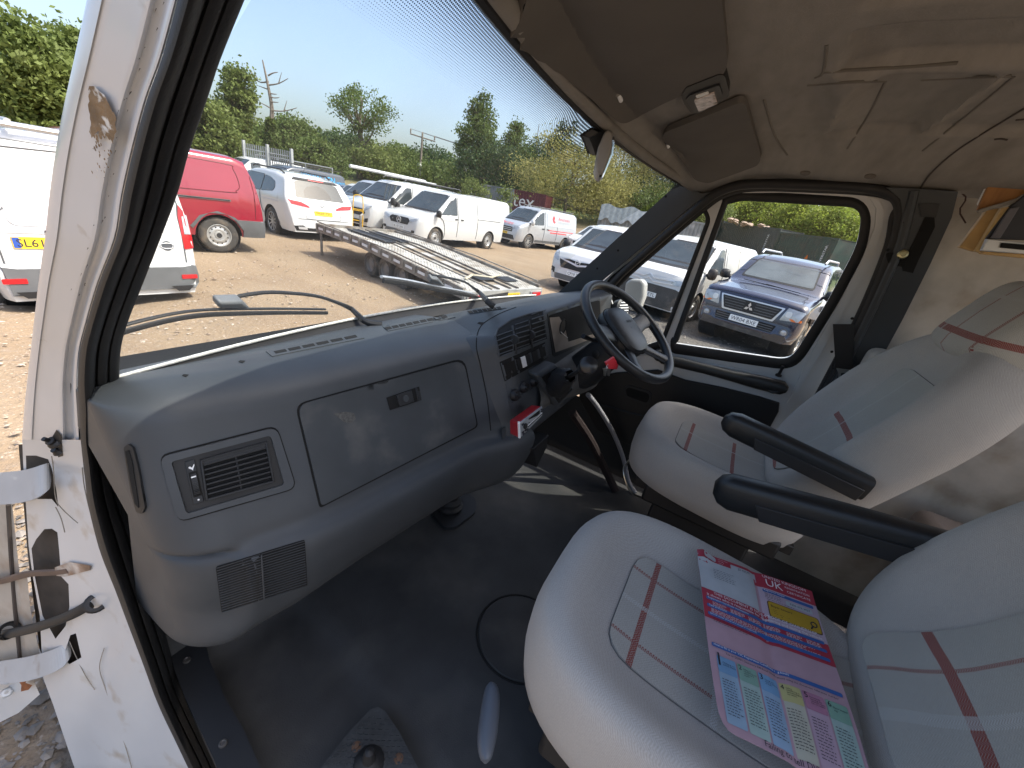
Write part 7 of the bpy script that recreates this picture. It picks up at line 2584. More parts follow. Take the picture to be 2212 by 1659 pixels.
# ---- red van, side on at the left of the screen
REDP = [(0, .42), (.02, .62), (.05, .84), (.14, .95), (.45, 1.04), (.85, 1.12), (.93, 1.17), (1.50, 1.62), (1.8, 1.75), (2.4, 1.80), (4.0, 1.79), (4.20, 1.74), (4.34, 1.4), (4.42, .95), (4.45, .45)]
c = Car('parked_van', 'red van with grey bumper and half flat rear tyre at the left', 'van', 4.45, 1.81, 1.80, .87, 2.73, REDP, 1.05, .33, .335, 'pred', (1.73, 10.43), 172.5, None, absz=0.0, hwr=.83, rk=.05)
van_front(c, 1.1, 1.14, 1.62, .72, [('grille', [(-.5, .6), (.5, .6), (.5, .8), (-.5, .8)], 'black')], [(.52, .72), (.8, .8), (.84, .96), (.6, .92)])
side_glass(c, [(-.35, 1.10), (.15, 1.10), (-.40, 1.54), (-.60, 1.60), (-.98, 1.60), (-1.0, 1.12)])
c.line('L', [(-1.35, 1.66), (-2.95, 1.66), (-3.12, 1.58), (-3.18, 1.30), (-3.10, 1.20), (-2.95, 1.16), (-1.35, 1.12)], .012, mat('red_gap', (.12, .004, .01), .5), True)
c.dec('slide_rail', 'L', [(-1.5, .985), (-2.98, 1.0), (-2.98, 1.03), (-1.5, 1.02)], 'clad', .016, .02, r=.01, both=True)
c.dec('slide_rail_slot', 'L', [(-1.5, .997), (-2.96, 1.010), (-2.96, 1.020), (-1.5, 1.008)], 'gap', .019, .004, both=True)
c.dec('rear_bumper_side', 'L', [(-3.05, .33), (-3.56, .33), (-3.56, .66), (-3.02, .66), (-3.10, .55)], 'clad', .025, .03, both=True, step=.09)
c.dec('rear_bumper', 'B', [(-.90, .33), (.90, .33), (.90, .66), (-.90, .66)], 'clad', .03, .03)
c.dec('tail_lamp', 'L', [(-3.50, .80), (-3.56, .80), (-3.555, 1.35), (-3.50, 1.40)], 'redlamp', .01, .02, both=True)
c.dec('wheel_arch_trim', 'L', [(-3.20, .50), (-3.03, .70), (-2.73, .80), (-2.43, .70), (-2.26, .50), (-2.30, .46), (-2.46, .66), (-2.73, .755), (-3.0, .66), (-3.15, .46)], 'clad', .010, .01, both=True)
c.dec('door_stop', 'L', [(-3.46, 1.20), (-3.53, 1.20), (-3.53, 1.32), (-3.46, 1.32)], 'black', .03, .03, r=.01, both=True)
c.dec('fuel_flap', 'L', [(-1.88, .80), (-2.06, .80), (-2.06, .96), (-1.88, .96)], 'pred', .008, .01, r=.03)
c.line('L', [(-3.40, .70), (-3.42, 1.2), (-3.36, 1.70)], .01, mat('red_gap', (.12, .004, .01), .5), True)
c.wheels('steel', w=.2, rimr=.64)

# ---- white van at the far left, rear doors towards camera
CON = [(0, .42), (.02, .62), (.05, .84), (.14, .95), (.45, 1.04), (.85, 1.12), (.93, 1.17), (1.50, 1.66), (1.8, 1.79), (2.4, 1.84), (4.3, 1.84), (4.52, 1.82), (4.60, 1.74), (4.68, 1.3), (4.74, .98), (4.76, .66), (4.82, .62), (4.84, .36)]
c = Car('parked_van', 'white van with yellow number plate and rear doors towards camera at far left', 'van', 4.84, 1.85, 1.84, .90, 2.95, CON, 1.05, .30, .33, 'pw', (2.15, 10.54), 85.6, None, absz=-.33, hwr=.86, rr=.25, rk=.07, rc=.10)
c.root.scale = (1, 1, 1.09)
c.dec('rear_bumper', 'B', [(-.925, .36), (.925, .36), (.925, .62), (-.925, .62)], 'clad', .03, .03, step=.1)
c.dec('reflector', 'B', [(.69, .48), (.86, .48), (.86, .53), (.69, .53)], 'redlamp', .04, .02, r=.01, both=True)
c.dec('tail_lamp', 'B', [(.80, .82), (.91, .84), (.90, 1.34), (.86, 1.46), (.80, 1.20)], 'redlamp', .012, .02, r=.02, step=.08, both=True)
c.dec('tail_lamp_lens', 'B', [(.83, 1.0), (.90, 1.0), (.89, 1.22), (.84, 1.2)], 'lightglass', .018, .01, both=True)
c.dec('tail_lamp', 'R', [(-3.78, .85), (-3.90, .85), (-3.86, 1.40), (-3.80, 1.44)], 'redlamp', .012, .02, step=.08)
c.line('B', [(-.02, .66), (-.02, 1.75)], .012)
c.line('B', [(-.80, .66), (-.80, 1.2), (-.74, 1.70), (.70, 1.70)], .012)
c.line('B', [(.80, .66), (.80, 1.2), (.74, 1.70)], .012)
c.dec('roof_rib', 'B', [(-.62, 1.765), (.62, 1.765), (.62, 1.775), (-.62, 1.775)], 'line', .004, .004)
c.dec('pressed_panel', 'B', [(.10, 1.10), (.30, 1.02), (.68, 1.02), (.68, 1.62), (.10, 1.62)], 'pw', .010, .01, r=.08, step=.1, both=True)
c.dec('handle_recess', 'B', [(.05, .95), (.86, .95), (.80, 1.01), (.15, 1.02)], mat('handle_shadow_grey', (.45, .46, .47), .4), .006, .01, r=.02)
c.dec('handle', 'B', [(.28, .965), (.44, .965), (.44, .985), (.28, .985)], 'gap', .02, .01)
pl_ = c.plate('B', '   SL61 UXP', .44, .86, 'plate_y')
c.dec('plate_badge', 'B', [(.645, .81), (.695, .81), (.695, .91), (.645, .91)], mat('plate_blue', (.03, .08, .35), .4), .014, .003)
c.text('B', 'TRANSIT', .62, 1.17, .46, 'clad', hgt=.045, flip=-1)
c.text('B', 'CONNECT', .50, 1.12, .32, 'clad', hgt=.03, flip=-1)
p, n = c.cast('B', -.62, .86)
mb = MB()
mb.lathe([(.055, 0), (.055, .006), (.0001, .008)], p, n, 24)
o_ = mb.build('oval_badge', mat('badge_grey', (.12, .13, .15), .3, .4), c.root)
mb = MB()
mb.tube([p+n*.008+Vector((0, .075*math.cos(k*math.pi/12), .032*math.sin(k*math.pi/12))) for k in range(25)], .004, 6)
mb.build('badge_ring', M['chrome'], o_)
c.dec('roof_lamp', 'B', [(-.40, 1.742), (-.05, 1.742), (-.05, 1.765), (-.40, 1.765)], 'redlamp', .012, .01)
mb = MB()
for y in (-.45, .45):
    mb.tube([(-3.7, y, 1.93), (-1.2, y, 1.93)], .025, 8)
mb.tube([(-3.72, -.6, 1.90), (-3.72, .6, 1.90)], .03, 8)
mb.build('roof_tube', M['alu'], c.root)
c.dec('mud_guard', 'B', [(.55, .16), (.80, .16), (.80, .40), (.55, .40)], 'black', .06, .01, both=True)
c.wheels('steel', w=.2)
# ============================================================ car transporter trailer
TRZ = -0.185
tr = thing('car_trailer', 'long flat three axle car trailer with ribbed metal deck and yellow plate', 'trailer', (5.35, 3.88, 0), TRZ)
M['deck'] = mat('worn_alu_deck', (0.46, 0.45, 0.42), 0.55, 0.1, var=0.3, vs=9, col2=(0.24, 0.20, 0.15), c2s=2.5, c2t=(0.5, 0.75), bump=0.2, bs=50)
M['board'] = mat('muddy_board', (0.24, 0.20, 0.15), 0.8, var=0.25, vs=6, stretch=(1, 6, 1))
M['rustframe'] = mat('grey_rusty_frame', (0.24, 0.225, 0.20), 0.7, 0.2, var=0.3, vs=6, col2=(0.11, 0.075, 0.05), c2s=4)
TW, TL = 2.15, 5.15
def dz_(y):                                   # deck dips to the tail
    return 0.44+0.22*min(1.0, y/3.2)
def tbox(name, x0, x1, y0, y1, h0, h1, m, parent=tr, kind=None, bevel=0.0):
    mb = MB()
    mb.hexa([Vector((x0, y0, dz_(y0)+h0)), Vector((x1, y0, dz_(y0)+h0)), Vector((x1, y1, dz_(y1)+h0)), Vector((x0, y1, dz_(y1)+h0))], [Vector((x0, y0, dz_(y0)+h1)), Vector((x1, y0, dz_(y0)+h1)), Vector((x1, y1, dz_(y1)+h1)), Vector((x0, y1, dz_(y1)+h1))])
    o = mb.build(name, m, parent, False, bevel=bevel)
    if kind:
        o['kind'] = kind
    return o
for seg in ((0.0, 1.6), (1.6, 3.2), (3.2, TL)):
    tbox('side_rail', 0.0, 0.06, seg[0], seg[1], -.13, .05, M['rustframe'])
    tbox('side_rail', TW-.06, TW, seg[0], seg[1], -.13, .05, M['rustframe'])
    for k in range(5):                        # track plates as planks between the rails
        n_ = 5
        y0 = seg[0]+(seg[1]-seg[0])*k/n_
        y1 = seg[0]+(seg[1]-seg[0])*(k+1)/n_-.012
        tbox('track_plate', .08, .68, y0, y1, -.03, .0, M['deck'])
        tbox('track_plate', TW-.68, TW-.08, y0, y1, -.03, .0, M['deck'])
        tbox('centre_board', .72, TW-.72, y0, y1, -.05, -.015, M['board'] if k % 2 else M['deck'])
for x in (.69, .90, TW-.93, TW-.71):
    for seg in ((0.0, 1.6), (1.6, 3.2), (3.2, TL)):
        tbox('deck_rib', x, x+.025, seg[0], seg[1], -.01, .02, M['rustframe'])
mb = MB()                                     # raised grips of the track plates
random.seed(4)
for x0 in (.12, TW-.66):
    for i in range(8):
        for j in range(100):
            y = .03+j*.051
            x = x0+i*.07+(.035 if j % 2 else 0)
            z = dz_(y)
            mb.box((x, y, z), (x+.03, y+.022, z+.008))
o = mb.build('raised_grip', M['deck'], tr, smooth=False)
o['kind'] = 'stuff'
for k in range(13):                           # reflector tape and stake pockets along the near rail
    y = .25+k*.385
    for x, sx in ((-.012, -1), (TW+.002, 1)):
        tbox('marker_tape', x, x+.010, y, y+.20, -.06, -.015, M['pale'])
        tbox('stake_pocket', x-.015 if sx < 0 else x, x if sx < 0 else x+.02, y+.26, y+.31, -.08, .05, M['rustframe'])
for x in (.0, TW-.02):
    mb = MB()
    mb.tube([(x+.01, .1, dz_(.1)+.10), (x+.01, 2.0, dz_(2.0)+.10), (x+.01, TL, dz_(TL)+.10)], .014, 6)
    mb.build('lashing_rail', M['rustframe'], tr)
tbox('rear_beam', 0, TW, -.06, 0.0, -.22, .0, mat('pale_grey_beam', (.36, .36, .34), .6, .3, var=.2))
tbox('front_beam', 0, TW, TL, TL+.06, -.16, .06, M['rustframe'])
for x0, sg in ((.04, 1), (TW-.40, -1)):
    mb = MB()
    mb.box((x0, -.085, dz_(0)-.18), (x0+.36, -.06, dz_(0)-.05))
    cl = mb.build('lamp_cluster', M['alu'], tr)
    mb = MB()
    mb.box((x0+.05, -.10, dz_(0)-.165), (x0+.31, -.085, dz_(0)-.065))
    mb.build('red_lamp', M['redlamp'], cl)
mb = MB()
mb.box((TW/2-.30+.12, -.085, dz_(0)-.17), (TW/2+.22+.12, -.07, dz_(0)-.06))
pl_ = mb.build('number_plate', M['plate_y'], tr)
mb = MB()
put_text(mb, 'YK68 YJC', lambda x, y: Vector((TW/2-.04+.12+x, -.088, dz_(0)-.115+y)), w=.46, h=.07)
mb.build('plate_lettering', M['ink'], pl_, smooth=False)
for k in range(3):
    for sx in (.16, TW-.16):
        c0 = Vector((sx, 1.85+k*.56, .25))
        sg = -1 if sx < 1 else 1
        mb = MB()
        mb.lathe([(.15, -.09), (.235, -.085), (.25, -.06), (.25, .06), (.235, .085), (.16, .09), (.15, .06)], c0, Vector((sg, 0, 0)), 28)
        w_ = mb.build('wheel', M['tyre'], tr)
        mb = MB()
        mb.lathe([(.155, .08), (.14, .03), (.09, .02), (.06, .05), (.0001, .055)], c0, Vector((sg, 0, 0)), 24)
        mb.build('rim', mat('trailer_rim', (.20, .19, .18), .6, .3, var=.2), w_)
    mb = MB()
    mb.tube([(.2, 1.85+k*.56, .25), (TW-.2, 1.85+k*.56, .25)], .03, 8)
    mb.build('axle', M['rustframe'], tr)
for x in (.55, TW-.55):
    tbox('chassis_rail', x, x+.07, 0.1, TL, -.24, -.05, M['rustframe'])
mb = MB()
mb.tube([(.04, TL-.1, .0), (.04, TL-.1, .52)], .03, 8)
mb.build('prop_leg', M['rustframe'], tr)
mb = MB()
mb.hexa([Vector((TW/2-.35, TL, .36)), Vector((TW/2+.35, TL, .36)), Vector((TW/2+.04, TL+1.25, .40)), Vector((TW/2-.04, TL+1.25, .40))], [Vector((TW/2-.35, TL, .48)), Vector((TW/2+.35, TL, .48)), Vector((TW/2+.04, TL+1.25, .47)), Vector((TW/2-.04, TL+1.25, .47))])
mb.build('drawbar', M['rustframe'], tr)
mb = MB()
mb.tube([(TW/2+.3, TL+.5, .4), (TW/2+.3, TL+.5, .95), (TW/2+.38, TL+.55, .98)], .03, 8)
mb.build('jockey_post', M['rustframe'], tr)
for k, (x0, x1, y0, y1) in enumerate(((.50, .78, 3.1, 4.7), (.95, 1.18, 3.2, 4.5))):
    t = thing('loading_skid', ('long black ramp lying on the near half of the trailer deck', 'shorter black ramp lying along the middle of the trailer deck')[k], 'ramp', (0, 0, 0))
    t.location = tr.location
    t.rotation_euler = tr.rotation_euler
    tbox('ramp_plate', x0, x1, y0, y1, .022, .045, M['black'], t)
    tbox('ramp_lip', x0, x0+.02, y0, y1, .045, .065, M['clad'], t)
    tbox('ramp_lip', x1-.02, x1, y0, y1, .045, .065, M['clad'], t)
for k, (x0, y0, a) in enumerate(((.85, .45, .1), (1.45, .35, -.05))):
    t = thing('rubber_mat', ('dark square mat near the tail of the trailer deck', 'dark square mat at the right of the trailer tail')[k], 'mat', (0, 0, 0))
    t.location = tr.location
    t.rotation_euler = tr.rotation_euler
    tbox('mat_sheet', x0, x0+.38, y0, y0+.30, .022, .034, M['black'], t)
t = thing('lashing_strap', 'pale lashing strap lying across the tail of the trailer deck', 'strap', (0, 0, 0))
t.location = tr.location
t.rotation_euler = tr.rotation_euler
mb = MB()
mb.tube([(.55, .55, dz_(.5)+.03), (.9, .75, dz_(.7)+.035), (1.3, .60, dz_(.6)+.03), (1.7, .75, dz_(.7)+.035)], [.02, .03, .02, .025], 6)
mb.build('webbing', mat('pale_web', (.42, .39, .30), .8, var=.2), t)

# ============================================================ yellow sack truck
p0 = gp(772, 505)
t = thing('sack_truck', 'yellow sack truck standing in front of the roof rack van', 'trolley', p0, math.radians(-50))
M['yellow'] = mat('yellow_tube', (.72, .42, .01), .35, var=.08)
for sx in (-.17, .17):
    mb = MB()
    mb.tube([(sx, .02, .08), (sx, .06, .5), (sx, .10, 1.0), (sx*.9, .12, 1.18)], .016, 8)
    mb.build('upright', M['yellow'], t)
    mb = MB()
    mb.lathe([(.05, -.03), (.11, -.03), (.12, 0), (.11, .03), (.05, .03)], Vector((sx*1.35, .12, .12)), Vector((1, 0, 0)), 20)
    wv_ = mb.build('wheel', M['tyre'], t)
    mb = MB()
    mb.lathe([(.06, -.02), (.05, .035), (.0001, .035)], Vector((sx*1.35, .12, .12)), Vector((1, 0, 0)), 14)
    mb.build('hub', M['yellow'], wv_)
mb = MB()
mb.tube(spline([(-.153, .12, 1.18), (-.13, .13, 1.26), (0, .14, 1.29), (.13, .13, 1.26), (.153, .12, 1.18)], 4), .016, 8)
mb.build('handle', M['yellow'], t)
for z_ in (.22, .45, .78, .82):
    mb = MB()
    mb.tube([(-.17, .04+.06*z_, z_), (.17, .04+.06*z_, z_)], .013, 6)
    mb.build('crossbar', M['yellow'], t)
mb = MB()
mb.box((-.20, -.22, .02), (.20, .03, .035))
mb.build('toe_plate', M['yellow'], t, False)
# round headed post beside the rear of the white 4x4
# ============================================================ containers
def container(label, a, ang, z, L, m, txt=None, tcol=None, tpos=.8, vertical=False, group=None, hgt=2.6, tri=False, tsize=1.6):
    t = thing('shipping_container', label, 'container', (a[0], a[1], z), math.radians(ang), group)
    mb = MB()
    W_ = 2.44
    # corrugated long walls
    def wall(y, s):
        n = int(L/0.28)
        rows = [[], []]
        for i in range(n):
            x = i*L/n
            for dx, dy in ((0, 0), (.35, 0), (.5, -.05), (.85, -.05)):
                for r_, zz_ in ((0, .12), (1, hgt-.12)):
                    rows[r_].append(Vector((x+dx*L/n, y+dy*s, zz_)))
        mb.grid(rows)
    wall(0, -1)
    wall(W_, 1)
    mb.build('corrugated_wall', m, t, smooth=False)
    mb = MB()
    mb.box((0, 0, hgt-.06), (L, W_, hgt-.03))
    mb.build('roof', m, t, False)
    for y in (-.03, W_-.05):
        for z0 in (0, hgt-.14):
            mb = MB()
            mb.box((0, y, z0), (L, y+.08, z0+.14))
            mb.build('rail', m, t, False)
        for x in (-.02, L-.12):
            mb = MB()
            mb.box((x, y-.01, 0), (x+.14, y+.09, hgt))
            mb.build('corner_post', m, t, False)
    for x in (0.02, L-.06):
        mb = MB()
        mb.box((x, .05, .1), (x+.04, W_-.05, hgt-.1))
        mb.build('end_door', m, t, False)
    if txt:
        mb = MB()
        if vertical:
            put_text(mb, txt, lambda x, y: Vector((L*tpos-y, -.06, 1.3+x)), w=tsize)
        else:
            put_text(mb, txt, lambda x, y: Vector((L*tpos+x, -.06, 1.6+y)), w=tsize)
        mb.build('lettering', tcol or M['pale'], t, smooth=False)
    if tri:
        mb = MB()
        mb.add([(L*.60, -.07, .5), (L*.60+.6, -.07, .5), (L*.60+.35, -.07, 1.1)], [(0, 1, 2)])
        mb.build('hazard_triangle', M['amber'], t, smooth=False)
    return t
mgreen = mat('container_green', (.030, .062, .050), .55, var=.2, vs=1.5, col2=(.05, .055, .045), c2s=1)
mgreen2 = mat('container_grey_green', (.060, .072, .066), .6, var=.2, vs=1.5)
mtex = mat('container_maroon', (.10, .022, .028), .6, var=.2, vs=1.2)
mgrc = mat('container_grey', (.17, .19, .20), .6, var=.3, vs=1.2, col2=(.30, .31, .32), c2s=.8, c2t=(.5, .6))
def cpos(u, v, zt, ):
    return gp(u, v, zt)
# row seen through the driver's window: tops follow one line to the right
rowc = [(1546, 479, 'leftmost dark green container of the row, small white letters', mgreen2, 'UEN', False, .35, False), (1568, 476, 'middle green container with white vertical lettering', mgreen2, 'EVERSTAR', True, .85, False), (1690, 499, 'rightmost green container with orange triangle and vertical white lettering', mgreen, 'EVERSTAR', True, .86, True)]
D_ = 46.0
def ray_at(u, v, D):
    d = dr(u, v)
    k = D/math.hypot(d.x, d.y)
    return Vector((d.x*k, d.y*k, H+d.z*k))
A, B, C_ = ray_at(1566, 477, 53), ray_at(1688, 499, 46), ray_at(1815, 518, 41)
top_z = (A.z+B.z+C_.z)/3
for (p, q, lab, m_, txt, ver, tp, tri) in ((A, B, 'middle green container of the row with white vertical lettering near its end', mgreen2, 'EVERSTAR', True, .86, False), (B, C_, 'rightmost green container of the row with orange triangle and vertical white lettering', mgreen, 'EVERSTAR', True, .88, True)):
    L_ = (Vector((q.x, q.y))-Vector((p.x, p.y))).length
    ang = math.degrees(math.atan2(q.y-p.y, q.x-p.x))
    container(lab, (p.x, p.y), ang, (p.z+q.z)/2-2.6, L_-.08, m_, txt, None, tp, ver, 'green containers behind the yard', tri=tri, tsize=1.4)
d_ = (A-B).normalized()
A2 = A+d_*8
container('leftmost green container of the row with small white letters', (A2.x, A2.y), math.degrees(math.atan2(A.y-A2.y, A.x-A2.x)), A.z-2.6, (A2-A).length-.1, mgreen2, 'UEN 8', None, .74, False, 'green containers behind the yard', tsize=1.1)
# grey and maroon containers behind the silver van
P1, P2, P3, P4 = ray_at(1040, 400, 45), ray_at(1112, 409, 43), ray_at(1182, 411, 42), ray_at(1300, 442, 36)
container('grey container with pale patches behind the star van', (P1.x, P1.y), math.degrees(math.atan2(P2.y-P1.y, P2.x-P1.x)), P2.z-2.6, (P2-P1).length, mgrc)
container('maroon container with big white letters', (P2.x, P2.y), math.degrees(math.atan2(P3.y-P2.y, P3.x-P2.x)), P2.z-2.6, (P3-P2).length, mtex, 'tex', None, .34, False, tsize=2.2)
P5 = ray_at(1400, 455, 36)
container('grey container under the pale willow beside the screen pillar', (P4.x, P4.y), math.degrees(math.atan2(P5.y-P4.y, P5.x-P4.x)), P4.z-2.6, 9.0, mgrc)
# added wavy cover sheet standing in for the windscreen distortion of the grey container
t = thing('reflection_sheet', 'pale wavy cover sheet standing in for the windscreen distortion of the grey container', 'reflection', (P4.x, P4.y, P4.z-1.5))
t.location = (0, 0, 0)
mb = MB()
rows = []
for j in range(8):
    r_ = []
    for i in range(40):
        k = i/39
        p = P4.lerp(P5, k)
        nrm = Vector((p.x, p.y, 0)).normalized()
        r_.append(p-nrm*(.25+.03*math.sin(i*1.3))+Vector((0, 0, .12*math.sin(i*.31)-j*(.16+.015*math.sin(i*.7)))))
    rows.append(r_)
mb.grid(rows)
mb.build('sheet', mat('blue_grey_sheet', (.34, .40, .43), .6, var=.2), t)
# sacks and litter on the container roofs
for k, (u, v) in enumerate(((1615, 482), (1648, 487), (1585, 474))):
    t = thing('scrap_pile', ('pile of pale rubble sacks on the middle green container', 'smaller heap of rubble at the right of the middle green container', 'heap of rubble at the left end of the middle green container')[k], 'scrap', ray_at(u, v, 49))
    mb = MB()
    for j in range(9):
        r_ = random.Random(k*10+j)
        c0 = Vector((r_.uniform(-1.2, 1.2), r_.uniform(-.4, .4), r_.uniform(0, .3)))
        mb.lathe([(.0001, -.12), (.25, -.08), (.3, .0), (.15, .08), (.0001, .10)], c0-Vector((0, 0, .25)), Vector((r_.uniform(-.3, .3), r_.uniform(-.3, .3), 1)), 7)
    o = mb.build('rubble', mat('pale_rubble', (.34, .25, .19), .9, var=.3), t, smooth=False)
    o['kind'] = 'stuff'

# ============================================================ fences and poles
def picket(label, a, b_, n, h, m, bar=True):
    t = thing('palisade_fence', label, 'fence', a)
    d = (b_-a)
    for i in range(n+1):
        p = d*(i/n)
        mb = MB()
        w = .035
        e = Vector((d.x, d.y, 0)).normalized()
        mb.hexa([p-e*w, p+e*w, p+e*w+Vector((0, .02, 0)), p-e*w+Vector((0, .02, 0))], [q+Vector((0, 0, h)) for q in (p-e*w, p+e*w, p+e*w+Vector((0, .02, 0)), p-e*w+Vector((0, .02, 0)))])
        mb.build('pale', m, t, False)
    for z_ in (.25, h-.3):
        mb = MB()
        mb.tube([Vector((0, .03, z_)), d+Vector((0, .03, z_))], .03, 5)
        mb.build('rail', m, t)
    for k in (0, .5, 1):
        mb = MB()
        p = d*k
        mb.box((p.x-.07, p.y-.07, p.z), (p.x+.07, p.y+.07, p.z+h+.15))
        mb.build('post', m, t, False)
    return t
mpal = mat('white_galvanised', (.36, .38, .38), .5, var=.1)
a, b_ = ray_at(530, 352, 33), ray_at(632, 374, 31)
a.z = b_.z = (a.z+b_.z)/2-.75
picket('white palisade fence with vertical pales behind the red van', a, b_, 22, 1.9, mpal)
t = thing('mesh_fence', 'long mesh fence with top rail running behind the dark grey van', 'fence', ray_at(560, 340, 36))
t.location = (0, 0, 0)
pa = [ray_at(u, v, D) for u, v, D in ((552, 334, 36), (600, 341, 35), (660, 353, 34), (718, 364, 33))]
for p, q in zip(pa[:-1], pa[1:]):
    mb = MB()
    mb.tube([p, q], .035, 6)
    mb.build('top_rail', mpal, t)
for p in pa:
    mb = MB()
    mb.tube([p, p-Vector((0, 0, 2.0))], .04, 6)
    mb.build('post', mpal, t)
mb = MB()
for p, q in zip(pa[:-1], pa[1:]):
    n = 46
    for i in range(n+1):
        s_ = p.lerp(q, i/n)
        mb.tube([s_, s_-Vector((0, 0, 1.8))], .006, 3)
    for j in range(14):
        mb.tube([p-Vector((0, 0, j*.13)), q-Vector((0, 0, j*.13))], .006, 3)
o = mb.build('mesh_wire', mat('mesh_wire_grey', (.22, .22, .20), .6, var=.1), t, smooth=False)
o['kind'] = 'stuff'
M['wood'] = mat('weathered_pole', (.20, .17, .14), .85, var=.2, vs=3)
pole = thing('power_pole', 'grey wooden power pole with crossarm and small lamp', 'pole', (0, 0, 0))
pt_, pb_ = ray_at(912, 288, 52), ray_at(905, 410, 52)
pole.location = (pb_.x, pb_.y, 0)
pbz = pb_.z-1
mb = MB()
h_ = pt_.z-pbz
mb.tube([(0, 0, pbz), (0, 0, pbz+h_*.55)], [.16, .14], 10)
mb.build('lower_shaft', mat('galvanised_pole', (.40, .41, .42), .5, .3, var=.1), pole)
mb = MB()
mb.tube([(0, 0, pbz+h_*.5), (0, 0, pt_.z)], [.13, .10], 10)
mb.build('shaft', M['wood'], pole)
e_ = Vector((RT.x, RT.y, 0)).normalized()
mb = MB()
mb.tube([-e_*1.35+Vector((0, 0, pt_.z-.25)), e_*1.45+Vector((0, 0, pt_.z-.55))], .07, 6)
mb.build('crossarm', M['wood'], pole)
for s_ in (-1.3, 0, 1.35):
    mb = MB()
    c0 = e_*s_+Vector((0, 0, pt_.z-.30-.1*s_))
    mb.lathe([(.04, 0), (.09, .1), (.05, .2), (.09, .28), (.04, .42), (.0001, .45)], c0, Vector((0, 0, 1)), 8)
    mb.build('insulator', M['wood'], pole)
mb = MB()
mb.box((-.35, -.2, pbz+h_*.52), (-.05, .1, pbz+h_*.57))
mb.build('lamp_box', M['pale'], pole, False)
far = ray_at(1260, 318, 95)
for s_ in (-1.3, 0.0, 1.35):
    a = Vector((pb_.x, pb_.y, 0))+e_*s_+Vector((0, 0, pt_.z+.1-.1*s_))
    b_ = far+e_*s_*1.4
    w = thing('power_line', 'thin overhead wire on the %s insulator of the power pole' % ('left', 'middle', 'right')[(-1.3, 0.0, 1.35).index(s_)], 'wire', a, group='wires on the power pole')
    mb = MB()
    mb.tube([(b_-a)*(k/16)-Vector((0, 0, 2.2*math.sin(math.pi*k/16))) for k in range(17)], .02, 4)
    mb.build('wire', M['clad'], w)
t = thing('lamp_post', 'thin grey post standing before the maroon container', 'post', ray_at(1016, 440, 48))
mb = MB()
mb.tube([(0, 0, -3), (0, 0, 1.6)], .06, 8)
mb.build('shaft', mpal, t)
# tail lift lorry parts and blue cab at the far right of the row
t = thing('lorry', 'blue and white lorry glimpsed at the right end of the container row', 'lorry', ray_at(1838, 530, 44), math.radians(80))
mb = MB()
mb.box((-.6, -.6, -1.6), (.6, .6, .1))
mb.build('cab', mat('lorry_blue', (.03, .16, .35), .4, var=.1), t, bevel=.15)
mb = MB()
mb.box((-5.5, -1.0, -1.2), (-1.4, 1.2, .3))
mb.build('bed', M['pw2'], t, bevel=.05)
mb = MB()
mb.tube([(-1.3, 0, .2), (-2.0, 0, 1.0), (-3.4, 0, .8)], .12, 6)
mb.build('crane_arm', M['clad'], t)

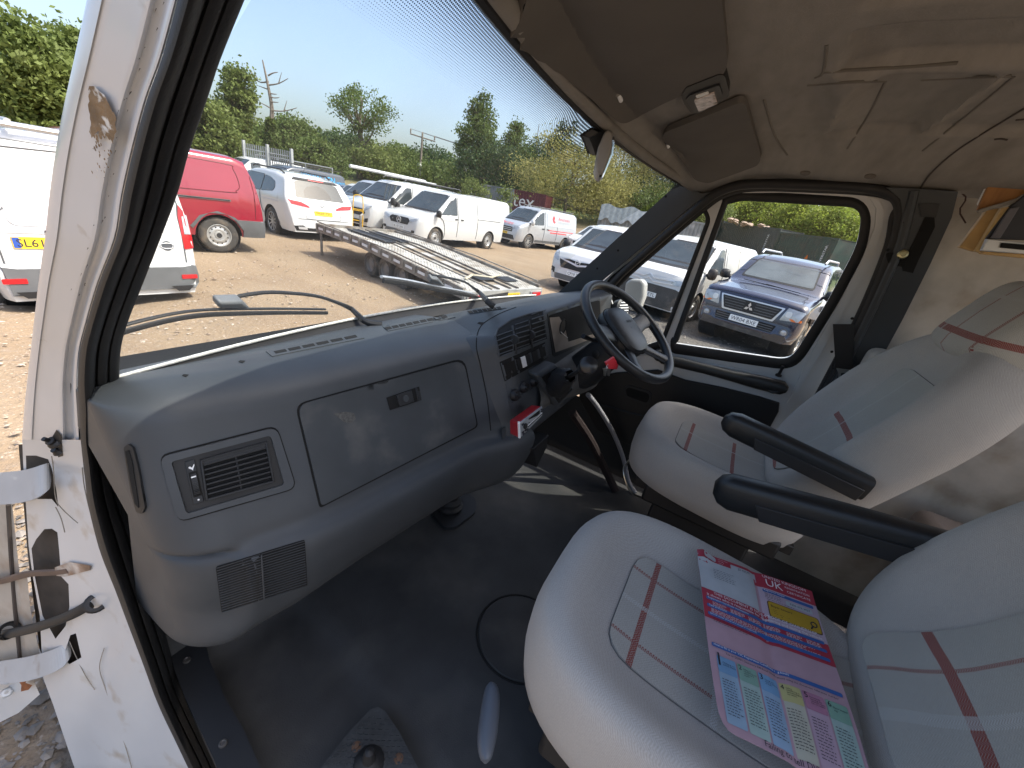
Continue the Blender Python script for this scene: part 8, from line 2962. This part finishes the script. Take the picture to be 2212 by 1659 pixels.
# ============================================================ trees
LEAVES = {}
def leafmat(name, c, c2, tr_=0.35):
    m = mat(name, c, 0.6, var=0.22, vs=0.9, col2=c2, c2s=.35, c2t=(.4, .62), trans=tr_, spec=.25)
    LEAVES[name] = m
    return m
lm_mid = leafmat('oak_leaf', (.12, .165, .045), (.085, .13, .035))
lm_dark = leafmat('dark_leaf', (.06, .10, .035), (.045, .08, .03))
lm_light = leafmat('light_leaf', (.16, .20, .055), (.12, .165, .045))
lm_pale = leafmat('willow_leaf', (.32, .31, .10), (.26, .25, .09), .4)
lm_bright = leafmat('sunlit_leaf', (.24, .29, .045), (.18, .235, .04), .5)
lm_con = leafmat('pine_leaf', (.045, .075, .030), (.035, .060, .030), .1)
bark = mat('bark', (.13, .11, .085), .9, var=.25, vs=3)
def tree(name, label, base, h, rx, lm, seed, crown0=.25, n_cl=70, lpc=60, ls=.26, gap=1.0, trunk_r=None, group=None, lean=(0, 0), ivy=False, shape='round', limbs=True, ry=None):
    r_ = np.random.default_rng(seed)
    n_cl, lpc, ls = int(n_cl*1.25), int(lpc*1.15), ls*.86
    t = thing(name, label, 'tree', base, 0, group)
    ry = ry or rx
    c0 = h*crown0
    # clump centres
    P = []
    while len(P) < n_cl:
        p = r_.uniform(-1, 1, 3)
        q = np.linalg.norm(p)
        if q > 1 or q < .25*gap:
            continue
        z = (p[2]+1)/2
        if shape == 'round':
            w = 1.0
        elif shape == 'column':
            w = .55+.45*math.sin(math.pi*min(1, z*1.1))
        elif shape == 'cone':
            w = 1.05-z
        else:
            w = 1.1-.35*z
        P.append((p[0]*rx*w*.88, p[1]*ry*w*.88, c0+(h-c0)*(.04+.90*z)))
    P = np.array(P)
    P[:, 0] += lean[0]*(P[:, 2]/h)
    P[:, 1] += lean[1]*(P[:, 2]/h)
    lv = []
    for p in P:
        n = int(lpc*(.6+.8*r_.random()))
        cr = (rx*.21+.25)*(.65+.7*r_.random())
        d = r_.standard_normal((n, 3))
        d /= np.linalg.norm(d, axis=1)[:, None]
        rad = cr*(.45+.65*r_.random(n))[:, None]
        lv.append(p+d*rad*np.array([1.15, 1.15, .72]))
    # stray sprays on the outline
    P2 = P[r_.integers(0, len(P), n_cl)]*1.0
    ctr = np.array([0, 0, (c0+h)/2])
    P2 = ctr+(P2-ctr)*(1.06+.14*r_.random(n_cl))[:, None]
    for p in P2:
        n = max(4, lpc//6)
        lv.append(p+r_.standard_normal((n, 3))*.30)
    if ivy:
        n = 900
        a = r_.uniform(0, 6.3, n)
        z = r_.uniform(0, h*.62, n)
        rr = (.35+.35*r_.random(n))*(1.15-z/h)
        lv.append(np.stack([np.cos(a)*rr, np.sin(a)*rr, z], 1))
    C0 = np.concatenate(lv)
    C0 = C0[C0[:, 2] > .1]
    n = len(C0)
    u = r_.standard_normal((n, 3))
    u /= np.linalg.norm(u, axis=1)[:, None]
    w = np.cross(u, r_.standard_normal((n, 3)))
    w /= np.linalg.norm(w, axis=1)[:, None]
    s = ls*(.6+.8*r_.random(n))[:, None]
    V = np.stack([C0-u*s*.5, C0+w*s*.32, C0+u*s*.5, C0-w*s*.32], 1).reshape(-1, 3)
    me = bpy.data.meshes.new('crown')
    me.vertices.add(4*n)
    me.vertices.foreach_set('co', V.ravel())
    me.loops.add(4*n)
    me.loops.foreach_set('vertex_index', np.arange(4*n))
    me.polygons.add(n)
    me.polygons.foreach_set('loop_start', np.arange(0, 4*n, 4))
    me.polygons.foreach_set('loop_total', np.full(n, 4))
    me.update()
    me.materials.append(lm)
    o = bpy.data.objects.new('crown', me)
    scene.collection.objects.link(o)
    o.parent = t
    tr_ = trunk_r or h*.018+.05
    mb = MB()
    top = Vector((lean[0]*.8, lean[1]*.8, h*.82))
    path = [Vector((0, 0, -.5))]+[Vector((lean[0]*.8*k/6+.12*math.sin(k*1.7+seed), lean[1]*.8*k/6+.12*math.cos(k*2.1+seed), h*.82*k/6)) for k in range(1, 7)]
    mb.tube(path, [tr_*(1-.78*k/6) for k in range(7)], 8)
    mb.build('trunk', bark, t)
    if limbs:
        idx = r_.choice(len(P), min(len(P), 16), replace=False)
        mb = MB()
        for i in idx:
            p = Vector(P[i])
            zs = min(p.z*.62+.1*h*r_.random(), h*.75)
            k = zs/(h*.82)*6
            k0 = min(int(k), 5)
            s0 = path[k0].lerp(path[k0+1], k-k0)
            mid = s0.lerp(p, .5)+Vector((0, 0, -.06*h*r_.random()))
            mb.tube(spline([s0, mid, p], 3), [tr_*.34*(1-.8*j/6)+.015 for j in range(7)], 5)
        lo = mb.build('limbs', bark, t)
        lo['kind'] = 'stuff'
    return t
def at_tree(u, vtop, D, zb=None):
    p = ray_at(u, vtop, D)
    b_ = terr(p.x, p.y) if zb is None else zb
    return Vector((p.x, p.y, b_)), p.z-b_
def T(name, label, u, v, D, wpx, lm, seed, **kw):
    b_, h = at_tree(u, v, D)
    d_ = dr(u, v)
    rx = wpx/2*D/(F*math.hypot(d_.x, d_.y)*d_.length)*(1.15 if 'oak' in name or kw.get('shape') == 'column' else 1.5)
    return tree(name, label, b_, h, rx, lm, seed, **kw)
T('broadleaf_tree', 'tall sunlit tree at the far left edge above the white van', 40, 22, 34, 170, lm_light, 1, n_cl=100, lpc=95, ls=.27, crown0=.12)
T('broadleaf_tree', 'bushy tree between the left edge and the white door pillar', 130, 30, 37, 130, lm_light, 2, n_cl=80, lpc=85, ls=.27, crown0=.15)
T('broadleaf_tree', 'dark tree low behind the white van at the far left', 60, 120, 42, 190, lm_dark, 3, n_cl=80, lpc=85, ls=.28, crown0=.0)
T('broadleaf_tree', 'dark leafy tree just left of the white door pillar', 150, 100, 40, 150, lm_mid, 31, n_cl=70, lpc=85, ls=.28, crown0=.0)
T('broadleaf_tree', 'tall ivy clad tree right of the black pillar', 462, 118, 42, 78, lm_light, 4, n_cl=90, lpc=85, ls=.27, crown0=.05, ivy=True, lean=(1.2, -1.0))
T('broadleaf_tree', 'bushy green tree above the roof of the red van', 440, 205, 39, 125, lm_light, 5, n_cl=80, lpc=85, ls=.27, crown0=.0)
T('broadleaf_tree', 'mid green tree behind the palisade fence', 520, 258, 44, 55, lm_mid, 6, n_cl=60, lpc=75, ls=.27, crown0=.0)
# dead tree with ivy on its lower trunk
b_, h = at_tree(577, 132, 45)
t = thing('dead_tree', 'bare dead tree with forked branches and ivy round its lower trunk', 'tree', b_)
mb = MB()
path = [Vector((0, 0, -.5)), Vector((.1, 0, h*.2)), Vector((.0, .1, h*.4)), Vector((.12, 0, h*.6)), Vector((-.05, .05, h*.8)), Vector((-.25, .2, h))]
mb.tube(spline(path, 4), [.30*(1-.93*k/20)+.02 for k in range(21)], 8)
mb.build('trunk', mat('dead_wood', (.20, .17, .14), .9, var=.2), t)
rt = Vector((RT.x, RT.y, 0)).normalized()
random.seed(9)
for k, (z_, s_, L_, up) in enumerate(((.58, 1, 2.2, .5), (.60, -1, .9, .6), (.70, 1, .8, .2), (.76, -1, .9, .3), (.80, 1, 1.6, .9), (.83, -1, 1.7, 1.0), (.88, 1, .8, .9), (.66, 1, .7, .1), (.73, 1, .6, .1))):
    p = Vector((0, 0, h*z_))
    mb = MB()
    q = p+rt*s_*L_*.5+Vector((0, 0, L_*(.12+.22*math.sin(k*2.3))*up))
    mb.tube(spline([p, q, p+rt*s_*L_+Vector((0, 0, L_*.5*up))], 4), [.055*(1-.8*i/8)+.010 for i in range(9)], 6)
    if L_ > 1.4:
        mb.tube([q, q+rt*s_*.3+Vector((0, 0, .8))], [.045, .015], 5)
    mb.build('branch', M['wood'], t)
r_ = np.random.default_rng(50)
n = 3600
z = r_.uniform(0, h*.50, n)
a = r_.uniform(0, 6.3, n)
rr = (.35+.5*r_.random(n))*(1.2-z/(h*.6))
C0 = np.stack([np.cos(a)*rr, np.sin(a)*rr, z], 1)
u = r_.standard_normal((n, 3))*.12
w = np.cross(u, r_.standard_normal((n, 3)))
w *= .10/np.linalg.norm(w, axis=1)[:, None]
V = np.stack([C0-u, C0+w, C0+u, C0-w], 1).reshape(-1, 3)
me = bpy.data.meshes.new('ivy')
me.from_pydata(V.tolist(), [], np.arange(4*n).reshape(-1, 4).tolist())
me.materials.append(lm_mid)
o = bpy.data.objects.new('ivy', me)
scene.collection.objects.link(o)
o.parent = t
T('broadleaf_tree', 'dark rounded tree right of the dead tree', 640, 252, 52, 110, lm_mid, 7, n_cl=80, lpc=80, ls=.28, crown0=.0)
T('broadleaf_tree', 'rounded light green tree behind the mesh fence', 690, 290, 44, 100, lm_mid, 8, n_cl=70, lpc=75, ls=.26, crown0=.0)
T('broadleaf_tree', 'very dark tree left of the tall open oak', 735, 282, 60, 110, lm_dark, 9, n_cl=70, lpc=80, ls=.30, crown0=.0)
T('oak_tree', 'tall open crowned oak with visible forked trunk and gaps of sky', 780, 172, 50, 165, lm_mid, 10, n_cl=42, lpc=70, ls=.24, crown0=.45, gap=2.2, trunk_r=.34)
T('broadleaf_tree', 'light green tree under the right side of the open oak', 815, 300, 50, 120, lm_light, 11, n_cl=70, lpc=75, ls=.27, crown0=.0)
T('broadleaf_tree', 'mid green tree left of the power pole', 868, 312, 56, 100, lm_mid, 12, n_cl=70, lpc=75, ls=.28, crown0=.0)
T('broadleaf_tree', 'dark green tree behind the power pole', 930, 318, 66, 120, lm_dark, 13, n_cl=70, lpc=75, ls=.32, crown0=.0)
T('broadleaf_tree', 'light green bush tree right of the power pole', 955, 348, 52, 110, lm_mid, 14, n_cl=70, lpc=70, ls=.27, crown0=.0)
T('broadleaf_tree', 'tall dense dark tree in the middle of the screen', 1045, 192, 54, 110, lm_mid, 15, n_cl=95, lpc=85, ls=.28, crown0=.05, shape='column', trunk_r=.3)
T('broadleaf_tree', 'second tall tree right of the dense middle tree', 1125, 258, 56, 95, lm_mid, 16, n_cl=70, lpc=85, ls=.28, crown0=.05, shape='column')
T('broadleaf_tree', 'dark low tree between the middle trees and the willow', 1160, 300, 60, 110, lm_dark, 17, n_cl=70, lpc=80, ls=.30, crown0=.0)
T('broadleaf_tree', 'dark low tree in front of the tall middle tree', 1085, 300, 52, 140, lm_dark, 18, n_cl=80, lpc=80, ls=.28, crown0=.0)
T('shrub', 'pale green shrub standing before the grey container', 1030, 378, 41, 50, lm_light, 19, n_cl=24, lpc=60, ls=.2, crown0=.0, limbs=False)
T('shrub', 'small pale green shrub left of the maroon container', 1095, 400, 40, 34, lm_light, 20, n_cl=20, lpc=60, ls=.2, crown0=.0, limbs=False)
b_, h = at_tree(1166, 268, 62)
t = thing('dead_tree', 'thin bare trunk rising right of the middle trees', 'tree', b_)
mb = MB()
mb.tube([(0, 0, 0), (.1, 0, h*.5), (0, .1, h)], [.2, .12, .03], 6)
mb.build('trunk', M['wood'], t)
T('willow_tree', 'broad pale yellow green willow in front of the right trees', 1255, 282, 47, 240, lm_pale, 21, n_cl=110, lpc=90, ls=.24, crown0=.0, gap=.6)
T('willow_tree', 'second pale yellow green willow behind the rear view mirror', 1360, 285, 50, 190, lm_pale, 22, n_cl=90, lpc=85, ls=.25, crown0=.0)
T('broadleaf_tree', 'dark tree top behind the willow and the dotted glass edge', 1228, 262, 66, 80, lm_dark, 23, n_cl=50, lpc=75, ls=.32, crown0=.1)
T('broadleaf_tree', 'dark green tree behind the top right corner of the windscreen', 1420, 325, 58, 170, lm_dark, 24, n_cl=90, lpc=85, ls=.3, crown0=.0)
T('broadleaf_tree', 'mid green bush between the willow and the grey container', 1440, 400, 48, 110, lm_mid, 25, n_cl=60, lpc=80, ls=.26, crown0=.0)
for k, (u, v, D, w, lm, lab) in enumerate(((1590, 418, 64, 110, lm_bright, 'bright yellow green tree at the left of the door window'), (1650, 428, 70, 90, lm_bright, 'bright tree second from the left in the door window'), (1705, 440, 62, 120, lm_bright, 'widest bright tree in the middle of the door window'), (1765, 462, 58, 90, lm_bright, 'bright tree below the sky gap in the door window'), (1815, 478, 56, 80, lm_bright, 'bright tree at the right of the door window'), (1860, 470, 60, 90, lm_bright, 'bright tree cut by the rear edge of the door window'), (1545, 425, 60, 90, lm_bright, 'bright tree between quarter window and door window'), (1500, 440, 56, 110, lm_light, 'mid green tree behind the quarter window top'))):
    T('broadleaf_tree', lab, u, v-34, D, w*1.5, lm, 40+k, n_cl=120, lpc=85, ls=.30, crown0=.0, group='trees beyond the containers')
for k, (u, v, D, w, lab) in enumerate(((1640, 425, 84, 50, 'dark conifer top left of centre in the door window'), (1752, 438, 84, 50, 'dark conifer left of the sky gap in the door window'), (1835, 462, 84, 60, 'dark conifer right of the sky gap in the door window'))):
    T('conifer_tree', lab, u, v-28, D, w, lm_con, 60+k, n_cl=50, lpc=70, ls=.34, crown0=.0, shape='cone', group='conifers beyond the containers')
# dense far belt that closes the gaps low down
r_ = np.random.default_rng(99)
cl = []
lv = []
for az in np.arange(-25, 92, 1.3):
    for row in range(2):
        D = 78+row*10+r_.uniform(-3, 3)
        a = math.radians(az+r_.uniform(-.6, .6))
        x, y = D*math.cos(a), D*math.sin(a)
        hh = r_.uniform(3.5, 6.5)
        n = 330
        d = r_.standard_normal((n, 3))
        d /= np.linalg.norm(d, axis=1)[:, None]
        lv.append(np.array([x, y, terr(x, y)+hh*.45])+d*np.array([1.9, 1.9, hh*.5])*(.6+.4*r_.random(n))[:, None])
C0 = np.concatenate(lv)
n = len(C0)
u = r_.standard_normal((n, 3))
u *= .30/np.linalg.norm(u, axis=1)[:, None]
w = np.cross(u, r_.standard_normal((n, 3)))
w *= .20/np.linalg.norm(w, axis=1)[:, None]
V = np.stack([C0-u, C0+w, C0+u, C0-w], 1).reshape(-1, 3)
me = bpy.data.meshes.new('far_hedge')
me.from_pydata(V.tolist(), [], np.arange(4*n).reshape(-1, 4).tolist())
me.materials.append(lm_mid)
o = bpy.data.objects.new('far_hedge', me)
scene.collection.objects.link(o)
tag(o, 'continuous belt of bushes far behind the yard', 'hedge', kind='stuff')
